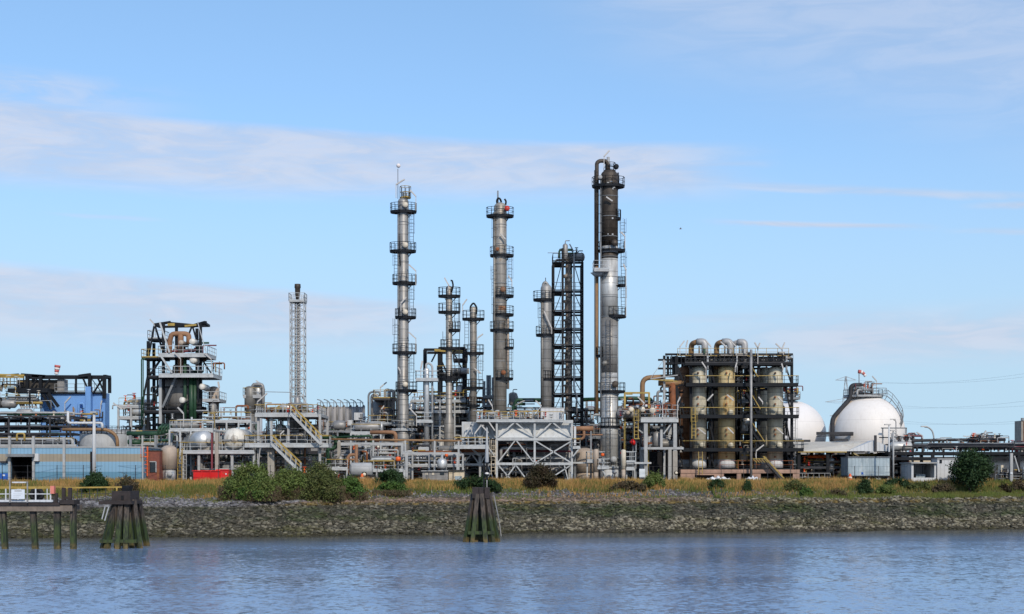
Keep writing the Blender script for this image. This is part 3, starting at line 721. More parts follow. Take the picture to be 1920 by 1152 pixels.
def clutter(t, x0, x1, y0, y1, dy0, dy1, seed, nh=8, nv=8, nd=3, nval=6, cols=None, rmax=.2, ybase=None):
    """pipes, risers, small drums and valves, each a part, filling the bay x0..x1 / rows y0..y1"""
    r = random.Random(seed); cols = cols or PCOL
    zs = [t.Z(y1), t.Z(y0)]
    A, Bx = t.X(x0), t.X(x1)
    for i in range(nh):
        z = r.uniform(zs[0]+.3, zs[1]-.2); d = r.uniform(dy0, dy1); rr = r.choice([.05, .06, .08, .11, .14, rmax])
        a = A + r.random()*.35*(Bx-A); b = Bx - r.random()*.35*(Bx-A)
        pts = [(a, d, z), (b, d, z)]
        if r.random() < .6: pts = [(a, d, max(zs[0], z - r.uniform(.6, 3)))] + pts
        if r.random() < .6: pts = pts + [(b, d, max(zs[0], z - r.uniform(.6, 3)) if r.random() < .6 else min(zs[1], z + r.uniform(.4, 1.6)))]
        t.part('pipe', MB().tube(pts, rr, 7), r.choice(cols))
    for i in range(nv):
        x = r.uniform(A, Bx); d = r.uniform(dy0, dy1); rr = r.choice([.04, .05, .07, .09, .13])
        z0 = r.uniform(zs[0], zs[0] + .5*(zs[1]-zs[0])); z1 = r.uniform(z0+.8, zs[1] + .5)
        pts = [(x, d, z0), (x, d, z1)]
        if r.random() < .7: pts.append((x + r.choice([-1, 1])*r.uniform(.5, 2.0), d, z1))
        if r.random() < .3 and len(pts) == 3: pts.append((pts[2][0], d, z1 - r.uniform(.4, 1.5)))
        t.part('pipe', MB().tube(pts, rr, 7), r.choice(cols))
    for i in range(nd):
        rr = r.uniform(.3, .65); x = r.uniform(A+rr, Bx-rr); d = r.uniform(dy0, dy1); z = r.uniform(zs[0], max(zs[0]+.1, zs[1]-2.0))
        if r.random() < .55:
            hh = r.uniform(1.2, 2.4); mb = MB().lathe(x, d, [(z, .02), (z+.12, rr*.7), (z+.3, rr), (z+hh-.3, rr), (z+hh-.12, rr*.7), (z+hh, .02)], 16)
            mb.tube([(x, d, z+hh-.05), (x, d, z+hh+.35), (x+.6, d, z+hh+.35)], .06, 6)
        else:
            L = r.uniform(.8, 1.8); mb = MB().lathe(d, z+rr, [(x-L, .02), (x-L+.1, rr*.7), (x-L+.3, rr), (x+L-.3, rr), (x+L-.1, rr*.7), (x+L, .02)], 16, ax='x')
        t.part('vessel', mb, r.choice(['silver', 'mid_pipe', 'tank_grey', 'clad_grey', 'mid_pipe', 'clad_bright']))
    for i in range(nval):
        x = r.uniform(A, Bx); d = dy0 - .05 + r.random()*(dy1-dy0)*.4; z = r.uniform(zs[0], zs[1]); s_ = r.uniform(.12, .24)
        mb = MB().lathe(x, d, [(z-s_, s_*.5), (z-s_, s_), (z-s_*.7, s_), (z-s_*.7, s_*.45), (z+s_*.7, s_*.45), (z+s_*.7, s_), (z+s_, s_), (z+s_, s_*.3), (z+s_*2, s_*.2), (z+s_*2.1, s_*1.2), (z+s_*2.4, s_*1.2)], 10)
        t.part('valve', mb, r.choice(['silver', 'white_rail', 'cap_cream', 'orange', 'mid_pipe', 'black_steel', 'rust', 'red']))
def rack(label, x0, x1, ytop, Y, levels, depth=5, m='white_paint', seed=1, w=.2, nh=8, nv=8, nd=2, nval=6, cols=None, rails=True, rail_levels=None, name='pipe_rack', cat='pipe rack', step=46, group='pipe racks threading the refinery', beamh=None, rm='white_rail', top='yellow', diag=0, lamps=(), low=True):
    t = Thing(name, label, cat, (x0+x1)/2, Y, group)
    n = max(1, round((x1-x0)/step)); xs = [x0 + (x1-x0)*i/n for i in range(n+1)]
    frame(t, xs, levels, (0, depth), w, m, diag=diag, beamh=beamh)
    for i, y in enumerate(rail_levels if rail_levels is not None else levels):
        deck(t, x0, x1, y-.5, .2, depth*.45, m, th=.1, rail=rm, top=top, sides='f' if rails else '')
    lv = sorted(levels) + [HY + (G*0+H-G)*F/Y]
    for i, (a, b) in enumerate(zip([ytop] + lv[:-1], lv)):
        if not low and i == len(lv)-1: continue
        k = (b-a) / max(1, sum(q-p for p, q in zip([ytop]+lv[:-1], lv)))
        clutter(t, x0+1, x1-1, a, b-2, .4, depth, seed*17+i, max(2, round(nh*k*1.8)), max(2, round(nv*k*2.1)), max(1, round(nd*k)) if nd else 0, max(1, round(nval*k*1.5)), cols)
    for l in lamps: t.lamp(*l, dy=-.2)
    return t
# ============================================================= columns (left to right)
BD = 'black_dusty'
column('grey column topped by a thin mast and pink ball, dark round platforms', 756, 10.3, 371, 188, 'clad',
  [(398, 732, 781), (472, 731, 780), (532, 736, 781), (596, 741, 780), (662, 736, 781), (733, 742, 782), (806, 733, 782, 'white_paint', 'white_rail')],
  ladders=[(772, 398, 470), (743, 474, 530), (772, 534, 594), (743, 598, 660), (772, 664, 731), (742, 735, 800)],
  lamps=[((744, 375), (744, 350), (760, 340)), ((781, 398), (781, 372), (770, 360)), ((781, 538), (781, 511), (768, 499)), ((753, 585), (753, 571), (763, 560)), ((781, 662), (781, 637), (768, 625)), ((752, 703), (752, 697), (748, 690))],
  foot=(806, 811, 12.5), manholes=[(761, 387, 4.6, 'cap_cream'), (761, 462, 4.6, 'cap_cream'), (761, 587, 4.4, 'cap_cream'), (761, 722, 4.4, 'cap_cream')])
t = bpy.data.objects['distillation_column']
t1 = Thing.__new__(Thing); t1.Y = 188; t1.k = 188/F; t1.ox = (756-CX)*t1.k; t1.oz = G; t1.e = t
mb = MB(); mb.bar(t1.p(746.5, 374, -.4), t1.p(746.5, 318, -.4), .07); t1.part('mast', mb, BD)
t1.part('ball', MB().lathe(t1.X(747.5), -.4, [(t1.Z(316.5), .02), (t1.Z(315), .22), (t1.Z(312), .3), (t1.Z(309), .2), (t1.Z(308), .02)], 10), 'windsock_white')
z = t1.Z(371); mb = MB().rail(ring_pts(t1.X(760), 0, .72, z-.1, 8), h=1.55, sp=.6, closed=True, r=.03); t1.part('top_cage', mb, 'yellow_dull')
t1.part('top_cage', MB().rail(ring_pts(t1.X(762), -.3, .5, t1.Z(372), 8), h=.7, sp=.6, closed=True, r=.03), 'yellow_dull')
t1.part('pipe', MB().tube([t1.p(752, 500, -.8), t1.p(751, 480, -.85), t1.p(749, 440, -.8)], .05, 6), BD)
t1.part('pipe', MB().tube([t1.p(747, 800, -.62), t1.p(747, 400, -.62)], .10, 6), 'grey_steel')

column('slim column with three dark platforms stacked near its top', 842, 6.1, 536, 186, 'clad_brown',
  [(556, 822, 863), (586, 822, 863), (620, 840, 863), (654, 826, 862), (708, 820, 864), (712, 824, 860)],
  ladders=[(856, 558, 584), (856, 588, 618), (834, 622, 652), (856, 656, 706)],
  lamps=[((840, 548), (842, 537), (834, 523))], foot=(781, 790, 9.3),
  pipes=[([(847, 548, -.3), (850, 536, -.3), (848, 527, -.3), (845, 527, -.3)], .11, 'black_steel'), ([(862, 556, -.4), (862, 720, -.4)], .04, BD)], mid=1)
column('short slim column with a hooped vent pipe over its dome', 887.5, 6.6, 575, 192, 'clad_brown',
  [(599, 867, 908), (663, 869, 907), (728, 872, 906), (761, 874, 900)],
  ladders=[(875, 600, 640), (901, 665, 726), (875, 640, 662)],
  lamps=[((868, 585), (868, 574), (876, 563)), ((896, 640), (896, 635), (906, 628)), ((895, 700), (902, 701), (890, 692))],
  pipes=[([(893, 590, -.2), (894, 577, -.2), (888, 568, -.2), (882, 575, -.2), (882, 584, -.2)], .12, 'black_steel')])
column('grey column with a dark dome, short spike and a pinkish patch', 938, 12, 380, 190, 'clad_brown',
  [(406, 912, 963), (480, 919, 963), (556, 925, 963), (591, 925, 963), (620, 919, 963), (653, 944, 963), (711, 926, 962)],
  ladders=[(928, 407, 478), (956, 482, 554), (928, 558, 620), (956, 622, 651), (956, 655, 710), (926, 500, 556)],
  lamps=[((946, 452), (948, 452), (939, 442)), ((960, 540), (960, 530), (953, 520))],
  manholes=[(951, 394, 4.4, 'red'), (943, 545, 4.6, 'clad_rust'), (944, 700, 4.0, 'rust'), (933, 470, 3, 'rust')],
  pipes=[([(934, 386, -.2), (931, 378, -.2), (934, 372, -.2), (938, 374, -.2), (940, 380, -.2)], .13, 'black_steel'), ([(948, 385, -.2), (949, 378, -.2), (946, 374, -.2)], .12, 'black_steel'),
         ([(933.5, 382, 0), (933.5, 358, 0)], .1, 'grey_steel'), ([(927, 400, -.6), (927, 770, -.6)], .16, 'clad_grey'), ([(952.5, 595, -.3), (952.5, 730, -.3)], .17, 'beige_vessel')])
t2 = Thing.__new__(Thing); t2.Y = 190; t2.k = 190/F; t2.ox = (938-CX)*t2.k; t2.oz = G; t2.e = bpy.data.objects['distillation_column.003']
mb = MB(); r_ = 12*t2.k + .02
P0 = [(r_*math.sin(a), -r_*math.cos(a)) for a in np.linspace(-.25, .95, 7)]
mb.add([(x, y, t2.Z(583)) for x, y in P0] + [(x, y, t2.Z(575)) for x, y in P0], [(i, i+1, i+8, i+7) for i in range(6)]); t2.part('patch', mb, 'clad_rust')
column('plain grey column beside the black lattice tower', 1024, 10.3, 533, 190, 'clad',
  [(563, 1000, 1037), (629, 1005, 1037), (712, 1014, 1036)],
  ladders=[(1014, 565, 628)], lamps=[((1034, 628), (1034, 618), (1020, 586))],
  pipes=[([(1018, 545, -.2), (1018, 534, -.2), (1022, 529, -.2), (1027, 534, -.2), (1028, 540, -.2)], .18, 'clad'), ([(1023, 532, 0), (1023, 521, 0)], .05, BD), ([(1016.5, 560, -.6), (1016.5, 760, -.6)], .17, 'clad_grey')])
tallest = column('tallest column, sooty brown top above a bright silver lower shell', 1142.5, 16.3, 318, 184, 'clad',
  [(350, 1110, 1171), (411, 1140, 1164), (471, 1122, 1172), (536, 1158, 1173), (594, 1133, 1174), (668, 1117, 1136), (735, 1122, 1172), (801, 1126, 1162, 'black_steel'), (876, 1121, 1160, 'white_paint', 'white_rail')],
  ladders=[(1167, 412, 470), (1168, 473, 534), (1168, 538, 592), (1140, 600, 735), (1140, 740, 875), (1128, 352, 470)],
  sections=[(318, 463, 'clad_dark'), (463, 475, 'light_grey'), (475, 486, 'clad_dark'), (486, 596, 'clad_bright'), (596, 700, 'clad'), (700, None, 'clad_bright')],
  lamps=[((1131, 320), (1131, 299), (1141, 288)), ((1170, 470), (1170, 447), (1162, 439)), ((1172, 596), (1172, 510), (1167, 499)), ((1146, 380), (1146.5, 382), (1135, 374))],
  manholes=[(1151, 459, 5.4, 'clad_dark'), (1152, 722, 5.6, 'clad_dark'), (1149, 862, 5.2, 'light_grey'), (1133, 683, 4.5, 'clad_grey'), (1124, 337, 3.5, 'light_grey')], skirt=(881, 17.2, 'panel_white'),
  pipes=[([(1119, 776, 0), (1119, 500, 0)], .24, 'brown_pipe'), ([(1119, 500, 0), (1119, 306, 0), (1124, 302, 0), (1136, 302, 0), (1140, 308, 0), (1140, 322, 0)], .26, 'clad_dark'),
         ([(1114.5, 770, -.2), (1114.5, 320, -.2)], .04, BD), ([(1125.5, 780, -.9), (1125.5, 340, -.9)], .09, 'grey_steel'), ([(1140.5, 322, 0), (1140.5, 295, 0)], .2, 'light_grey'),
         ([(1157.5, 780, -.5), (1157.5, 600, -.5)], .09, 'grey_steel'), ([(1141, 312, -.3), (1155, 314, -.3)], .08, BD), ([(1159, 345, 0), (1159, 324, 0)], .1, 'black_steel')])
mb = MB(); 
for (a, b, c, d_) in [(1137, 345, 1141, 349), (1148, 354, 1152, 356), (1142, 343, 1147, 345), (1146, 411, 1149, 414), (1138, 441, 1140, 443), (1146, 441, 1149, 444), (1147, 356, 1149, 359)]:
    mb.box(tallest.X(a), tallest.X(c), -16.3*tallest.k-.06, -16.3*tallest.k+.25, tallest.Z(d_), tallest.Z(b))
tallest.part('tag_plate', mb, 'light_grey')
for side in (1,):
    cu = bpy.data.curves.new('lettering', 'FONT'); cu.body = 'T 5'; cu.size = .95; cu.extrude = .01
    ob = bpy.data.objects.new('lettering', cu); COL.objects.link(ob); ob.parent = tallest.e
    ob.location = (tallest.X(1147), -17.2*tallest.k-.02, tallest.Z(896)); ob.rotation_euler = (R(90), 0, R(8)); cu.materials.append(MATS['letter'])
# crow's-nest valve station half way up the brown pipe
z = tallest.Z(509); mb = MB().box(tallest.X(1112), tallest.X(1140), -2.1, .6, z-.3, z); o = tallest.part('valve_platform', mb, 'light_grey')
tallest.part('railing', MB().rail([(tallest.X(1112), .6, z), (tallest.X(1112), -2.1, z), (tallest.X(1140), -2.1, z)]), 'white_rail', o)
tallest.part('drip_tray', MB().lathe(tallest.X(1120), -.6, [(z-.75, .45), (z-.3, .95)], 14), 'light_grey', o)
tallest.part('top_valve', MB().lathe(tallest.X(1155), tallest.Z(314), [(-.55, .1), (-.55, .34), (-.15, .34), (-.15, .1)], 10, ax='y'), 'black_steel')
tallest.part('top_cage', MB().rail(ring_pts(tallest.X(1143), 0, .75, tallest.Z(322), 8), h=1.1, sp=.7, closed=True), 'black_steel')

# thin bright column with its own return pipe
t = Thing('slim_column', 'thin bright silver column with a white hooped side pipe', 'column', 800, 185)
vtank(t, 800, 4.8, 690, 855, 0, 'silver', 'shell', dome=.6); t.part('skirt', MB().lathe(0, 0, [(0, .22), (t.Z(855), .25)], 12), 'light_grey')
t.part('pipe', MB().tube([t.p(799, 695), t.p(799, 683), t.p(804, 681), t.p(810.5, 686), t.p(810.5, 842)], .14, 8), 'light_grey')
for y, a, b in ((712, 780, 822), (790, 781, 812), (841, 785, 806)): deck(t, a, b, y, -1.0, .9, 'white_paint', th=.25, top='white_rail')
t.lamp((789, 711), (789, 692), (792, 677)); t.lamp((782, 800), (782, 780), (769, 766), dy=-1)

# black lattice tower with an inner pipe stack
t = Thing('lattice_tower', 'black steel lattice tower with many decks round an inner pipe', 'tower', 1063, 194)
lv = [495, 549, 587, 620, 650, 679, 710, 741, 772]
frame(t, [1037, 1091], lv, (-1.6, 1.9), .3, 'black_steel', beamh=.22)
mb = MB(); mb.bar(t.p(1054, 900, -1.9), t.p(1054, 470, -1.9), .3); mb.bar(t.p(1072, 900, 1.6), t.p(1072, 475, 1.6), .24)
for a, b in zip([495]+lv[1:], lv[1:]+[800]): mb.bar(t.p(1074, a, -1.7), t.p(1089, b-4, -1.7), .10); mb.bar(t.p(1053, a, 1.8), t.p(1040, b-4, 1.8), .10); mb.bar(t.p(1056, b, -1.7), t.p(1072, a, -1.7), .07)
t.part('bracing', mb, 'black_steel')
for y in lv:
    z = t.Z(y); o = t.part('deck', MB().box(t.X(1037), t.X(1058), -2.0, 2.0, z-.12, z-.02).box(t.X(1058), t.X(1091), -2.0, -1.0, z-.12, z-.02), 'black_steel')
    mb = MB(); mb.rail([(t.X(1036), 1.9, z), (t.X(1036), -2.1, z), (t.X(1092), -2.1, z), (t.X(1092), 1.9, z)], sp=1.0); t.part('railing', mb, 'black_steel' if y == 495 else BD, o)
pr = [(0, .33)]
for a, b in zip(lv[::-1], lv[::-1][1:]): z0, z1 = t.Z(a), t.Z(b); pr += [(z0, .33), (z0+.3, .45), (z0+(z1-z0)*.5, .45), (z0+(z1-z0)*.5+.05, .6), (z0+(z1-z0)*.62, .6), (z0+(z1-z0)*.62+.05, .34)]
pr += [(t.Z(490), .34), (t.Z(484), .25)]
t.part('inner_stack', MB().lathe(t.X(1065), 0, pr, 14), 'beige_vessel')
for y in (527, 563, 605, 665, 700, 755): t.part('manhole', MB().lathe(t.X(1067), t.Z(y), [(-.95, .02), (-.95, .33), (-.8, .33), (-.4, .25)], 12, ax='y'), 'clad_grey')
t.part('pipe', MB().tube([t.p(1075, 480, -2.2), t.p(1075, 735, -2.2), t.p(1080, 742, -2.2), t.p(1080, 790, -2.2)], .12, 7), 'mid_pipe')
clutter(t, 1040, 1088, 474, 492, -1.6, 1.4, 5, 4, 9, 2, 8, ['light_grey', 'mid_pipe', BD, 'green_dark'])
t.lamp((1074, 480), (1074, 469), (1068, 458)); t.lamp((1091, 495), (1092, 477), (1090, 474))

# black portal frame between the slim columns
t = Thing('steel_portal', 'black portal frame with yellow crane beam behind the slim columns', 'steel frame', 834, 198)
mb = MB(); mb.bar(t.p(797, 800), t.p(797, 656), .5); mb.bar(t.p(824, 800), t.p(824, 654), .5); mb.bar(t.p(871, 800), t.p(871, 654), .62); mb.bar(t.p(795, 656), t.p(822, 656), .35); mb.bar(t.p(822, 654), t.p(873, 654), .45)
mb.bar(t.p(818, 661), t.p(809, 679), .2); mb.bar(t.p(825, 670), t.p(838, 700), .22); mb.bar(t.p(870, 700), t.p(852, 664), .2); mb.bar(t.p(824, 738), t.p(871, 738), .4); mb.bar(t.p(820, 703), t.p(871, 703), .5)
mb.bar(t.p(797, 656, 5), t.p(871, 656, 5), .35); mb.bar(t.p(824, 800, 5), t.p(824, 654, 5), .4); mb.bar(t.p(871, 800, 5), t.p(871, 654, 5), .4); mb.bar(t.p(871, 656), t.p(871, 656, 5), .35); mb.bar(t.p(824, 656), t.p(824, 656, 5), .35)
t.part('frame', mb, 'black_steel'); t.part('crane_beam', MB().bar(t.p(815, 657.5, -.5), t.p(868, 660, -.5), .2, .34), 'yellow')
deck(t, 820, 872, 702, -.8, 4, 'black_steel', rail='grey_steel', top='yellow'); deck(t, 850, 876, 675, -.6, 2, 'black_steel', rail=BD, top=BD)
t.part('duct', MB().tube([t.p(848, 697, -1), t.p(880, 697, -1)], .42, 12), 'light_grey')
clutter(t, 822, 872, 705, 790, .2, 4.5, 77, 6, 10, 3, 8, ['black_steel', BD, 'yellow_dull', 'grey_steel', 'light_grey'])

# ============================================================= flare stack
t = Thing('flare_stack', 'white lattice flare stack with a dark burner tip', 'flare stack', 558, 200)
xs_ = (545.5, 571.5); dd = (-1.0, 1.0); mb = MB()
for x in xs_:
    for d_ in dd: mb.bar((t.X(x), d_, t.Z(790)), (t.X(x), d_, t.Z(556)), .11)
yy = np.linspace(567, 775, 14)
for a, b in zip(yy, yy[1:]):
    for d_ in dd:
        mb.bar(t.p(545.5, a, d_), t.p(571.5, a, d_), .08); mb.bar(t.p(545.5, a, d_), t.p(571.5, b, d_), .055); mb.bar(t.p(571.5, a, d_), t.p(545.5, b, d_), .055)
    for x in xs_: mb.bar(t.p(x, a, -1), t.p(x, a, 1), .08); mb.bar(t.p(x, a, -1), t.p(x, b, 1), .055)
mb.bar(t.p(545.5, 900, -1), t.p(545.5, 775, -1), .3); mb.bar(t.p(571.5, 900, 1), t.p(571.5, 775, 1), .3); mb.bar(t.p(545.5, 900, 1), t.p(545.5, 775, 1), .3); mb.bar(t.p(571.5, 900, -1), t.p(571.5, 775, -1), .3)
t.part('lattice', mb, 'white_paint')
o = t.part('platform', MB().box(t.X(544), t.X(573), -1.2, 1.2, t.Z(568), t.Z(566)), 'white_paint'); t.part('railing', MB().rail([(t.X(544), -1.2, t.Z(566)), (t.X(573), -1.2, t.Z(566)), (t.X(573), 1.2, t.Z(566)), (t.X(544), 1.2, t.Z(566))], closed=True, sp=.7, r=.03), 'white_rail', o)
t.part('riser', MB().tube([t.p(559, 895), t.p(559, 552)], .22, 10), 'mid_pipe'); t.part('riser', MB().tube([t.p(563, 895, -.4), t.p(563, 566, -.4)], .1, 7), 'light_grey'); t.part('riser', MB().tube([t.p(555, 895, -.4), t.p(555, 566, -.4)], .08, 7), 'clad_grey')
t.part('burner_tip', MB().lathe(0, 0, [(t.Z(562), .25), (t.Z(552), .35), (t.Z(541), .38), (t.Z(540), .45), (t.Z(533), .42), (t.Z(533), .3)], 14), 'clad_dark')
t.part('ladder', MB().ladder(t.X(551), -.9, t.Z(775), t.Z(568), cage=False), 'light_grey')
t.lamp((574, 775, ), (574, 757), (566, 743))

# ============================================================= reactor tower (left)
t = Thing('reactor_tower', 'dark steel tower with rusty hooped pipe, green risers and white balconies', 'tower', 330, 190)
mb = MB()
for x, d_, yt in ((278, 0, 640), (306.5, 0, 606), (321, 3, 610), (376, 0, 606), (360, 3, 612), (278, 3, 640)): mb.bar(t.p(x, 900, d_), t.p(x, yt, d_), .36)
for y in (709, 765): mb.bar(t.p(278, y), t.p(376, y), .35, .35)
for y in (672, 706, 765): 
    for x in (278, 306.5, 376): mb.bar(t.p(x, y, 0), t.p(x, y, 3), .35, .4)
mb.bar(t.p(289, 612), t.p(279, 668), .22); mb.bar(t.p(291, 612), t.p(304, 655), .22); mb.bar(t.p(360, 612), t.p(352, 632), .2); mb.bar(t.p(361, 612), t.p(372, 650), .2)
mb.bar(t.p(302, 673), t.p(281, 704), .25); mb.bar(t.p(278, 700), t.p(266, 760), .22); mb.bar(t.p(298, 722), t.p(282, 760), .22); mb.bar(t.p(377, 672), t.p(396, 700), .18)
t.part('frame', mb, 'black_steel')
mb = MB(); mb.bar(t.p(290, 609, 0), t.p(316, 603, 1), .5, .35); mb.bar(t.p(313, 605.5, 1), t.p(360, 610, 1), .5, .45); mb.bar(t.p(356, 611, 1), t.p(386, 605, 0), .5, .4); mb.bar(t.p(290, 609, 3), t.p(383, 607, 3), .3, .3); mb.bar(t.p(290, 609, 0), t.p(290, 609, 3), .3); mb.bar(t.p(383, 606, 0), t.p(383, 607, 3), .3)
t.part('roof_beam', mb, 'black_steel'); t.part('crane_beam', MB().bar(t.p(313, 608.5, .5), t.p(326, 608, .5), .3, .35).bar(t.p(345, 611, .5), t.p(370, 608.5, .5), .3, .25), 'yellow')
for (y, a, b, d0, mm, rr) in ((671, 267, 306, -.5, 'black_steel', 'yellow_dull'), (635, 277, 306, 0, 'black_steel', 'light_grey'), (667, 304.5, 396, -2.2, 'white_paint', 'white_rail'), (707, 279, 306, -.5, 'black_steel', BD), (705, 306, 407, -2.4, 'white_paint', 'white_rail'), (751, 383, 415, -1.2, 'light_grey', 'light_grey'), (772, 268, 380, -.5, 'black_steel', BD)):
    deck(t, a, b, y, d0, 3.2, mm, th=.38 if mm == 'white_paint' else .25, rail=rr, top=rr, sides='flr', sp=1.1)
t.part('reactor_shell', MB().lathe(t.X(333), 3, [(0, 2.3), (t.Z(762), 2.3), (t.Z(762), 2.6), (t.Z(710), 2.6), (t.Z(700), 1.9), (t.Z(680), .8)], 28), 'tank_grey')
vtank(t, 392, 10, 722, 800, 3, 'beige_vessel'); t.part('reactor_shell', MB().lathe(t.X(392), 3, [(0, .9), (t.Z(800), .9)], 16), 'tank_grey')
t.part('hooped_pipe', MB().tube([t.p(318, 670, 0), t.p(318, 640, 0), t.p(322, 627, 0), t.p(332, 626, 0), t.p(348, 626, 0), t.p(354, 629, 0), t.p(354, 645, 0)], .34, 12, fil=.8), 'rust_pipe')
t.part('hooped_pipe', MB().tube([t.p(339, 627, 0), t.p(339, 700, 0)], .38, 12), 'rust_pipe')
for x, r_ in ((349.5, .22), (361.5, .33), (368, .22)): t.part('green_riser', MB().tube([t.p(x, 800, -.8), t.p(x, 668 if x == 349.5 else 706, -.8)], r_, 10), 'green')
t.part('green_riser', MB().tube([t.p(268.5, 800, -.8), t.p(268.5, 674, -.8), t.p(276, 674, -.8)], .1, 7), 'green_dark'); t.part('green_riser', MB().tube([t.p(271.5, 800, -.8), t.p(271.5, 676, -.8)], .07, 7), 'green')
for x, y, r_ in ((366, 643, 6), (368, 677, 7.5), (345, 645, 5), (384, 727, 6), (347, 752, 6)): drum_y(t, x, y, r_, -1.8, 1.5, 'drum_white' if r_ > 5 else 'beige_vessel', 'exchanger')
t.part('stair', MB().stairs(t.p(334, 706, -1), t.p(308, 765, -1)), 'grey_steel')
mb = MB(); mb.bar(t.p(308, 608, -2.4), t.p(326, 664, -2.4), .2); mb.bar(t.p(310, 670, -2.5), t.p(331, 702, -2.5), .22); mb.bar(t.p(378, 608, -2.4), t.p(394, 664, -2.4), .1); t.part('hanger', mb, 'white_paint')
t.part('column_cladding', MB().box(t.X(300), t.X(305), -.6, -.1, t.Z(795), t.Z(712)), 'light_grey')
clutter(t, 280, 376, 708, 766, .5, 5, 9, 6, 10, 1, 6, [BD, 'black_steel', 'grey_steel', 'yellow_dull']); clutter(t, 270, 400, 772, 830, 0, 5, 10, 8, 10, 2, 8, [BD, 'black_steel', 'rust', 'green'])
clutter(t, 308, 376, 640, 668, 0, 4, 12, 2, 6, 0, 5, ['green_dark', BD, 'maroon']); clutter(t, 310, 400, 676, 704, 0, 4, 13, 2, 7, 0, 5, ['green_dark', 'rust', 'yellow'])
t.lamp((290, 612), (289, 608), (281, 599)); t.lamp((347, 705), (347, 676), (336, 665), dy=-2.5); t.lamp((404, 705), (403, 676), (391, 666), dy=-2.3); t.lamp((411, 750), (411, 727), (409, 716))

# ============================================================= blue block and its black steelwork
t = Thing('blue_building', 'bright blue windowless block under a black roof truss', 'building', 130, 200)
t.part('wall', MB().box(t.X(76), t.X(197), 0, 2.2, 0, t.Z(737)), 'blue_wall')
t.part('duct', MB().box(t.X(164), t.X(174), -1.0, -.01, t.Z(800), t.Z(726)), 'blue_wall')
t.part('duct', MB().tube([t.p(150, 800, -.6), t.p(150, 757, -.6), t.p(160, 757, -.6), t.p(160, 800, -.6)], .2, 8), 'blue_wall')
o = t.part('roof_edge', MB().box(t.X(100), t.X(198), -.4, .3, t.Z(737)-.15, t.Z(737)+.1), 'black_steel')
t.part('railing', MB().rail([t.p(104, 735, -.3), t.p(197, 735, -.3)], sp=1.4), 'grey_steel', o)
mb = MB(); mb.bar(t.p(0, 707, -1.5), t.p(42, 704, -1.5), .3, .3); mb.bar(t.p(40, 703), t.p(85, 706), .4, .4); mb.bar(t.p(60, 707), t.p(200, 707.5), .4, .5); mb.bar(t.p(42, 706, 2), t.p(200, 706, 2), .5); mb.bar(t.p(150, 706, -.5), t.p(172, 703, -.5), .5, .4)
for x in (54, 79, 145, 171, 198): mb.bar(t.p(x, 748 if x == 198 else 736, -.6), t.p(x, 706, -.6), .45 if x in (54, 198, 171, 79) else .25)
mb.bar(t.p(198, 736, 2), t.p(198, 706, 2), .4); mb.bar(t.p(198, 706, -.5), t.p(198, 706, 2), .4); mb.bar(t.p(54, 706, 2), t.p(54, 736, 2), .4)
for a, b, c, d_ in ((186, 710, 197, 735), (175, 712, 193, 737), (195, 710, 178, 737), (158, 710, 166, 728), (72, 712, 60, 730), (96, 712, 84, 728)): mb.bar(t.p(a, b, -.6), t.p(c, d_, -.6), .22 if a != 175 else .1)
mb.box(t.X(26), t.X(100), -2.5, 1, t.Z(738), t.Z(730)); mb.bar(t.p(88, 737, -2), t.p(104, 768, -2), .38); mb.bar(t.p(98, 737, -2), t.p(118, 764, -2), .38); mb.bar(t.p(94, 737, -2), t.p(111, 766, -2), .2)
mb.bar(t.p(40, 745, -2), t.p(26, 768, -2), .3); mb.bar(t.p(0, 738, -2), t.p(14, 764, -2), .4); mb.bar(t.p(42, 742, -2), t.p(52, 765, -2), .5)
t.part('roof_truss', mb, 'black_steel')
t.part('crane_beam', MB().bar(t.p(0, 704.5, -1.8), t.p(54, 706, -1.8), .4, .25).bar(t.p(0, 709, -2.2), t.p(54, 710, -2.2), .35, .2), 'yellow')
t.part('cabin', MB().box(t.X(106), t.X(119), .3, 2, t.Z(736), t.Z(711)), 'tank_grey'); t.part('lamp', MB().box(t.X(107), t.X(118), .8, .95, t.Z(717), t.Z(715.3)), 'cream')
t.part('machinery', MB().box(t.X(30), t.X(104), .6, 2.1, t.Z(732), t.Z(712)), 'dark_mix')
t.lamp((128, 775), (128, 757), (139, 745), dy=-1.5); t.lamp((192, 775), (193, 760), (195, 752), dy=-1)
clutter(t, 140, 196, 772, 795, -2.5, -.8, 21, 5, 4, 0, 5, ['yellow_dull', BD, 'mid_pipe', 'brown_pipe'])
clutter(t, 0, 96, 740, 768, -4, -1.5, 22, 8, 14, 1, 6, ['black_steel', 'light_grey', 'yellow_dull', 'grey_steel'])
clutter(t, 0, 50, 712, 735, -3, 0, 23, 5, 10, 0, 5, ['light_grey', 'light_grey', 'yellow_dull', BD])
mb = MB(); 
for i, x in enumerate((54, 59, 64, 69, 74)): mb.bar(t.p(x, 768, -3), t.p(x, 747, -3), .16)
mb.bar(t.p(52, 765, -3), t.p(80, 765, -3), .22); mb.bar(t.p(52, 748, -3), t.p(76, 748, -3), .22); mb.bar(t.p(76, 745, -3), t.p(82, 768, -3), .2); t.part('hopper_frame', mb, 'light_grey')
w = Thing('windsock', 'faded red and white windsock sagging above the blue block', 'windsock', 107, 204, z=t.oz)
mb = MB(); mb.bar(w.p(105, 737), w.p(105, 686), .08); w.part('pole', mb, 'light_grey')
for i in range(4): w.part('sock', MB().tube([w.p(108-.6*i, 685+i*4.4), w.p(107.4-.6*i, 689.2+i*4.4)], .42-.05*i, 10), 'windsock_red' if i % 2 == 0 else 'windsock_white')
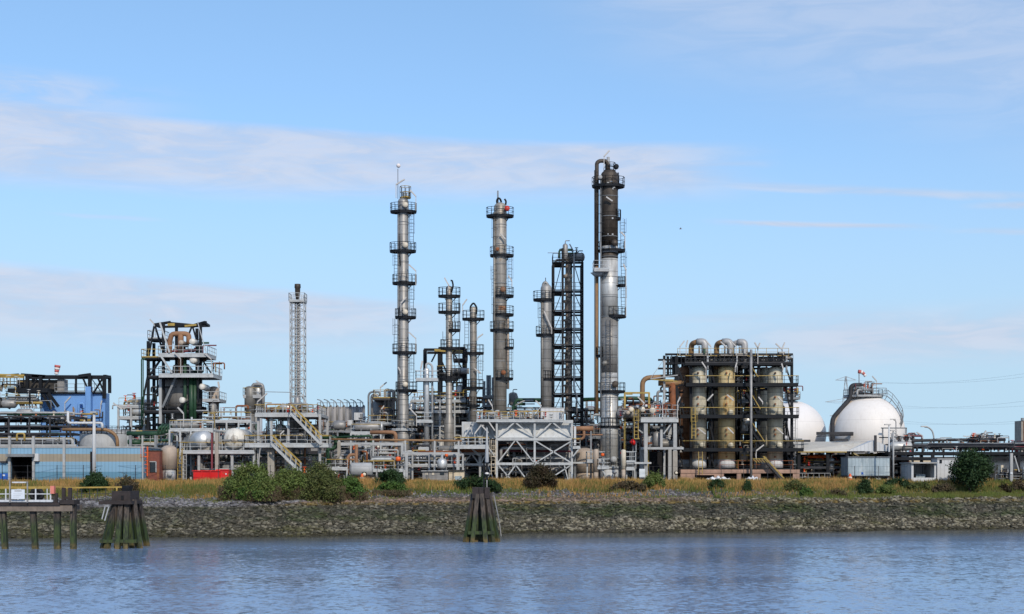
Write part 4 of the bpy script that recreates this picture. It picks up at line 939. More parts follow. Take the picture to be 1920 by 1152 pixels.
# ============================================================= blue warehouse and neighbours
t = Thing('warehouse', 'long pale blue corrugated warehouse with a beige band and dark doorway', 'warehouse', 120, 163)
D = 14.0; x0, x1 = t.X(-90), t.X(270)
def skin(a, b, y0, y1, m, name='wall'):
    t.part(name, MB().box(t.X(a), t.X(b), 0, .3, t.Z(y1), t.Z(y0)), m)
for a, b in ((-90, 20.5), (62, 270)):
    skin(a, b, 840, 851.5, 'blue_clad'); skin(a, b, 851.5, 866, 'beige_band'); skin(a, b, 866, 885, 'blue_clad'); t.part('wall', MB().box(t.X(a), t.X(b), 0, .3, -.1, t.Z(885)), 'blue_clad_dark')
skin(20.5, 62, 840, 852, 'blue_clad'); 
t.part('wall', MB().box(t.X(270)-.3, t.X(270)-.003, .3, D, 0, t.Z(840)-.01).box(x0, x1-.31, D-.3, D, 0, t.Z(840)-.01), 'blue_clad')
t.part('roof', MB().box(x0-.1, x1+.1, -.08, D+.1, t.Z(840)-.0, t.Z(837.5)), 'light_grey'); t.part('parapet', MB().box(x0, t.X(143), -.1, .25, t.Z(837.4), t.Z(833.5)), 'light_grey')
t.part('doorway', MB().box(t.X(20), t.X(62.5), 3.5, 3.7, -.05, t.Z(852)).box(t.X(20.5), t.X(21), .31, 3.5, 0, t.Z(852)).box(t.X(61.5), t.X(62), .31, 3.5, 0, t.Z(852)), 'opening_shade')  # near-black lining stands in for the unlit interior
t.part('canopy', MB().box(t.X(17), t.X(68), -1.2, -.02, t.Z(857), t.Z(851.6)), 'grey_steel')
for x in (19.5, 64.5, 121.5): t.part('downpipe', MB().box(t.X(x)-.13, t.X(x)+.13, -.4, -.12, 0, t.Z(818 if x < 100 else 820)), 'light_grey')
t.part('downpipe', MB().box(t.X(267.5), t.X(269.5), -.3, -.02, 0, t.Z(840)), 'light_grey'); t.part('door_strip', MB().box(t.X(169.5), t.X(173), -.08, -.01, 0, t.Z(847)), 'opening_shade')
t.part('lamp_box', MB().box(t.X(66), t.X(75), -.5, -.02, t.Z(865), t.Z(851)), 'panel_white'); t.part('sign', MB().box(t.X(-4), t.X(16), -.1, -.02, t.Z(899), t.Z(888)), 'blue_sign'); t.part('sign', MB().box(t.X(5), t.X(10), -.13, -.101, t.Z(893), t.Z(890)), 'sign_face')
t.part('lamp', MB().box(t.X(2), t.X(14), -.4, -.02, t.Z(868), t.Z(865)), BD)
t = Thing('lamp_post', 'tall plain white pole in front of the blue warehouse', 'lamp post', 176.5, 161)
t.part('pole', MB().lathe(0, 0, [(0, .24), (t.Z(830), .2), (t.Z(775), .15)], 10), 'panel_white'); t.part('lamp_head', MB().box(-.35, .35, -.4, .3, t.Z(775), t.Z(772)), 'light_grey')
t = Thing('brick_hut', 'red brick hut with a dark window beside the blue warehouse', 'hut', 285, 164)
t.part('wall', MB().box(t.X(271), t.X(299), 0, 5, 0, t.Z(846)), 'brick'); w_ = t.part('window', MB().box(t.X(281), t.X(292.5), -.08, -.01, t.Z(886), t.Z(866)), 'glass_dark'); t.part('frame', MB().bar(t.p(293, 886, -.1), t.p(293, 866, -.1), .1).bar(t.p(281, 866, -.1), t.p(293, 866, -.1), .1), 'light_grey', w_)
t.part('roof', MB().box(t.X(270.5), t.X(299.5), -.1, 5.1, t.Z(846), t.Z(844)), 'dark_mix')
t.part('ladder', MB().ladder(t.X(275.5), -.7, t.Z(893), t.Z(838), cage=True, w=.45, r=.045), 'orange')
t.part('door', MB().box(t.X(294.6), t.X(298), -.04, -.01, 0, t.Z(880)), 'rust')
t = Thing('storage_tank', 'wide pale low storage tank rising behind the blue warehouse', 'tank', 186, 184)
t.part('shell', MB().lathe(0, 3, [(0, 48*t.k), (t.Z(816), 48*t.k), (t.Z(806), 40*t.k), (t.Z(803), 20*t.k), (t.Z(802), .02)], 48), 'light_grey')
t.part('pipe', MB().tube([t.p(120, 806, -.6), t.p(205, 806, -.6), t.p(222, 818, -.6), t.p(223, 845, -.6)], .22, 8, fil=1.2), 'brown_pipe')
t.part('pipe', MB().tube([t.p(132, 772, -1), t.p(132, 794, -1), t.p(196, 794, -1), t.p(196, 804, -1)], .17, 8), 'panel_white'); t.part('railing', MB().rail(ring_pts(0, 3, 46*t.k, t.Z(815), 30), closed=True), BD)
# vessels
def upright(label, px, rpx, y0, y1, Y, m, name='storage_vessel', cat='vessel', legs=True, group=None, extra=None, dome=.5):
    t = Thing(name, label, cat, px, Y, group); zb = t.Z(y1); r = rpx*t.k
    vtank(t, px, rpx, y0, y1, 0, m, 'shell', dome=dome)
    t.part('skirt', MB().lathe(0, 0, [(0, r*.85), (zb, r*.85)], 20), extra or m)
    return t
t = upright('upright beige pressure vessel with a silver base by the brick hut', 317, 14.5, 835, 880, 166, 'beige_vessel', extra='silver'); t.part('manhole', MB().lathe(t.X(322), t.Z(889), [(-1.1, .02), (-1.1, .3), (-.95, .3), (-.6, .25)], 12, ax='y'), 'light_grey')
upright('squat beige tank on the ground right of the white cooler frame', 1097, 21, 840, 885, 186, 'beige_vessel', dome=.5)
upright('big grey cylinder standing inside the white stair platform', 559, 17.5, 778, 880, 177, 'tank_grey', dome=.2)
upright('silver jacketed tank between the slim silver and the widening column', 824, 12.5, 757, 802, 196, 'clad_bright', dome=.5)
upright('grey brown tank with yellow roof rail left of the ball-topped column', 718, 20, 751, 800, 196, 'tank_grey', dome=.12)
upright('small steel tank seen right of the ball-topped column', 771, 8, 756, 800, 192, 'clad_bright')
upright('tan vessel with silver cone beside two orange valves', 730, 7.5, 850, 884, 176, 'beige_vessel')
upright('small grey tank hidden behind the slim columns', 864, 10, 748, 800, 200, 'tank_grey')
t = upright('grey domed vessel, left of a paired set on a platform', 469, 10.5, 724, 775, 192, 'clad_grey'); 
t = upright('polished domed vessel, right of a paired set under a hooped duct', 484, 9.5, 717, 775, 193, 'silver'); t.part('duct', MB().tube([t.p(476, 726, -1), t.p(478, 722, -1), t.p(494, 722, -1), t.p(496, 730, -1), t.p(496, 775, -1)], .22, 8), 'mid_pipe')
deck(t, 460, 494, 744, -1.6, 1, 'light_grey', rail='light_grey', top='yellow_dull'); t.lamp((494, 735), (494, 723), (480, 714)); t.lamp((488, 775), (490, 756), (508, 740), dy=-3); t.part('cable_line', MB().bar(t.p(497, 735), t.p(545, 736), .08).bar(t.p(545, 736), t.p(545, 770), .09), 'grey_steel')
# silos
for i in range(7):
    px = 602 + i*12.4
    t = Thing('silo', ['silo of the row nearest the stair platform', 'second grey silo from the stair platform', 'third grey silo from the stair platform', 'middle grey silo of the row of seven', 'third grey silo from the white hopper boxes', 'second grey silo from the white hopper boxes', 'grey silo standing behind the white hopper boxes'][i], 'silo', px, 216, 'row of grey silos with hooped pipes')
    r = 6.4*t.k; zt = t.Z(766); t.part('shell', MB().lathe(0, 0, [(0, r), (zt, r), (t.Z(763), r*.75)], 20), 'silo'); t.part('filter_head', MB().lathe(r*.9, -.2, [(zt-2.6, r*.42), (t.Z(762), r*.42), (t.Z(760), r*.25)], 12), 'tank_grey')
    t.part('hooped_pipe', MB().tube([(-r, -.5, t.Z(762)+1.0), (-r*.2, -.5, t.Z(757)+.5), (r*.6, -.5, t.Z(757)+.2), (r*.9, -.5, t.Z(763))], .07, 6), 'grey_steel')
    t.part('mast', MB().bar((0, -.6, zt), (0, -.6, t.Z(753)), .09).bar((-r, -.6, t.Z(756)), (r, -.6, t.Z(756)), .07), 'grey_steel')
t = Thing('hopper_unit', 'white boxy hopper unit at the end of the silo row', 'machine', 672, 208)
t.part('casing', MB().box(t.X(664), t.X(681), 0, 2, t.Z(788), t.Z(774)), 'panel_white'); t.part('casing', MB().box(t.X(652), t.X(661), 0, 2, t.Z(797), t.Z(788)), 'panel_white'); t.part('louvre', MB().box(t.X(675), t.X(681), -.05, -.01, t.Z(786), t.Z(776)), 'grey_steel')
t.part('frame', MB().bar(t.p(656, 900), t.p(656, 797), .3).bar(t.p(665, 900), t.p(665, 788), .3).bar(t.p(680, 900), t.p(680, 788), .3).bar(t.p(664, 788), t.p(668, 797), .3), 'grey_steel')
clutter(t, 664, 690, 786, 800, 0, 2, 4, 4, 4, 0, 3, ['yellow_dull', 'grey_steel', 'maroon'])

# ============================================================= drums on their deck
t = Thing('drum_platform', 'white raised deck carrying two large horizontal drums', 'platform', 412, 171)
frame(t, [345, 375, 410, 437, 478], [848], (-.5, 6), .3, 'light_grey'); deck(t, 340, 480, 847, -1.0, 7, 'white_paint', top='yellow_dull'); t.part('concrete_post', MB().box(t.X(407), t.X(413), -1.2, -.6, 0, t.Z(812)), 'concrete'); t.part('red_post', MB().box(t.X(400), t.X(403), -1.3, -1.05, t.Z(880), t.Z(812)), 'maroon')
t.part('ladder', MB().ladder(t.X(343), -1.6, 0, t.Z(842), r=.045), 'yellow_dull'); t.part('ladder', MB().ladder(t.X(350.5), -1.4, 0, t.Z(848), cage=False), 'white_rail')
clutter(t, 345, 476, 852, 898, .5, 6, 31, 12, 12, 5, 12, [BD, 'grey_steel', 'mid_pipe', 'rust', 'light_grey'])
t = Thing('horizontal_drum', 'polished silver horizontal drum with a domed end', 'drum', 378, 172, z=H + (HY-848)*172/F)
a = Vector(t.p(386, 826, -.6)); bdir = Vector((-.55, 1.0, 0)).normalized(); r = 17.5*t.k
mb = MB(); u = Vector((0,0,1)); w_ = bdir.cross(u); n = 28; prof = [(-.5*r, .01), (-.46*r, .32), (-.34*r, .62), (-.16*r, .86), (.04*r, .98), (.15*r, 1), (5.2, 1), (5.5, .9), (5.9, .4), (6.0, .01)]
vs = [a + bdir*t0 + (u*math.cos(2*math.pi*k/n) + w_*math.sin(2*math.pi*k/n))*r*rr for t0, rr in prof for k in range(n)]
mb.add(vs, [(i*n+(k+1)%n, i*n+k, (i+1)*n+k, (i+1)*n+(k+1)%n) for i in range(len(prof)-1) for k in range(n)], True); o = t.part('shell', mb, 'silver')
pm = a - bdir*(.47*r); mm = MB(); mm.cyl(tuple(pm + Vector((.25, 0, -.1))), tuple(pm + Vector((.25, 0, -.1)) - bdir*.28), .26, 14); t.part('manway', mm, 'light_grey')
mb = MB(); [mb.add([a + bdir*s0 + (u*math.cos(2*math.pi*k/n) + w_*math.sin(2*math.pi*k/n))*r*1.03 for s0 in (2.6, 2.9) for k in range(n)], [((k+1)%n, k, n+k, n+(k+1)%n) for k in range(n)], True)]; t.part('band', mb, 'cap_cream')
t.part('saddle', MB().box(-.3, 1.2, -.6, .6, 0, r*.9), 'concrete'); t.part('saddle', MB().box(-2.2, -.8, 3, 4, 0, r*.9), 'concrete')
t = Thing('horizontal_drum', 'weathered white round drum end on two concrete saddles', 'drum', 441, 172, z=H + (HY-848)*172/F)
drum_y(t, 441, 823, 20, -.6, 5.5, 'drum_white', 'shell'); t.part('manway', MB().lathe(t.X(443), t.Z(823), [(-1.3, .02), (-1.3, .42), (-1.05, .42)], 14, ax='y'), 'drum_white'); t.part('tie_bar', MB().bar(t.p(421, 826, -1.1), t.p(461, 826, -1.1), .14, .18), 'grey_steel')
t.part('saddle', MB().box(t.X(424), t.X(458), -.2, .5, 0, t.Z(838)), 'light_grey'); t.part('saddle', MB().box(t.X(424), t.X(458), 4, 4.6, 0, t.Z(838)), 'light_grey')
t = Thing('skip', 'red steel skip, the wider one below the drum deck', 'skip', 387, 167, group='red skips'); t.part('body', MB().add([(-1.5,0,0),(1.5,0,0),(1.5,2,0),(-1.5,2,0),(-1.6,-.1,1.35),(1.6,-.1,1.35),(1.6,2.1,1.35),(-1.6,2.1,1.35)], [(0,3,2,1),(0,1,5,4),(1,2,6,5),(2,3,7,6),(3,0,4,7),(4,5,6,7)]), 'red_paint'); t.part('rim', MB().bar((-1.65,-.15,1.35),(1.65,-.15,1.35),.12), 'red_paint')
t.part('rib', MB().bar((-.5,-.12,.1),(-.5,-.16,1.3),.1).bar((.5,-.12,.1),(.5,-.16,1.3),.1), 'red_paint')
t = Thing('skip', 'red steel skip right beside the leafy green bush', 'skip', 417, 167.3, group='red skips'); t.part('body', MB().box(-.72, .72, 0, 1.9, 0, 1.45), 'red_paint'); t.part('rim', MB().bar((-.76,-.04,1.45),(.76,-.04,1.45),.12), 'red_paint'); t.part('sticker', MB().box(.35,.5,-.03,-.005,.2,.35).box(.35,.5,-.03,-.005,.9,1.05), 'sign_face')

# ============================================================= stair platform
t = Thing('stair_platform', 'two-storey white steel platform with two flights of stairs', 'platform', 545, 171)
frame(t, [484.5, 509, 541, 600], [777, 834], (0, 7), .28, 'light_grey', beamh=.3)
t.part('landing', MB().box(t.X(509)-.4, t.X(509)+.4, -.4, .4, 0, t.Z(834)).box(t.X(541)-.4, t.X(541)+.4, -.4, .4, 0, t.Z(834)), 'concrete')
deck(t, 480, 597, 777, -.8, 7.4, 'white_paint', th=.36); deck(t, 462, 618, 834, -1.2, 2.2, 'white_paint', th=.36)
for a, b in (((550, 777), (606, 834)), ((515, 834), (568, 885))):
    o = t.part('stair', MB().stairs(t.p(*a, -2.2), t.p(*b, -2.2)), 'white_paint'); A_, B_ = Vector(t.p(*a, -2.2)), Vector(t.p(*b, -2.2)); mb = MB(); mb2 = MB()
    for oy in (0, .9):
        o_ = Vector((0, oy, 0)); mb.bar(A_+o_+Vector((0,0,1.1)), B_+o_+Vector((0,0,1.1)), .1); mb.bar(A_+o_+Vector((0,0,.6)), B_+o_+Vector((0,0,.6)), .06)
        for i in range(7): q = A_.lerp(B_, i/6)+o_; mb2.bar(q, q+Vector((0,0,1.1)), .07)
    t.part('stair_rail', mb, 'yellow', o); t.part('stair_post', mb2, 'white_rail', o)
clutter(t, 482, 598, 782, 830, 1, 6.5, 41, 12, 16, 4, 14); clutter(t, 465, 615, 840, 890, 1.5, 6.5, 42, 10, 12, 3, 10); clutter(t, 484, 596, 762, 775, .5, 6, 43, 6, 16, 4, 16, ['mid_pipe', 'light_grey', 'yellow_dull', 'rust', 'grey_steel'])
t.part('exchanger', MB().lathe(t.X(520), t.Z(803), [(1.4, .02), (1.3, .4), (1.5, .55), (4, .55)], 16, ax='y'), 'mid_pipe')
t.lamp((484, 900), (491, 838), (491, 838), dy=-1); t.lamp((527, 822), (527, 815), (534, 808), dy=-.5)

# ============================================================= pipe racks in the busy middle and back; some dark ones added to darken the gaps
W1 = ['light_grey', 'mid_pipe', 'white_rail', 'silver', 'grey_steel', 'yellow_dull', 'light_grey', BD]
DK = ['black_steel', BD, 'grey_steel', BD, 'mid_pipe', 'green_dark', 'brown_pipe', 'rust']
GR = ['green', 'green_dark', 'light_grey', 'mid_pipe', BD, 'yellow_dull', 'rust_pipe']
RU = ['rust', 'rust_pipe', BD, 'grey_steel', 'mid_pipe', 'maroon', 'black_steel', 'light_grey']
rack('dark pipe rack in front of the blue block with white pipes on top', -60, 132, 768, 186, [780, 798, 812], 7, 'black_dusty', 51, nh=30, nv=16, nd=3, nval=12, cols=DK + ['light_grey', 'light_grey'], rails=False, step=40)
rack('white railed pipe bridge just behind the warehouse roof', -60, 138, 818, 180, [838], 3, 'light_grey', 52, nh=6, nv=8, nd=1, nval=6, cols=['light_grey', 'green', 'yellow_dull', BD], rail_levels=[838], top='yellow_dull')
rack('grey rack of small exchangers left of the dark reactor tower', 222, 270, 744, 194, [762, 783, 806, 830], 6, 'light_grey', 53, w=.26, nh=12, nv=14, nd=5, nval=12, cols=W1, rail_levels=[762, 783], step=24, lamps=[((238, 765), (230, 768), (213, 756))])
rack('low rack with thick green pipes behind the brick hut', 240, 322, 806, 180, [812, 832, 846], 5, 'light_grey', 54, nh=6, nv=6, nd=0, nval=8, cols=GR, rail_levels=[846, 832], top='yellow_dull', step=28)
for y, r_, a, b in ((813, .38, 236, 312), (825, .26, 240, 262), (832, .3, 240, 300)):
    pass
t = Thing('green_pipeline', 'thick bright green pipe with four risers near the brick hut', 'pipe', 275, 177)
t.part('pipe', MB().tube([t.p(238, 813), t.p(300, 813), t.p(320, 806)], .28, 12), 'green'); t.part('pipe', MB().tube([t.p(238, 829, .5), t.p(262, 829, .5)], .32, 12), 'green')
for x in (298, 304, 310, 316): t.part('riser', MB().tube([t.p(x, 813, -.2), t.p(x, 803, -.2), t.p(x+4, 801, -.2), t.p(x+4, 795, 1)], .15, 8), 'green')
t.part('support', MB().bar(t.p(245, 900), t.p(245, 816), .3).bar(t.p(292, 900), t.p(292, 816), .3), 'grey_steel')
rack('white gangway and rails above the silver drum', 318, 398, 780, 174, [806], 4, 'white_paint', 55, nh=4, nv=6, nd=1, nval=6, cols=W1, rail_levels=[806], step=20, lamps=[((345, 800), (345, 776), (334, 764))])
rack('upper white gangway with yellow handrail leading to the paired vessels', 380, 470, 765, 180, [790, 806], 5, 'white_paint', 56, nh=14, nv=16, nd=4, nval=14, cols=W1 + ['yellow', 'rust'], rail_levels=[790], step=22)
rack('grey process rack behind the white round drum', 380, 482, 800, 185, [815, 835, 858], 8, 'grey_steel', 57, nh=14, nv=14, nd=6, nval=10, cols=DK, rails=False)
rack('dark thicket of vessels beneath the reactor tower', 190, 400, 800, 198, [812, 832, 856], 8, 'black_dusty', 58, nh=22, nv=20, nd=8, nval=10, cols=DK + GR, rails=False)
rack('pipe rack with green lines under the silo row', 600, 700, 795, 190, [808, 824, 846], 8, 'grey_steel', 59, nh=20, nv=18, nd=5, nval=16, cols=GR + ['mid_pipe', 'silver'], rails=False, step=32)
rack('white walkway with yellow handrail between stair platform and stop sign', 606, 651, 864, 173, [879], 3, 'white_paint', 60, nh=5, nv=5, nd=1, nval=4, cols=W1, rail_levels=[879], step=44)
rack('white lower deck with twin stairs beside the orange valves', 681, 758, 838, 174, [882], 4, 'white_paint', 61, nh=8, nv=10, nd=2, nval=12, cols=W1 + ['rust'], rail_levels=[882], step=26)
rack('mid-height white walkway left of the ball-topped column', 658, 714, 795, 184, [812], 4, 'white_paint', 62, nh=8, nv=8, nd=1, nval=10, cols=W1 + ['rust'], rail_levels=[812], step=28)
rack('busy grey rack with hooped pipes around the brown tank', 690, 800, 765, 190, [795, 812, 842], 9, 'grey_steel', 63, nh=24, nv=30, nd=5, nval=22, cols=W1 + ['rust', 'yellow_dull', 'rust_pipe'], rail_levels=[795], step=26)
rack('tangle of pipes and decks behind the slim silver column', 770, 880, 735, 194, [752, 772, 798, 826], 6, 'light_grey', 64, w=.2, nh=26, nv=34, nd=6, nval=26, cols=W1 + ['yellow_dull', 'rust', 'yellow'], rail_levels=[752, 772], step=26, top='yellow_dull')
rack('low deck of pumps and pipework in front of the widening column', 742, 868, 845, 177, [851, 873], 7, 'light_grey', 65, w=.2, nh=18, nv=24, nd=7, nval=22, cols=W1 + ['rust', 'orange', 'silver'], rail_levels=[873], step=30, top='white_rail')
rack('dark rack of valves between the portal frame and the pink-patched column', 862, 930, 738, 198, [765, 795], 8, 'black_dusty', 66, nh=10, nv=18, nd=3, nval=10, cols=DK + ['grey_steel', 'light_grey'], rails=False, step=22)
rack('rack with dark green header pipes above the white cooler', 930, 1038, 748, 200, [764, 790], 7, 'grey_steel', 67, nh=8, nv=18, nd=3, nval=16, cols=['green_dark', 'grey_steel', 'light_grey', 'mid_pipe', BD], rails=False, step=27, lamps=[((975, 765), (972, 750), (968, 738))])
rack('rusty pipe rack between the cooler frame and the tallest column', 1068, 1130, 765, 194, [795, 820, 850], 8, 'grey_steel', 68, nh=16, nv=16, nd=3, nval=10, cols=RU, rails=True, rail_levels=[768, 820], step=30, top='rust', rm='grey_steel')
rack('rust-red pipe maze right of the tallest column', 1160, 1246, 748, 190, [770, 800, 828, 858], 8, 'grey_steel', 69, nh=26, nv=26, nd=7, nval=20, cols=RU, rails=False, step=28)
rack('black rack under the cooler frame', 870, 1100, 830, 188, [838, 862, 882], 8, 'black_dusty', 70, nh=20, nv=18, nd=8, nval=10, cols=DK, rails=False, step=44)
rack('dark pump row behind the bushes left of the tanker', 600, 870, 850, 186, [868, 886], 8, 'black_dusty', 71, nh=18, nv=20, nd=10, nval=18, cols=DK + ['silver', 'rust'], rails=False, step=50)
rack('deep shadowed pipe bay under the reactor cage approach', 1160, 1290, 800, 200, [830, 860], 10, 'black_dusty', 72, nh=14, nv=14, nd=5, nval=8, cols=DK, rails=False, step=40)
# long horizontal lines
t = Thing('pipeline', 'long straight olive-brown pipe crossing in front of the columns', 'pipe', 760, 175)
t.part('pipe', MB().tube([t.p(618, 824), t.p(866, 827)], .13, 8), 'brown_pipe')
for x in (636, 700, 760, 815, 860): t.part('support', MB().bar(t.p(x, 903), t.p(x, 826), .22), 'light_grey')
t = Thing('gantry_beam', 'white horizontal beam on a concrete post by the green pipe loop', 'beam', 690, 175)
t.part('beam', MB().bar(t.p(638, 833), t.p(757, 833), .3, .38), 'light_grey'); t.part('post', MB().box(t.X(633), t.X(639), -.3, .3, 0, t.Z(828)), 'concrete'); t.part('post', MB().box(t.X(752), t.X(757), -.2, .2, 0, t.Z(835)), 'light_grey')
t = Thing('gantry_beam', 'thin white beam passing the foot of the slim silver column', 'beam', 800, 174)
t.part('beam', MB().bar(t.p(752, 850), t.p(862, 850), .2, .2), 'light_grey'); t.part('post', MB().box(t.X(760), t.X(765), -.2, .2, 0, t.Z(850)), 'light_grey'); t.part('post', MB().box(t.X(856), t.X(859), -.15, .15, 0, t.Z(850)), 'light_grey')
t = Thing('green_pipe_loop', 'dark green hooked pipe at the right end of the stair platform', 'pipe', 622, 176)
t.part('pipe', MB().tube([t.p(600, 820), t.p(630, 820), t.p(630, 841), t.p(614, 841), t.p(614, 900)], .26, 10), 'green'); t.part('pipe', MB().tube([t.p(627, 820, 1), t.p(695, 817, 1), t.p(695, 850, 1)], .14, 8), 'green')
t = Thing('rusty_pipe_loop', 'pair of orange-brown pipes looping down beside the stop sign', 'pipe', 662, 174)
t.part('pipe', MB().tube([t.p(652, 903), t.p(652, 858), t.p(657, 853), t.p(668, 853)], .2, 9), 'rust_pipe'); t.part('pipe', MB().tube([t.p(668, 834), t.p(668, 868), t.p(673, 876), t.p(682, 876)], .22, 9), 'rust_pipe'); t.part('pipe', MB().tube([t.p(652, 862), t.p(668, 862)], .12, 8), 'rust_pipe')
t = Thing('rusty_header', 'orange-brown header pipe turning down left of the ball-topped column', 'pipe', 730, 182)
t.part('pipe', MB().tube([t.p(694, 811), t.p(742, 811), t.p(742, 850), t.p(742, 900)], .26, 9), 'rust_pipe')
t = Thing('rusty_header', 'horizontal orange header between cooler frame and tallest column', 'pipe', 1100, 180)
t.part('pipe', MB().tube([t.p(1070, 804), t.p(1112, 804)], .32, 12), 'rust_pipe'); t.part('pipe', MB().tube([t.p(1095, 804), t.p(1095, 820), t.p(1090, 824), t.p(1080, 824)], .18, 9), 'rust_pipe'); t.part('pipe', MB().tube([t.p(1075, 815.5), t.p(1130, 815.5)], .09, 7), 'rust_pipe'); t.part('support', MB().bar(t.p(1108, 903), t.p(1108, 806), .2).bar(t.p(1078, 903), t.p(1078, 806), .2), 'grey_steel')
t = Thing('hooped_pipes', 'tall thin grey pipes arching over the grey-brown tank', 'pipe', 712, 193)
for a, b, y0, r_ in ((691, 712, 735, .14), (697, 708, 741, .2), (722, 731, 731, .17), (729, 738, 733, .22)):
    t.part('pipe', MB().tube([t.p(a, 800), t.p(a, y0), t.p(b, y0), t.p(b, y0+8 if b < 720 else 785)], r_, 8, fil=.7), 'mid_pipe' if r_ > .15 else 'grey_steel')
deck(t, 702, 742, 748, -1.6, 2, 'black_dusty', rail='yellow_dull', top='yellow'); t.lamp((714, 745), (713, 727), (725, 717)); t.part('support', MB().bar(t.p(694, 903), t.p(694, 795), .2).bar(t.p(735, 903), t.p(735, 780), .2).bar(t.p(704, 903, 2), t.p(704, 748, 2), .2).bar(t.p(741, 903, 2), t.p(741, 748, 2), .2), 'grey_steel')
t.lamp((714, 790), (715, 772), (722, 762), dy=-1.5)
t = Thing('vent_stacks', 'cluster of thin grey vent stacks left of the pink-patched column', 'vent stack', 914, 197)
for x, y in ((908, 715), (914, 704), (918.5, 704), (924, 708)): t.part('stack', MB().lathe(t.X(x), 0, [(0, .18), (t.Z(y), .17)], 9), 'grey_steel')
deck(t, 905, 926, 744, -.8, 1.5, 'grey_steel', rail='grey_steel', top='grey_steel'); deck(t, 905, 926, 760, -.8, 1.5, 'grey_steel', rail=None, sides='')
t = Thing('green_header', 'dark green header pipe bending down behind the cooler railings', 'pipe', 1000, 197)
t.part('pipe', MB().tube([t.p(962, 775), t.p(962, 762), t.p(968, 758), t.p(985, 758)], .2, 8), 'green_dark'); t.part('pipe', MB().tube([t.p(966, 785), t.p(966, 750), t.p(1018, 750)], .24, 9), 'green_dark'); t.part('pipe', MB().tube([t.p(1088, 750), t.p(1180, 747), t.p(1222, 748), t.p(1222, 790)], .28, 9), 'green_dark')
t.part('pipe', MB().tube([t.p(966, 762, -1), t.p(982, 752, -1), t.p(1000, 752, -1)], .12, 7, fil=.8), 'light_grey'); t.part('support', MB().bar(t.p(966, 903), t.p(966, 785), .3).bar(t.p(1100, 903), t.p(1100, 752), .3).bar(t.p(1215, 903), t.p(1215, 752), .3), 'grey_steel')
# orange and other valves singled out
def actuator(label, px, py, rpx, Y, m):
    t = Thing('valve', label, 'valve', px, Y); r = rpx*t.k; z = t.Z(py)
    t.part('diaphragm', MB().lathe(0, 0, [(z-r*.9, r*.5), (z-r*.6, r), (z+r*.6, r), (z+r*.9, r*.5), (z+r, .02)], 16), m); t.part('stem', MB().lathe(0, 0, [(0, .07), (z-r*.9, .07)], 8), 'grey_steel'); t.part('flange', MB().lathe(0, 0, [(z-r*2.2, .1), (z-r*2.2, r*.7), (z-r*1.9, r*.7), (z-r*1.9, .1)], 12), 'grey_steel')
actuator('large orange valve head beside the beige vessel with cone', 746.5, 861, 4.8, 174, 'orange'); actuator('small orange valve head above the larger one', 739.5, 847, 3, 176, 'orange'); actuator('orange-red valve head right of the silver relief valve', 837, 854, 3.2, 175, 'orange')
actuator('orange valve head at the left rail of the tallest column base', 1130, 853, 3.2, 178, 'orange'); actuator('orange valve head under the yellow gantry', 1187, 777, 3.2, 184, 'orange'); actuator('small orange valve right of the tallest column', 1164, 802, 2.6, 184, 'orange'); actuator('red valve head at the right foot of the tallest column', 1166, 850, 3, 180, 'red'); actuator('pale valve head above the orange pair', 709, 838, 2.6, 175, 'cap_cream')
t = Thing('relief_valve', 'shiny silver relief valve body in front of the widening column', 'valve', 829, 174)
t.part('body', MB().lathe(0, 0, [(t.Z(879), .45), (t.Z(874), .62), (t.Z(866), .62), (t.Z(861), .45), (t.Z(860), .15), (t.Z(848), .14)], 16), 'silver'); t.part('stand', MB().lathe(0, 0, [(0, .18), (t.Z(879), .18)], 10), 'grey_steel'); t.part('outlet', MB().tube([t.p(829, 868), t.p(819, 867)], .2, 9), 'silver')
t = Thing('site_cabin', 'low grey cabin with a small dark window behind the grass', 'cabin', 815, 170)
t.part('wall', MB().box(t.X(792), t.X(840), 0, 3, 0, t.Z(884)), 'tank_grey'); t.part('window', MB().box(t.X(825), t.X(833), -.06, -.01, t.Z(891), t.Z(886)), 'glass_dark'); t.part('window', MB().box(t.X(798), t.X(802), -.06, -.01, t.Z(891), t.Z(887)), 'cap_cream'); t.part('window', MB().box(t.X(810), t.X(814), -.06, -.01, t.Z(891), t.Z(887)), 'cap_cream'); t.part('roof', MB().box(t.X(790), t.X(841), -.3, 3.3, t.Z(884), t.Z(882.5)), 'light_grey')
t = Thing('site_cabin', 'cream cabin with a blue-grey window beside the grey one', 'cabin', 856, 170)
t.part('wall', MB().box(t.X(841.5), t.X(870), 0, 3, 0, t.Z(883)), 'cream'); t.part('window', MB().box(t.X(853), t.X(866), -.06, -.01, t.Z(901), t.Z(893)), 'galva'); t.part('roof', MB().box(t.X(841), t.X(871), -.3, 3.3, t.Z(883), t.Z(881.5)), 'dark_mix')
t = Thing('tank_trailer', 'small grey horizontal tank trailer behind the stop sign', 'tank', 672, 171)
t.part('shell', MB().lathe(.9, 1.5, [(t.X(654), .02), (t.X(655), .6), (t.X(658), .85), (t.X(694), .85), (t.X(697), .6), (t.X(698), .02)], 18, ax='x'), 'light_grey'); t.part('rail', MB().rail([t.p(658, 886, .9), t.p(678, 886, .9)], h=.5, toe=False), 'light_grey'); t.part('wheel', MB().lathe(-1, .45, [(.2, .45), (.5, .45)], 14, ax='y').lathe(1.2, .45, [(.2, .45), (.5, .45)], 14, ax='y'), 'rubber')
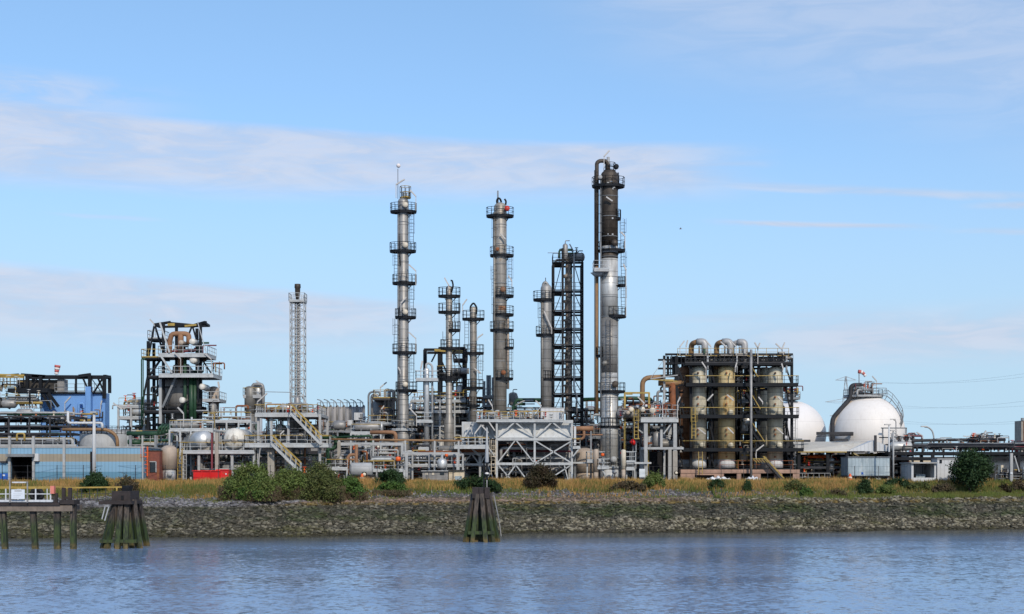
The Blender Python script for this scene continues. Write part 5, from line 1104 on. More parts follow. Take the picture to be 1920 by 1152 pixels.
def stop_sign(label, px, py, r, Y):
    t = Thing('road_sign', label, 'sign', px, Y); R_ = r*t.k; z = t.Z(py)
    t.part('post', MB().lathe(0, .06, [(0, .05), (z, .05)], 8), 'grey_steel'); t.part('face', MB().lathe(0, z, [(-.03, .02), (-.03, R_)], 22, ax='y').lathe(0, z, [(-.03, R_), (.0, R_)], 22, ax='y'), 'red'); t.part('centre', MB().lathe(0, z, [(-.045, .01), (-.045, R_*.68), (-.031, R_*.68)], 20, ax='y'), 'cap_cream')
stop_sign('round red-rimmed sign above the tank trailer', 683, 890, 5.2, 169); stop_sign('round red-rimmed sign at the concrete leg of the reactor deck', 1268, 887, 4, 177)
for lb, px, Yv in (('orange traffic cone shape below the round sign at the trailer', 679, 168.5), ('orange board beside the corrugated grey cabin', 1594, 179)):
    t = Thing('traffic_cone', lb, 'cone', px, Yv); t.part('body', MB().lathe(0, 0, [(0, .36), (.05, .3), (.8, .16), (1.0, .1)], 12), 'orange'); t.part('stripe', MB().lathe(0, 0, [(.4, .262), (.4, .275), (.62, .225), (.62, .2)], 12), 'cap_cream')
t = Thing('notice_board', 'small white notice board right of the tallest column', 'sign', 1204, 176); t.part('board', MB().box(-.35, .35, 0, .06, .55, 1.6), 'sign_face'); t.part('post', MB().bar((-.25,.1,0),(-.25,.1,1.5),.06).bar((.25,.1,0),(.25,.1,1.5),.06), 'grey_steel')
t = Thing('chute', 'bright red sloping chute under the yellow ladder', 'chute', 1187, 182); t.part('body', MB().tube([t.p(1183, 826), t.p(1191, 833)], .3, 8), 'red_paint'); t.part('support', MB().bar(t.p(1187, 903, .3), t.p(1187, 830, .3), .12), 'grey_steel')
# ============================================================= white air cooler
t = Thing('air_cooler', 'large white steel air cooler with cross-braced legs and fan hoods', 'cooler', 1002, 178)
mb = MB()
for x in (931.5, 1002.5, 1072.5):
    for d_ in (0, 8): mb.bar(t.p(x, 905, d_), t.p(x, 789, d_), .25)
for y in (791, 824, 870):
    for d_ in (0, 8): mb.bar(t.p(929.5, y, d_ - .03), t.p(1074.5, y, d_ - .03), .3, .32 if y != 791 else .4)
    for x in (931.5, 1002.5, 1072.5): mb.bar(t.p(x, y, 0), t.p(x, y, 8), .26)
D_ = [((933, 868), (966, 826)), ((968, 826), (1001, 868)), ((1004, 868), (1072, 827)), ((1004, 827), (1071, 868)), ((944, 903), (967, 872)), ((967, 872), (990, 903)), ((934, 872), (962, 904)), ((1071, 872), (1040, 892)), ((1058, 872), (1066, 903)), ((1004, 872), (1034, 903)), ((1002, 903), (1022, 872))]
for a, b in D_:
    mb.bar(t.p(*a, -.02), t.p(*b, -.02), .15)
    mb.bar(t.p(a[0], a[1], 8), t.p(b[0], b[1], 8), .18)
for a, b in (((933, 820), (964, 793)), ((967, 793), (1000, 820)), ((1005, 820), (1034, 793)), ((1037, 793), (1070, 820))): mb.bar(t.p(*a, -.1), t.p(*b, -.1), .17)
for x in (931.5, 1002.5, 1072.5): mb.bar((t.X(x), 0, t.Z(870)), (t.X(x), 8, t.Z(824)), .2); mb.bar((t.X(x), 0, t.Z(903)), (t.X(x), 8, t.Z(870)), .2)
t.part('frame', mb, 'white_paint')
def hood(a, b, y0, y1, d0, d1, top=.5):
    A, Bq = t.X(a), t.X(b); z0, z1 = t.Z(y1), t.Z(y0); w = (Bq-A)*(1-top)/2*.8; dd = (d1-d0)*.12
    t.part('fan_hood', MB().add([(A,d0,z0),(Bq,d0,z0),(Bq,d1,z0),(A,d1,z0),(A+w,d0+dd,z1),(Bq-w,d0+dd,z1),(Bq-w,d1-dd,z1),(A+w,d1-dd,z1)], [(0,3,2,1),(0,1,5,4),(1,2,6,5),(2,3,7,6),(3,0,4,7),(4,5,6,7)]), 'plenum')
hood(932, 1001.5, 796, 821, .15, 7.8); hood(1003.5, 1072, 796, 821, .15, 7.8); hood(867, 898, 800, 822, 3.2, 9); hood(899, 930, 798, 822, 2.4, 9)
t.part('tube_bundle', MB().box(t.X(933.5), t.X(1071), .2, 7.8, t.Z(828), t.Z(825.5)), 'grey_steel')
t.part('casing', MB().box(t.X(934), t.X(1071), 1.0, 7.6, t.Z(821), t.Z(792)), 'plenum'); t.part('casing', MB().box(t.X(868), t.X(929), 4.0, 8.8, t.Z(822), t.Z(793)), 'plenum')
mb = MB()
for x in (867, 899):
    for d_ in (2.2, 9): mb.bar(t.p(x, 905, d_), t.p(x, 790, d_), .3)
for y in (792, 850, 871): mb.bar(t.p(866, y, 2.2), t.p(930, y, 2.2), .26); mb.bar(t.p(866, y, 9), t.p(930, y, 9), .26)
for a, b in (((868, 822), (884, 795)), ((880, 795), (897, 820)), ((901, 822), (914, 795)), ((914, 795), (929, 820)), ((869, 869), (882, 852)), ((884, 852), (897, 869)), ((901, 869), (910, 852)), ((914, 872), (926, 903)), ((910, 903), (920, 885))): mb.bar(t.p(*a, 2.1), t.p(*b, 2.1), .15)
for x in (867, 899):
    for y in (792, 850, 871): mb.bar((t.X(x), 2.2, t.Z(y)), (t.X(x), 9, t.Z(y)), .18)
t.part('frame', mb, 'white_paint')
deck(t, 893, 1056, 789, -.4, 7.5, 'white_paint', th=.2, top='yellow_dull', sp=.8, sides='fblr')
deck(t, 852, 917, 837, -1.2, 1.6, 'white_paint', th=.35, top='yellow_dull', sp=.8); t.part('bracket', MB().bar(t.p(855, 840, -1), t.p(869, 855, 0), .15).bar(t.p(884, 840, -1), t.p(899, 856, 1), .18).bar(t.p(914, 838, -1), t.p(930, 860, 0), .18), 'white_paint')
t.part('rust_pipe', MB().tube([t.p(856, 844, .5), t.p(918, 844, .5)], .3, 9), 'rust')
deck(t, 1073.5, 1088, 839, -.6, 1.4, 'white_paint', th=.2, top='yellow_dull'); t.part('bracket', MB().bar(t.p(1074, 856, -.4), t.p(1086, 841, -.4), .16), 'white_paint')
t.part('ladder', MB().ladder(t.X(925), -.5, t.Z(890), t.Z(825), r=.04), 'cream'); t.part('duct', MB().box(t.X(1076), t.X(1080), -.4, .2, t.Z(835), t.Z(800)), 'panel_white')
clutter(t, 896, 1056, 776, 788, .5, 6.5, 81, 4, 26, 0, 30, ['light_grey', 'mid_pipe', 'light_grey', 'grey_steel', 'yellow_dull'])
clutter(t, 935, 1070, 832, 898, 1, 7.5, 82, 14, 10, 5, 8, ['grey_steel', 'tank_grey', BD, 'light_grey', 'mid_pipe'])
t.part('red_header', MB().tube([t.p(933, 845, 3), t.p(1075, 846, 3)], .12, 9), 'maroon')
t.part('dark_casing', MB().box(t.X(990), t.X(1070), 5.5, 7.4, t.Z(868), t.Z(829)), 'tank_grey')
for q in (((925, 775), (923, 762), (916, 750)), ((886, 815), (884, 805), (879, 800)), ((892, 828), (890, 814), (903, 797)), ((908, 798), (903, 798), (916, 812)), ((1002, 778), (1015, 762), (1004, 752)), ((917, 792), (917, 792), (928, 808))): t.lamp(*q, dy=-.6)
t = Thing('louvred_housing', 'boxy corrugated white housing on top of the cooler', 'housing', 1036, 179, z=H + (HY-789)*179/F)
t.part('casing', MB().box(t.X(1014), t.X(1058), 0, 5, 0, t.Z(765.5)), 'panel_white'); t.part('roof_trim', MB().box(t.X(1013.5), t.X(1058.5), -.06, 5.06, t.Z(765.5), t.Z(764.5)), 'light_grey')

# foot of the tallest column: small vessels and landings
t = Thing('landing', 'white railed landing left of the tallest column base', 'platform', 1118, 179)
deck(t, 1100, 1133, 864, -.8, 1.5, 'white_paint', top='white_rail'); deck(t, 1119, 1141, 876, -1.4, .3, 'white_paint', top='white_rail', h=1); t.part('brace', MB().bar(t.p(1119, 868, -1), t.p(1134, 890, -1), .18), 'white_paint'); t.part('post', MB().bar(t.p(1101, 903), t.p(1101, 866), .16).bar(t.p(1132, 903), t.p(1132, 866), .14), 'white_paint'); t.part('beam', MB().bar(t.p(1075, 868, .5), t.p(1120, 868, .5), .22), 'white_paint')
t = Thing('landing', 'white railed landing with a long arm right of the tallest column', 'platform', 1185, 179)
deck(t, 1173, 1192, 866, -.8, 1.2, 'white_paint', top='white_rail', sp=.7, h=1.25); deck(t, 1173, 1188, 878, -.9, 1, 'white_paint', top='white_rail', sp=.7, h=.75); t.part('beam', MB().bar(t.p(1192, 868.5, 0), t.p(1221, 868.5, 0), .22, .22), 'white_paint'); t.part('post', MB().bar(t.p(1175, 903), t.p(1175, 878), .16).bar(t.p(1190, 903), t.p(1190, 867), .16).bar(t.p(1211, 903, .4), t.p(1211, 812, .4), .35), 'light_grey')
upright('narrow beige filter vessel left of the tallest column foot', 1117.5, 5.2, 842, 885, 178, 'beige_vessel'); upright('narrow cream vessel right of the tallest column foot', 1169, 4.6, 843, 880, 178, 'cap_cream', extra='beige_vessel')

# ============================================================= white portal deck and yellow gantry
t = Thing('portal_deck', 'cream portal deck on two stout legs with railing and exchangers', 'platform', 1238, 181)
mb = MB(); mb.box(t.X(1207), t.X(1214), -.35, .35, 0, t.Z(788)); mb.box(t.X(1262), t.X(1268.5), -.35, .35, 0, t.Z(788)); mb.box(t.X(1207), t.X(1214), 5.6, 6.2, 0, t.Z(788)); mb.box(t.X(1262), t.X(1268.5), 5.6, 6.2, 0, t.Z(788)); mb.bar(t.p(1201, 841, -.36), t.p(1281, 841, -.36), .22, .3)
for x in (1210.5, 1265): mb.bar((t.X(x), .3, t.Z(792)), (t.X(x), 5.7, t.Z(792)), .25)
mb.bar(t.p(1210, 792, 0), t.p(1266, 792, 0), .2); mb.bar(t.p(1262, 790, 0), t.p(1244, 814, 0), .16); mb.bar(t.p(1240, 841), t.p(1240, 806), .3); mb.bar(t.p(1197, 806, 0), t.p(1211, 816, 0), .14)
t.part('portal', mb, 'light_grey'); deck(t, 1201, 1271, 785, -.6, 6.4, 'white_paint', th=.5, rail='light_grey', top='light_grey', sp=1.4)
t.part('concrete_leg', MB().box(t.X(1261), t.X(1269.5), -.42, -.36, 0, t.Z(846)), 'concrete')
for x, y, r_, m_ in ((1224, 770, 6, 'cap_cream'), (1205, 768, 5.5, 'cap_cream'), (1184, 768, 5, 'cap_cream'), (1178, 774, 4, 'beige_vessel'), (1196, 762, 3, 'panel_white'), (1212, 761, 2.6, 'panel_white')): drum_y(t, x, y, r_, .2, 4, m_, 'exchanger')
clutter(t, 1205, 1268, 812, 840, .5, 5.5, 91, 8, 8, 3, 6, RU); clutter(t, 1162, 1268, 762, 784, .5, 5.5, 92, 8, 18, 3, 18, RU + ['light_grey', 'yellow']); t.part('dark_backing', MB().box(t.X(1216), t.X(1276), 7.5, 7.8, 0, t.Z(846)), 'opening_shade')  # near-black sheet added behind the legs to read as shade
t.lamp((1242, 785), (1241, 758), (1245, 746), dy=-.7); t.lamp((1269, 785), (1269, 756), (1274, 745), dy=-.7); t.lamp((1204, 762), (1207, 757), (1195, 745), dy=-.7)
t = Thing('yellow_gantry', 'yellow lifting gantry straddling the pipe maze', 'gantry', 1195, 183)
mb = MB(); mb.bar(t.p(1171.5, 903), t.p(1171.5, 737), .24); mb.bar(t.p(1217, 785), t.p(1217, 737), .24); mb.bar(t.p(1217, 903, 2), t.p(1217, 785, 0), .2); mb.bar(t.p(1171, 737), t.p(1218, 737), .26, .22); mb.bar(t.p(1174, 739.5), t.p(1186, 739.5), .2, .14); t.part('frame', mb, 'yellow')
t = Thing('caged_ladder', 'yellow caged ladder beside the pipe maze', 'ladder', 1193, 180); t.part('ladder', MB().ladder(0, 0, t.Z(822), t.Z(768), r=.05), 'yellow'); t.part('base_plate', MB().box(t.X(1188), t.X(1198), -.9, .6, t.Z(824), t.Z(822)), 'yellow'); t.part('support', MB().bar(t.p(1193, 903, .4), t.p(1193, 824, .4), .16), 'grey_steel')
t = Thing('overhead_pipe', 'fat brown pipe rising then bending towards the reactor cage', 'pipe', 1225, 187)
t.part('pipe', MB().tube([t.p(1204.5, 903), t.p(1204.5, 709), t.p(1247, 707)], .33, 12, fil=1.0), 'brown_pipe'); t.part('pipe', MB().tube([t.p(1236, 718, 1), t.p(1283, 718, 1)], .36, 12), 'brown_pipe'); t.part('pipe', MB().tube([t.p(1262, 718, 1), t.p(1264, 790, 1)], .45, 12), 'rust'); t.part('pipe', MB().tube([t.p(1233, 790), t.p(1233, 734), t.p(1250, 734)], .17, 8), 'mid_pipe')
t = Thing('jib_crane', 'yellow davit arm hung by a thin tie from the cage', 'crane', 1240, 186); t.part('mast', MB().bar(t.p(1245.5, 903), t.p(1245.5, 676), .26), 'light_grey'); t.part('arm', MB().bar(t.p(1219, 712, -.3), t.p(1270, 715.5, -.3), .14, .12), 'yellow'); t.part('arm', MB().bar(t.p(1219, 711, -.4), t.p(1270, 704, -.4), .14, .12), 'light_grey'); t.part('tie', MB().bar(t.p(1219, 711, -.3), t.p(1245, 674, -.3), .06), 'light_grey'); t.part('plate', MB().box(t.X(1245), t.X(1262), -.6, .6, t.Z(716), t.Z(712)), 'yellow_dull')

# ============================================================= caged reactors
YR = 188
t = Thing('reactor_cage', 'three-storey black steel cage around the big cream reactors', 'steel frame', 1385, YR)
XS = [1295, 1341, 1422, 1484]; mb = MB()
for x in XS:
    for d_ in (-.2 if x != 1341 else 2.6, 9): mb.bar(t.p(x, 900, d_), t.p(x, 672, d_), .34)
mb.bar(t.p(1247, 900, 1), t.p(1247, 666, 1), .32); mb.bar(t.p(1268, 900, 0), t.p(1268, 668, 0), .42)
for y in (665, 682, 722, 781, 843, 880):
    for d_ in (-.2, 9): mb.bar(t.p(1272 if y > 690 else 1247, y, d_), t.p(1486, y, d_), .25, .26)
    for x in XS: mb.bar(t.p(x, y, -.2), t.p(x, y, 9), .22, .26)
for y0, y1 in ((682, 722), (722, 781), (781, 843), (843, 880)):
    for a, b in ((1268, 1283), (1328, 1341), (1410, 1422)): mb.bar(t.p(a, y0, -.1), t.p(b, y1, -.1), .2)
    mb.bar(t.p(1472, y0+2, -.1), t.p(1484, y1, -.1), .18)
for y in (735, 760, 800, 822): mb.bar(t.p(1268, y, 1), t.p(1283, y, 1), .25)
mb.bar(t.p(1247, 705, 0), t.p(1270, 705, 0), .3, .4)
t.part('frame', mb, 'black_steel')
mb = MB()
for x in np.arange(1250, 1484, 9): mb.bar(t.p(x, 682, -.25), t.p(x, 666, -.25), .10)
for a in range(1286, 1470, 24): mb.bar(t.p(a, 681, -.3), t.p(a+12, 667, -.3), .14); mb.bar(t.p(a+12, 667, -.3), t.p(a+24, 681, -.3), .14)
for x in (1253, 1258, 1263): mb.bar(t.p(x, 705, .4), t.p(x, 668, .4), .3 if x != 1258 else .12)
for y in (676, 684, 692, 699): mb.bar(t.p(1247, y, .2), t.p(1268, y, .2), .08)
t.part('top_truss', mb, 'black_steel')
for y, a, b in ((722, 1283, 1492), (781, 1272, 1493), (843, 1278, 1502)):
    deck(t, a, b, y, -1.7, -.25, 'black_steel', th=.3, rail='black_steel', top='yellow_dull' , sp=.9, sides='flr')
    t.part('deck', MB().box(t.X(a), t.X(b), 5.5, 9, t.Z(y)-.4, t.Z(y)-.02), 'black_steel')
deck(t, 1283, 1484, 682, -1.0, 1.2, 'black_steel', th=.3, rail=BD, top=BD, sides='f'); t.part('roof_deck', MB().box(t.X(1268), t.X(1470), 0, 8.8, t.Z(672), t.Z(669)), 'black_steel'); t.part('railing', MB().rail([t.p(1270, 668, -.3), t.p(1478, 668, -.3)], sp=1.5, h=1.0), 'yellow_dull')
t.part('roof_box', MB().box(t.X(1461), t.X(1472), 0, 1.4, t.Z(668), t.Z(660)), 'light_grey'); t.part('cable_tray', MB().box(t.X(1473), t.X(1484), -.2, 1.5, t.Z(674), t.Z(669)), 'concrete')
mb = MB()
for i, (x, w) in enumerate(((1386, .9), (1394, .7), (1410, .9), (1416, .6))): mb.box(t.X(x)-w/2, t.X(x)+w/2, 2.5, 4.0, 0, t.Z(684))
t.part('service_duct', mb, 'black_steel')
clutter(t, 1384, 1424, 690, 878, .5, 3.5, 101, 34, 22, 4, 20, ['black_steel', 'black_steel', BD, 'black_steel', 'grey_steel', 'yellow_dull'])
clutter(t, 1286, 1482, 668, 684, .2, 7, 102, 14, 14, 2, 14, ['black_steel', BD, 'grey_steel', 'light_grey', 'yellow_dull'])
clutter(t, 1250, 1284, 710, 878, 1, 6, 103, 14, 14, 3, 10, ['black_steel', BD, 'grey_steel', 'rust', 'brown_pipe'])
clutter(t, 1328, 1346, 690, 878, 6, 8.5, 104, 18, 8, 0, 6, ['black_steel', BD]); clutter(t, 1470, 1484, 700, 875, 2, 7, 105, 10, 4, 0, 4, ['black_steel', BD])
for a, b in (((1398, 738), (1424, 782)), ((1404, 800), (1432, 843)), ((1402, 694), (1420, 722))):
    o = t.part('stair', MB().stairs(t.p(*a, -.6), t.p(*b, -.6)), 'black_steel'); t.part('stair_rail', MB().bar(Vector(t.p(*a, -.7))+Vector((0,0,1)), Vector(t.p(*b, -.7))+Vector((0,0,1)), .1), 'yellow', o)
for a, b in (((1424, 862), (1461, 903)),):
    o = t.part('stair', MB().stairs(t.p(*a, -3.6), t.p(*b, -3.6)), BD); mb = MB()
    for oy in (0, .9): mb.bar(Vector(t.p(*a, -3.6+oy))+Vector((0,0,.4)), Vector(t.p(*b, -3.6+oy))+Vector((0,0,.4)), .1)
    for k in range(5): mb.bar(t.p(1404+5*k, 862, -3.7), t.p(1410+5*k, 868, -3.7), .08)
    mb.bar(t.p(1402, 861, -3.7), t.p(1425, 861, -3.7), .09); t.part('stair_rail', mb, 'yellow', o)
t.part('ladder', MB().ladder(t.X(1294.5), -3.5, t.Z(824), t.Z(768), r=.055), 'yellow'); t.part('ladder', MB().ladder(t.X(1307), -3.4, t.Z(890), t.Z(848), r=.045), 'yellow_dull'); t.part('ladder', MB().ladder(t.X(1494), 2, 0, t.Z(780), r=.04), 'light_grey')
t.part('vertical_vent', MB().tube([t.p(1400, 903, -3.5), t.p(1400, 660, -3.5)], .17, 8), 'mid_pipe'); t.part('vertical_vent', MB().tube([t.p(1472.5, 700, -.8), t.p(1472.5, 668, -.8)], .13, 8), 'light_grey'); t.part('vertical_vent', MB().tube([t.p(1325.5, 694, -.8), t.p(1325.5, 668, -.8)], .14, 8), 'light_grey'); t.part('vertical_vent', MB().tube([t.p(1380, 700, -.8), t.p(1380, 668, -.8)], .1, 8), 'light_grey')
for q in (((1271.5, 668), (1271.5, 653), (1280, 642)), ((1283, 668), (1283, 652), (1286, 641)), ((1416, 685), (1416, 655), (1410, 645)), ((1416, 660), (1416, 655), (1420, 646)), ((1464, 668), (1460, 657), (1449, 647)), ((1461, 662), (1461, 657), (1466, 645)),
          ((1320, 720), (1320, 693), (1312, 681)), ((1374, 700), (1374, 692), (1377, 682)), ((1462, 700), (1463, 694), (1460, 684)), ((1333, 741), (1333, 741), (1322, 753)), ((1371, 753), (1371, 753), (1359, 742)), ((1425, 760), (1425, 756), (1417, 746)), ((1462, 755), (1462, 755), (1453, 746)),
          ((1319, 815), (1319, 815), (1305, 804)), ((1371, 814), (1371, 814), (1360, 803)), ((1463, 815), (1463, 815), (1451, 804)), ((1413, 862), (1413, 846), (1427, 835))): t.lamp(*q, dy=-2.0)
bx = (('cream reactor at the left of the cage front with a yellow ladder', 1311.5, 14.7, 685, 'clad_cream', 0, -.2), ('orange-stained reactor in the middle of the cage front', 1364.5, 16, 684, 'clad_yellow', 0, -.2), ('plain cream reactor at the right end of the cage front', 1456, 14.7, 686, 'clad_cream', 0, -.2),
      ('rusty red-brown reactor seen behind the left front one', 1286, 13.5, 686, 'clad_rust', 3.2, 0), ('shaded reactor seen between the left and middle front ones', 1343, 13, 688, 'clad_cream', 5.5, 0), ('shaded reactor seen behind the right end front one', 1434, 13, 688, 'clad_cream', 5.5, 0))
for lb, px, rp, yt, m_, dy, _ in bx:
    q = Thing('reactor', lb, 'reactor', px, YR + dy, 'big reactors inside the black cage')
    if dy == 0:
        r_ = rp*q.k
    r_ = rp*q.k; zs_ = q.Z(862); zb = q.Z(877)
    q.part('shell', MB().lathe(0, 1.0, [(zs_, r_), (q.Z(yt)-r_*.55, r_), (q.Z(yt)-r_*.3, r_*.92), (q.Z(yt)-r_*.1, r_*.6), (q.Z(yt), .3)], 32), m_)
    q.part('skirt', MB().lathe(0, 1.0, [(zb-.01, r_*1.01), (zs_, r_*1.01)], 32), 'panel_white')
    if dy == 0:
        for yy_ in (774, 835): q.part('manhole', MB().lathe(q.X(px+4.5), q.Z(yy_), [(-r_+.55, .02), (-r_+.55, .36), (-r_+.7, .36), (.4, .3)], 14, ax='y'), 'clad_cream')
        mb = MB()
        for yy_ in (700, 745, 758, 806, 815, 857): mb.bar(q.p(px-3, yy_, 1-r_-.03), q.p(px-3, yy_, 1-r_-.35), .2)
        q.part('nozzle', mb, 'rust')
t = Thing('overhead_loops', 'three fat silver hooped pipes arching above the reactor cage', 'pipe', 1350, YR, z=H + (HY-668)*YR/F)
for i, (a, b, y) in enumerate(((1303, 1323, 642), (1351, 1371, 642), (1380, 1398, 643))):
    t.part('loop', MB().tube([t.p(a+6, y-1.8, 1.1), t.p(b, y-2.5, .8), t.p(b, 690, .8)], .46, 14, fil=.75), 'alu_pipe'); t.part('loop', MB().tube([t.p(a-2.5, 690, 2.4), t.p(a-2.5, y, 2.4), t.p(a+6.5, y-2, 1.1)], .36, 12, fil=.6), 'brown_pipe' if i < 2 else 'alu_pipe')
    t.part('vent', MB().tube([t.p((a+b)/2, 666, 1), t.p((a+b)/2, y+6, 1)], .13, 7), 'grey_steel'); t.part('box', MB().box(t.X(b-5), t.X(b-1.5), -.8, .2, t.Z(664), t.Z(655)), 'light_grey' if i else 'green_dark')
t.part('plinth', MB().box(t.X(1300), t.X(1328), -.5, 3, t.Z(668), t.Z(663)).box(t.X(1350), t.X(1374), -.5, 3, t.Z(668), t.Z(664.5)).box(t.X(1378), t.X(1400), -.5, 3, t.Z(668), t.Z(663)), 'concrete')
for q in (((1330, 668), (1330, 652), (1320, 640)), ((1377, 668), (1377, 652), (1366, 641)), ((1360, 655), (1360, 654), (1348, 643))): t.lamp(*q, dy=-1.5)
t = Thing('reactor_podium', 'concrete podium with dark openings under the reactor cage', 'podium', 1385, YR)
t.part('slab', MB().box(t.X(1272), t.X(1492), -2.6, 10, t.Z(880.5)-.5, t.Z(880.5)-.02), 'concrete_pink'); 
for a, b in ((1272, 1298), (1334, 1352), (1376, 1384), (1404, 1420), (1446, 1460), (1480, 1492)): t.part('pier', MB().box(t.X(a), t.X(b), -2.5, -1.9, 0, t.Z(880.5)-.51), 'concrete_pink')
t.part('lintel', MB().box(t.X(1298)+.01, t.X(1334)-.01, -2.5, -2.1, t.Z(891), t.Z(880.5)-.51), 'concrete_pink'); t.part('dark_opening_fill', MB().box(t.X(1273), t.X(1491), 1, 9.8, 0, t.Z(880.5)-.52), 'opening_shade')  # solid black block, coloured as the darkness between the podium piers
t.part('railing', MB().rail([t.p(1345, 880, -2.4), t.p(1480, 880, -2.4)], sp=2.2, toe=False), 'rust')
r = random.Random(5)
for lb, a, b in (('white tarpaulin-covered heap in the grass left of the dark sapling', 1322, 1372), ('white tarpaulin-covered heap right of the dark sapling', 1396, 1428)):
    q = Thing('covered_heap', lb, 'heap', (a+b)/2, 180.5, 'white covered heaps in the grass'); w_ = (b-a)*q.k/2; mb = MB(); n = 22; rows = 6
    vs = [(-w_ + 2*w_*i/n, -.5 + 1.2*j/rows, max(.02, (.55 + .13*math.sin(i*1.3)+.10*r.random())*math.sin(math.pi*j/rows)**.5*(math.sin(math.pi*i/n)**.35 if 0 < i < n else .02))) for j in range(rows+1) for i in range(n+1)]
    mb.add(vs, [(j*(n+1)+i, j*(n+1)+i+1, (j+1)*(n+1)+i+1, (j+1)*(n+1)+i) for j in range(rows) for i in range(n)]); q.part('cover', mb, 'white_tarp')

# ============================================================= spheres
def sphere(label, px, py, rpx, Y, m):
    t = Thing('spherical_tank', label, 'tank', px, Y, 'white spherical gas tanks'); r = rpx*t.k; zc = t.Z(py)
    mb = MB(); n = 40; pr = [(zc + r*math.sin(R(a)), max(.02, r*math.cos(R(a)))) for a in np.linspace(-90, 90, n)]
    t.part('shell', mb.lathe(0, 0, pr, 72), m); mb = MB()
    for i in range(10): a = i*math.pi/5+.2; mb.bar((r*.9*math.cos(a), r*.9*math.sin(a), 0), (r*.9*math.cos(a), r*.9*math.sin(a), zc), .7)
    t.part('leg', mb, 'light_grey'); return t, r, zc
t, r, zc = sphere('large white gas sphere topped by a windsock and spiral stair', 1625, 812, 70, 250, 'sphere_white')
mb = MB(); mb.tube([t.p(1556, 880, -2), t.p(1556, 786, -2), t.p(1590, 748, -2), t.p(1590, 724, -2), t.p(1610, 724, -2)], .42, 8, fil=.8); t.part('pipe', mb, 'black_dusty'); t.part('pipe', MB().tube([t.p(1561, 880, -1.8), t.p(1561, 788, -1.8), t.p(1592, 754, -1.8)], .4, 8, fil=.8), 'beige_vessel')
zt = t.Z(743); o = t.part('top_platform', MB().lathe(t.X(1618), 0, [(zt-.3, 3.4), (zt, 3.4), (zt, .1)], 18), 'light_grey'); t.part('railing', MB().rail(ring_pts(t.X(1618), 0, 3.4, zt, 14), closed=True, sp=1.2), 'grey_steel', o)
clutter(t, 1588, 1632, 722, 745, -3, 0, 111, 8, 14, 2, 12, ['maroon', 'grey_steel', 'clad_rust', BD, 'light_grey']); mb = MB(); mb.rail([t.p(1632, 741, -2), t.p(1656, 741, -2)], sp=1.6, r=.05)
path = [(1656, 742), (1663, 743), (1672, 750), (1683, 764), (1690, 778), (1692, 791), (1687, 803), (1679, 812), (1668, 822), (1660, 834)]
for i, (a, b) in enumerate(zip(path, path[1:])):
    k0, k1 = 1-(2+i*.4)/250, 1-(2.4+i*.4)/250; P_ = Vector(((a[0]-CX)*t.k*k0-t.ox, -2-i*.4, H+(HY-a[1])*t.k*k0-t.oz)); Q_ = Vector(((b[0]-CX)*t.k*k1-t.ox, -2.4-i*.4, H+(HY-b[1])*t.k*k1-t.oz)); mb.bar(P_, Q_, .35, .12); mb.bar(P_+Vector((.2,0,1.0)), Q_+Vector((.2,0,1.0)), .09); mb.bar(P_+Vector((.1,0,.5)), Q_+Vector((.1,0,.5)), .06); mb.bar(P_, P_+Vector((.2,0,1.0)), .07); mb.bar(P_, P_.lerp(Vector((0,0,zc)), .12), .08)
t.part('spiral_stair', mb, 'grey_steel'); t.lamp((1638, 742), (1638, 716), (1630, 707), dy=-2); t.lamp((1624, 742), (1624, 722), (1621, 717), dy=-2)
w = Thing('windsock', 'small red and white windsock flying above the gas sphere', 'windsock', 1606, 250, z=H+(HY-745)*250/F); w.part('pole', MB().bar(w.p(1605.5, 745, -2), w.p(1605.5, 699, -2), .14), 'grey_steel')
pts = [(1604, 698.5), (1608.5, 699), (1612, 700.5), (1615, 703.5), (1617.5, 707.5)]
for i, (a, b) in enumerate(zip(pts, pts[1:])): w.part('sock', MB().tube([w.p(*a, -2), w.p(*b, -2)], .34-.03*i+ (.02 if i%2 else 0), 10), 'windsock_red' if i % 2 == 0 else 'windsock_white')
t, r, zc = sphere('white gas sphere partly hidden by the reactor cage', 1485, 815, 63, 258, 'sphere_pink'); deck(t, 1472, 1494, 748, -3, 3, 'grey_steel', rail='grey_steel', top='yellow_dull', sides='fblr'); clutter(t, 1474, 1496, 728, 748, -2, 2, 112, 4, 8, 1, 8, ['rust', 'grey_steel', 'maroon', 'yellow_dull'])
t.part('top_walkway', MB().bar(t.p(1500, 817, -14), t.p(1565, 817, -14), .5, .5).bar(t.p(1500, 822, -14), t.p(1565, 820, -14), .2), BD)
t, r, zc = sphere('white gas sphere peeping out behind the windsock sphere', 1650, 835, 50, 300, 'sphere_pink')

# ============================================================= sheds and equipment at the right
t = Thing('shed', 'open-sided shed with a wide pale beige pitched roof', 'shed', 1590, 190)
zr, ze = t.Z(827), t.Z(846.5); A, Bq = t.X(1494), t.X(1686)
ap = t.X(1635); e0 = t.X(1584)
t.part('roof', MB().add([(A, -1, ze), (e0, -1, ze), (ap, 2, zr), (t.X(1503), 6, zr), (A, -1, ze-.2), (e0, -1, ze-.2)], [(0, 1, 2, 3), (4, 5, 1, 0)]).add([(ap, 2, zr), (t.X(1503), 6, zr), (t.X(1503), 12, ze), (ap+2, 12, ze)], [(0, 3, 2, 1)]), 'roof_beige')
t.part('gable', MB().add([(e0, -1.05, ze), (Bq, -1.05, ze), (ap, -1.0, zr+.05), (e0, 10, ze), (Bq, 10, ze), (ap, 10, zr)], [(0, 1, 2), (1, 4, 5, 2), (0, 2, 5, 3)]), 'panel_white'); t.part('gutter', MB().bar(t.p(1493, 848, -1.1), t.p(1584, 848, -1.1), .18, .14), 'yellow_dull'); t.part('vent_pipe', MB().bar(t.p(1637, 848, -1.2), t.p(1637, 817, -1.2), .3), BD)
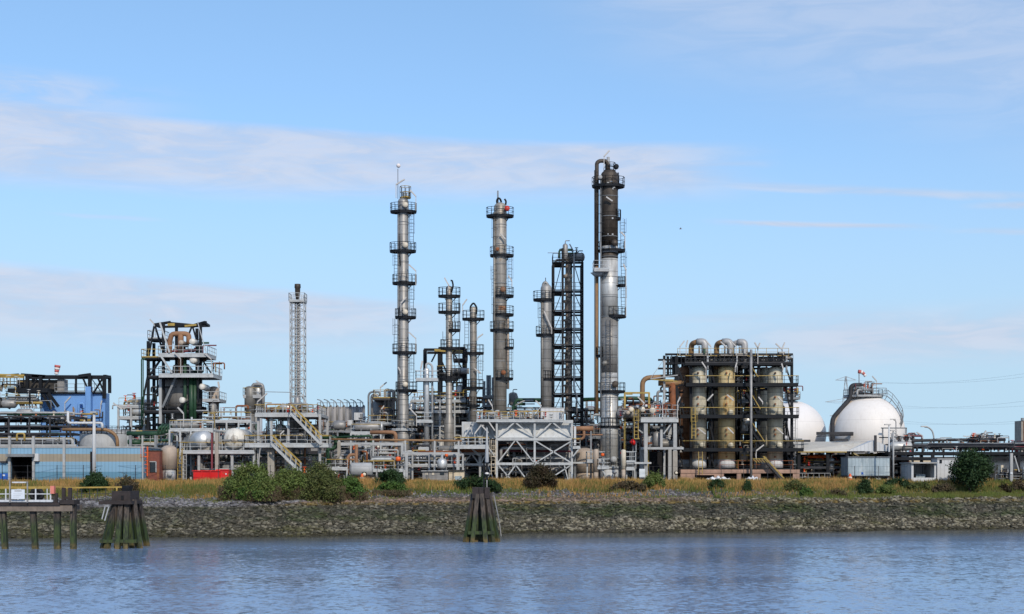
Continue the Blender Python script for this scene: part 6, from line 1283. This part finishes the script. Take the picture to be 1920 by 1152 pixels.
t.part('skylight', MB().bar(t.p(1502, 826, 3), t.p(1528, 826, 3), .3, .3).bar(t.p(1572, 824, 3), t.p(1600, 824, 3), .3, .3), BD); mb = MB()
for x in (1496, 1550, 1586, 1668, 1684):
    for d_ in (-.6, 9.5): t.part('post', MB().bar(t.p(x, 903, d_), t.p(x, 847, d_), .4), 'black_steel')
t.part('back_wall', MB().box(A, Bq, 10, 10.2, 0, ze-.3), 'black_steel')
clutter(t, 1498, 1584, 852, 900, 0, 8, 121, 18, 26, 8, 24, ['black_steel', BD, 'grey_steel', 'yellow', 'mid_pipe', 'green_dark', 'orange']); clutter(t, 1590, 1690, 849, 860, 0, 4, 122, 8, 8, 0, 4, ['black_steel', BD, 'yellow_dull'])
t.part('railing', MB().rail([t.p(1490, 903, -1.5), t.p(1552, 903, -1.5)], sp=.7), 'light_grey'); t.part('stair', MB().stairs(t.p(1578, 882, -1.6), t.p(1560, 903, -1.6)), 'yellow_dull'); t.part('beam', MB().bar(t.p(1494, 877, -.6), t.p(1586, 877, -.6), .25), BD)
t = Thing('metal_cabin', 'corrugated grey-blue metal cabin raised on dark stilts', 'cabin', 1629, 184)
t.part('wall', MB().box(t.X(1590), t.X(1668), 0, 4, t.Z(892), t.Z(858)), 'galva'); t.part('base', MB().box(t.X(1588), t.X(1669), -.1, 4.1, t.Z(894.5), t.Z(892.1)), 'black_steel'); t.part('roof', MB().box(t.X(1589), t.X(1669), -.15, 4.2, t.Z(858), t.Z(856.5)), 'grey_steel'); mb = MB()
for x in (1592, 1630, 1650, 1666): mb.bar(t.p(x, 905, .3), t.p(x, 893, .3), .25); mb.bar(t.p(x, 905, 3.6), t.p(x, 893, 3.6), .25)
mb.bar(t.p(1640, 894, .2), t.p(1652, 903, .2), .12); t.part('stilt', mb, 'light_grey'); t.part('sign', MB().box(t.X(1615), t.X(1618.5), -.05, -.01, t.Z(890), t.Z(886)), 'blue_sign'); t.part('tarp', MB().add([(t.X(1602), -.2, t.Z(853)), (t.X(1611), -.2, t.Z(856)), (t.X(1608), 1, t.Z(850)), (t.X(1603), 1, t.Z(849))], [(0,1,2,3),(3,2,1,0)]), 'yellow_dull')
t = Thing('open_shelter', 'white open-fronted shelter below the pipe bridge', 'shelter', 1733, 181)
t.part('wall', MB().box(t.X(1709), t.X(1713), 0, 5, 0, t.Z(869.5)).box(t.X(1752), t.X(1755), 0, 5, 0, t.Z(869.5)).box(t.X(1713), t.X(1752), 4.7, 5, 0, t.Z(869.5)).box(t.X(1713), t.X(1752), 0, .2, 0, t.Z(896)), 'panel_white'); t.part('roof', MB().box(t.X(1707), t.X(1757), -.4, 5.2, t.Z(869.4), t.Z(867)), 'light_grey'); t.part('locker', MB().box(t.X(1726), t.X(1744), 2, 3, 0, t.Z(890)), 'galva')
t = Thing('white_building', 'plain white flat-roofed building left of the round tree', 'building', 1777, 183)
t.part('wall', MB().box(t.X(1757.5), t.X(1800), 0, 2.6, 0, t.Z(862)), 'panel_white'); t.part('window', MB().box(t.X(1761.5), t.X(1766), -.05, -.01, t.Z(869), t.Z(861.9)), 'glass_dark'); t.part('roof', MB().box(t.X(1757), t.X(1801), -.1, 2.7, t.Z(862), t.Z(860)), 'light_grey')
t = Thing('white_building', 'pale low building seen behind the open shelter', 'building', 1740, 205); t.part('wall', MB().box(t.X(1695), t.X(1790), 0, 8, 0, t.Z(858)), 'cream'); t.part('roof', MB().box(t.X(1694), t.X(1791), -.1, 8.1, t.Z(858), t.Z(856.5)), 'light_grey'); t.part('door', MB().box(t.X(1740), t.X(1744), -.05, -.01, 0, t.Z(868)), 'opening_shade')
rack('long dark pipe bridge spanning to the right edge of the site', 1668, 1990, 826, 186, [848, 858], 5, 'black_steel', 131, w=.35, nh=34, nv=10, nd=1, nval=10, cols=['black_steel', BD, 'grey_steel', BD, 'light_grey'], rails=False, step=82, low=False)
t = Thing('pipeline', 'thin dark elevated pipe line above the long pipe bridge', 'pipe', 1780, 190)
t.part('pipe', MB().tube([t.p(1668, 830), t.p(1705, 827), t.p(1780, 825), t.p(1885, 825)], .2, 8, fil=2), BD)
mb = MB()
for x in (1712, 1729, 1751, 1769, 1802, 1826, 1858, 1883): mb.bar(t.p(x, 903), t.p(x, 822), .14)
for a, b, y in ((1712, 1730, 836), (1751, 1769, 833)): mb.bar(t.p(a, y), t.p(b, y), .26); mb.bar(t.p(a, y), t.p(a, 848), .26); mb.bar(t.p(b, y), t.p(b, 848), .26)
t.part('support', mb, BD); clutter(t, 1672, 1715, 818, 846, -.5, 2.5, 132, 10, 20, 0, 24, ['black_steel', BD, 'maroon', 'light_grey', 'grey_steel'])
for i in range(6):
    x = 1676 + i*6.5; t.part('valve', MB().lathe(t.X(x), -.8, [(t.Z(830), .3), (t.Z(826), .3), (t.Z(825), .1), (t.Z(820), .1), (t.Z(819.5), .28), (t.Z(818), .28)], 10), BD if i % 2 else 'light_grey')
clutter(t, 1820, 1884, 818, 846, -.5, 2.5, 133, 12, 20, 2, 18, ['maroon', 'rust', 'grey_steel', 'light_grey', BD]); clutter(t, 1745, 1820, 830, 846, -.5, 2, 134, 4, 12, 0, 6, ['grey_steel', 'light_grey', 'yellow_dull']); clutter(t, 1884, 1960, 832, 848, -.5, 2, 135, 10, 8, 0, 8, ['light_grey', 'mid_pipe', 'maroon'])
t.lamp((1840, 822), (1841, 818), (1849, 808)); t.lamp((1731, 826), (1730, 818), (1719, 811)); t.part('lamp', MB().bar(t.p(1806, 818), t.p(1812, 818.6), .12).bar(t.p(1814, 818.6), t.p(1820, 818), .12).bar(t.p(1813, 846), t.p(1813, 818.6), .05), 'lamp_body')
rack('dim pipe bay behind the shelter at the right', 1670, 1712, 858, 192, [872, 888], 5, 'black_dusty', 136, nh=8, nv=8, nd=2, nval=6, cols=DK + ['orange'], rails=False, step=20)
t = Thing('horizontal_vessel', 'long white horizontal vessel behind the bridge at the right edge', 'vessel', 1890, 187.5)
drum_x(t, 1838, 1965, 869, 17, 1, 'sphere_white', 'shell'); t.part('saddle', MB().box(t.X(1868), t.X(1878), -.7, 2.8, 0, t.Z(872)), 'cap_cream'); t.part('saddle', MB().box(t.X(1930), t.X(1938), -.7, 2.8, 0, t.Z(872)), 'cap_cream'); clutter(t, 1855, 1920, 884, 903, -3, -1.5, 137, 6, 6, 1, 6, ['maroon', BD, 'grey_steel', 'yellow_dull'])
t = Thing('support_leg', 'white braced support at the right end of the pipe bridge', 'support', 1898, 184.5); t.part('post', MB().bar(t.p(1896, 905), t.p(1896, 850), .35).bar(t.p(1902, 855), t.p(1911, 885), .14), 'light_grey'); t.part('lamp', MB().box(t.X(1893), t.X(1897), -.3, -.18, t.Z(889), t.Z(886)), 'sign_face')
t = Thing('concrete_tower', 'tall brown-grey tower cut by the right picture edge', 'tower', 1925, 300); t.part('body', MB().box(t.X(1915), t.X(1936), 0, 4, 0, t.Z(789)), 'concrete'); t.part('mast', MB().bar(t.p(1917, 789), t.p(1917, 784), .5), 'grey_steel')
for i in range(1, 4): t.part('rib', MB().box(t.X(1915+i*5)-.15, t.X(1915+i*5)+.15, -.2, -.01, 0, t.Z(790)), 'clad_rust')
def street_lamp(label, px, ytop, Y, arm, m='light_grey'):
    t = Thing('street_lamp', label, 'street lamp', px, Y, 'street lamps'); z = t.Z(ytop); A_ = arm*t.k
    pts = [(0, 0, 0), (0, 0, z-abs(A_)*.8), (A_*.15, 0, z-abs(A_)*.3), (A_*.5, 0, z-.05), (A_*.8, 0, z)] if abs(arm) > 4 else [(0, 0, 0), (0, 0, z)]
    t.part('pole', MB().tube(pts, .11, 8, fil=1.0), m); t.part('lamp_head', MB().box(A_*.8 - .5, A_*.8 + .35, -.15, .15, z-.04, z+.12), 'lamp_body')
street_lamp('curved-arm street lamp right of the gas spheres', 1751, 800.5, 200, -22); street_lamp('straight white lamp pole before the windsock sphere', 1667, 797, 188, -2, 'panel_white'); street_lamp('plain pale pole beside the corrugated cabin', 1675, 808, 180, 2)
street_lamp('slender lamp with angled head at the sphere edge', 1680, 787, 240, -6, 'lamp_body')
t = Thing('goalpost_frame', 'thin steel goalpost frame in front of the windsock sphere', 'steel frame', 1676, 236); t.part('frame', MB().bar(t.p(1655, 903), t.p(1655, 803), .2).bar(t.p(1699, 903), t.p(1699, 803), .2).bar(t.p(1652, 803), t.p(1700, 803), .2), 'grey_steel')
# added back buildings, dark so that the gaps between racks read as shade
for lb, a, b, y, Y in (('added dark backing hall behind the reactor tower', 190, 470, 815, 232), ('added dark backing hall beneath the flare and silos', 470, 700, 812, 236), ('added dark backing hall behind the ball-topped column', 690, 905, 800, 234), ('added dark backing hall behind the cooler', 905, 1105, 806, 236), ('added dark backing hall behind the pipe maze', 1100, 1300, 800, 234), ('added dark backing hall behind the reactor cage', 1280, 1500, 826, 232), ('added low dark backing hall beyond the blue warehouse', -80, 150, 815, 234), ('added low dark backing hall beyond the shed at the right', 1560, 1720, 864, 226)):
    t = Thing('backing_hall', lb, 'building', (a+b)/2, Y, 'added dark halls filling the back'); t.part('wall', MB().box(t.X(a), t.X(b), 0, 10, 0, t.Z(y)), 'backing_dark'); t.part('roof', MB().box(t.X(a)-.3, t.X(b)+.3, -.3, 10.3, t.Z(y), t.Z(y)+.3), 'grey_steel')
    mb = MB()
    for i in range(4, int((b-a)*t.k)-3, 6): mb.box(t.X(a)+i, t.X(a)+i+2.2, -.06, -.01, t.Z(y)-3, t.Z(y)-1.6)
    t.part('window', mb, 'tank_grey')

# ============================================================= fence along the yard
t = Thing('security_fence', 'thin dark wire fence in front of the whole refinery', 'fence', 960, 172)
xs_ = np.arange(-58, 72, 3.0); pts = [(x, float(bankY(x)) + 21.2 - 172, 0) for x in xs_]
posts = MB()
for p_ in pts: t.part('post', MB().bar(p_, (p_[0], p_[1], 2.0), .06), BD)
mb = MB()
for a, b in zip(pts, pts[1:]):
    for z in (.6, 1.2, 1.9): mb.bar((a[0], a[1], z), (b[0], b[1], z), .022)
t.part('wire', mb, BD)

# ============================================================= jetty, gangway, dolphins
YJ = 121.0
t = Thing('jetty', 'concrete jetty on slanting dark piles with white and yellow railings', 'jetty', 40, YJ, z=0)
zd = t.Z(943); t.part('deck', MB().box(t.X(-160), t.X(112), 0, 3.2, t.Z(948), zd), 'timber_dark'); t.part('edge_beam', MB().box(t.X(-160), t.X(134), .15, 3.0, t.Z(959), t.Z(948.2)), 'deck_concrete'); t.part('kerb', MB().box(t.X(-160), t.X(99.5), -.12, .1, t.Z(941.5), t.Z(937.5)), 'panel_white')
z = t.Z(939.5); mb = MB(); mb2 = MB()
for x in (-130, -100, -70, -40, -15, 11, 38, 67, 95): mb.bar((t.X(x), 0, z), (t.X(x), 0, t.Z(916)), .10)
mb.bar((t.X(-150), 0, t.Z(926.5)), (t.X(95), 0, t.Z(926.5)), .08); mb2.bar((t.X(-150), 0, t.Z(915.5)), (t.X(96), 0, t.Z(915.5)), .11)
mb2.bar((t.X(-150), 3, t.Z(914)), (t.X(96), 3, t.Z(914)), .1)
for x in (-100, -40, 11, 67): mb.bar((t.X(x), 3, zd), (t.X(x), 3, t.Z(914)), .08)
t.part('railing', mb, 'panel_white'); t.part('handrail', mb2, 'yellow')
for a, b, c, d_, w in ((-1, 950, 9, 1028, 10), (56, 958, 66, 1026, 10), (102, 948, 106, 1030, 11), (132, 945, 136, 1030, 10), (-60, 958, -50, 1028, 10)):
    P_, Q_ = Vector((t.X(a), .8, t.Z(b))), Vector((t.X(c), .3, t.Z(d_)-1.5)); t.part('pile', MB().bar(P_, Q_, w*t.k, w*t.k), 'pile')
t.part('pile_cap', MB().box(t.X(111), t.X(139), 0, 1.6, t.Z(946), t.Z(938)), 'timber_dark'); mb = MB(); mb.bar(t.p(116, 940, .5), t.p(116, 915, .5), .28); mb.bar(t.p(128, 940, .5), t.p(128, 915, .5), .28); mb.bar(t.p(115, 934, .5), t.p(129, 934, .5), .22); mb.bar(t.p(103, 948, .3), t.p(103, 925, .3), .25); t.part('fender_post', mb, 'timber_dark')
s = Thing('jetty_sign', 'white notice board framed by two poles on the jetty railing', 'sign', 34, YJ - .3, z=zd)
s.part('post', MB().bar(s.p(18.5, 943), s.p(18.5, 901), .1), 'mid_pipe'); s.part('post', MB().bar(s.p(51.5, 943), s.p(51.5, 903), .1), 'mid_pipe'); s.part('top_bar', MB().box(s.X(23), s.X(49), -.08, .08, s.Z(906), s.Z(903.5)), 'panel_white'); s.part('board', MB().box(s.X(22), s.X(47), -.12, -.05, s.Z(936), s.Z(918)), 'sign_face')
mb = MB()
for i in range(7): mb.box(s.X(28.5+i*1.9), s.X(29.7+i*1.9), -.13, -.121, s.Z(922), s.Z(919.6))
s.part('lettering', mb, 'tank_grey'); mb = MB()
for j in range(3): mb.box(s.X(26), s.X(43-j*3), -.13, -.121, s.Z(926.5+j*3), s.Z(926+j*3))
s.part('lettering', mb, 'light_grey')
s = Thing('lifebuoy_cabinet', 'faded pink-orange lifebuoy cabinet at the jetty end', 'cabinet', 98.5, YJ, z=zd); s.part('case', MB().box(s.X(95.5), s.X(102.5), -.2, .25, s.Z(926), s.Z(911.5)), 'lifebuoy'); s.part('post', MB().bar((0, .1, 0), (0, .1, s.Z(926)), .1), 'timber_dark')
s = Thing('tyre', 'black tyre leaning behind the jetty railing', 'tyre', 69, YJ + 1.6, z=zd)
mb = MB(); n, k = 28, 8
vs = [(math.cos(2*math.pi*i/n)*(.48+.17*math.cos(2*math.pi*j/k)), .17*math.sin(2*math.pi*j/k), .66+math.sin(2*math.pi*i/n)*(.48+.17*math.cos(2*math.pi*j/k))) for i in range(n) for j in range(k)]
mb.add(vs, [(i*k+j, ((i+1)%n)*k+j, ((i+1)%n)*k+(j+1)%k, i*k+(j+1)%k) for i in range(n) for j in range(k)], True); s.part('tread', mb, 'rubber'); s.part('hub', MB().lathe(0, .66, [(-.05, .02), (-.05, .33), (.05, .33)], 16, ax='y'), 'black_steel')
t = Thing('gangway', 'narrow gangway with a yellow handrail reaching to the left dolphin', 'gangway', 180, 124, z=0)
t.part('deck', MB().box(t.X(138), t.X(222), .5, 1.3, t.Z(939), t.Z(937.5)), 'timber_dark'); mb = MB(); mb.bar(t.p(118, 915, .5), t.p(245, 913.5, .5), .13); mb.tube([t.p(240, 913.5, .5), t.p(244, 914, .5), t.p(244.5, 922, .5)], .09, 6); mb.tube([t.p(216, 914, .5), t.p(216, 921, .5), t.p(214.5, 925, .5)], .09, 6); t.part('handrail', mb, 'yellow')
mb = MB()
for x in (142, 150, 165, 180, 195, 207, 217): mb.bar(t.p(x, 938, .5), t.p(x, 914, .5), .05)
mb.bar(t.p(138, 926, .5), t.p(220, 926, .5), .04); t.part('railing', mb, BD)
def dolphin(label, px, ybase, Y, top, capw, piles, cap_y, m_cap='timber_dark'):
    t = Thing('mooring_dolphin', label, 'dolphin', px, Y, 'timber mooring dolphins', z=0)
    zc0, zc1 = t.Z(cap_y[1]), t.Z(cap_y[0])
    for a, b, da, db in piles:
        o = t.part('pile', MB().bar((t.X(a), da, zc0+.4), (t.X(b), db, -1.8), .40, .40), 'pile')
    return t, zc0, zc1
t, z0, z1 = dolphin('timber dolphin with a big square head at the gangway end', 236, 1028, 124, 912, 40, [(221, 192, -.6, -1.6), (226, 207, -1.1, -2.4), (235, 233, -1.2, -2.6), (245, 248, -1.1, -2.4), (253, 276, -.6, -1.6), (228, 203, 1.6, 3.2), (240, 238, 1.8, 3.4), (250, 266, 1.6, 3.0), (230, 220, -.4, -.9), (242, 257, -.4, -1.0), (235, 228, .6, 1.2), (248, 262, .5, 1.0)], (921, 946))
t.part('head', MB().box(t.X(219), t.X(253), -1.5, 1.5, t.Z(939), t.Z(921)).box(t.X(196), t.X(257), -1.8, 1.8, t.Z(945), t.Z(939)), 'timber_dark'); t.part('hook_block', MB().box(t.X(232), t.X(246), -.6, .6, t.Z(921), t.Z(911)), 'black_steel')
t.part('cross_beam', MB().box(t.X(200), t.X(268), -2.2, -1.8, t.Z(1016), t.Z(1010)), 'pile'); t.part('ladder', MB().bar(t.p(211, 948, -2.2), t.p(205, 972, -2.2), .09).bar(t.p(218, 948, -2.2), t.p(210, 975, -2.2), .09).bar(t.p(211, 948, -2.2), t.p(218, 948, -2.2), .09), 'light_grey')
t.part('painted_recess', MB().box(t.X(236), t.X(241), -1.56, -1.5, t.Z(937), t.Z(929)), 'opening_shade')  # thin black plate, the shade of a hollow painted onto the head
t, z0, z1 = dolphin('free-standing timber dolphin bearing two dark poles and a lamp', 903, 1014, 135, 913, 30, [(889, 868, -.6, -1.5), (896, 883, -1, -2), (904, 914, -1.1, -2.2), (911, 929, -.8, -1.8), (916, 940, -.4, -1), (900, 899, 1, 2.4), (891, 876, 1, 2), (911, 924, 1.2, 2.4), (894, 892, -.3, -.8), (908, 905, -.3, -.7), (903, 900, .4, .8), (914, 934, .5, 1.0), (890, 872, .4, .8)], (914, 934))
t.part('head', MB().box(t.X(886), t.X(898), -1.2, 1.2, z0, z1).box(t.X(899), t.X(907), -1.25, 1.2, z0, z1).box(t.X(909), t.X(918), -1.2, 1.2, z0, z1).box(t.X(898), t.X(909), -.9, 1.0, z0, z1-.2), 'timber_dark'); t.part('cross_beam', MB().box(t.X(878), t.X(928), -1.7, -1.3, t.Z(1001), t.Z(995)), 'pile')
t.part('chain', MB().bar(t.p(926, 928, -.8), t.p(936, 975, -1), .07).bar(t.p(936, 975, -1), t.p(940, 1005, -1), .06), 'mid_pipe')
q = Thing('beacon_pole', 'thin dark pole without a lamp on the free-standing dolphin', 'pole', 907.5, 134.6, z=t.Z(914)); q.part('pole', MB().bar((0, 0, 0), (0, 0, q.Z(868)), .15), 'black_steel')
q = Thing('beacon_pole', 'taller dark pole with a white globe light on the dolphin', 'pole', 913, 134.4, z=t.Z(914)); q.part('pole', MB().bar((0, 0, 0), (0, 0, q.Z(900)), .1), 'mid_pipe'); q.part('pole', MB().bar((0, 0, q.Z(900)), (0, 0, q.Z(868)), .2), 'black_steel'); q.part('globe_light', MB().lathe(0, -.1, [(q.Z(890.5), .02), (q.Z(889.5), .16), (q.Z(888), .2), (q.Z(886.5), .14), (q.Z(886), .02)], 12), 'sphere_white'); q.part('collar', MB().lathe(0, -.1, [(q.Z(893.5), .12), (q.Z(890.5), .26)], 12), 'black_steel')
q.part('top_lamp', MB().lathe(0, 0, [(q.Z(868), .12), (q.Z(866), .2), (q.Z(802), .06)], 8), 'light_grey')

# ============================================================= far pylon, power lines, gull
def pylon(label, px, Y, ytop, grp='pylons carrying the power lines'):
    t = Thing('pylon', label, 'pylon', px, Y, grp); h = t.Z(ytop); mb = MB(); n = 9; zs = [h*(1-(1-i/n)**1.0) for i in range(n+1)]
    wd = lambda z: 4.6*(1-z/h)**1.15 + .25
    for sx in (-1, 1):
        for sy in (-1, 1):
            for a, b in zip(zs, zs[1:]): mb.bar((sx*wd(a), sy*wd(a), a), (sx*wd(b), sy*wd(b), b), .14)
    for a, b in zip(zs, zs[1:]):
        for sy in (-1, 1): mb.bar((-wd(a), sy*wd(a), a), (wd(b), sy*wd(b), b), .08); mb.bar((wd(a), sy*wd(a), a), (-wd(b), sy*wd(b), b), .14)
    t.part('lattice', mb, 'far_steel')
    for f_, w in ((.98, 4.5), (.76, 9), (.62, 7)): t.part('cross_arm', MB().bar((-w, 0, h*f_-.8), (w, 0, h*f_-.8), .2).bar((-w, 0, h*f_-.8), (0, 0, h*f_+.8), .22).bar((w, 0, h*f_-.8), (0, 0, h*f_+.8), .22), 'far_steel')
    return t, h
t, h = pylon('distant lattice pylon just left of the windsock sphere top', 1586, 620, 706)
t2_, h2 = pylon('pylon nearer to the river outside the right edge', 2450, 420, 560)
for k, (f_, w, lb) in enumerate(((.98, -4.5, 'highest power line cable, far side'), (.98, 4.5, 'highest power line cable, near side'), (.76, -9, 'middle power line cable, far side'), (.76, 9, 'middle power line cable, near side'), (.62, -7, 'lowest power line cable, far side'), (.62, 7, 'lowest power line cable, near side'))):
    A_ = Vector((t.ox + w, 620, G + h*f_-.8)); B_ = Vector((t2_.ox + w, 420, G + h2*f_-.8)); pts = [A_.lerp(B_, i/24) - Vector((0, 0, 9*(1-(2*i/24-1)**2))) for i in range(25)]
    single('power_cable', lb + ', sagging across the right sky', 'power line', MB().tube(pts, .032, 4, fil=0.001), 'far_steel', group='power line cables')
t = Thing('gull', 'tiny gull gliding in the sky right of the tallest column', 'bird', 1276, 260, z=H + (HY-429.5)*260/F)
mb = MB(); mb.lathe(0, 0, [(-.28, .01), (-.2, .05), (0, .08), (.15, .06), (.28, .02), (.34, .01)], 8, ax='x')
mb.add([(-.1,0,.04),(.12,0,.04),(.05,-.5,.16),(-.06,-.5,.16),(.0,-.95,.05),(-.1,0,.02),(.12,0,.02),(.05,.5,.14),(-.06,.5,.14),(.0,.95,.04)], [(0,1,2,3),(3,2,4),(6,5,8,7),(7,8,9)]); t.part('body', mb, 'gull')
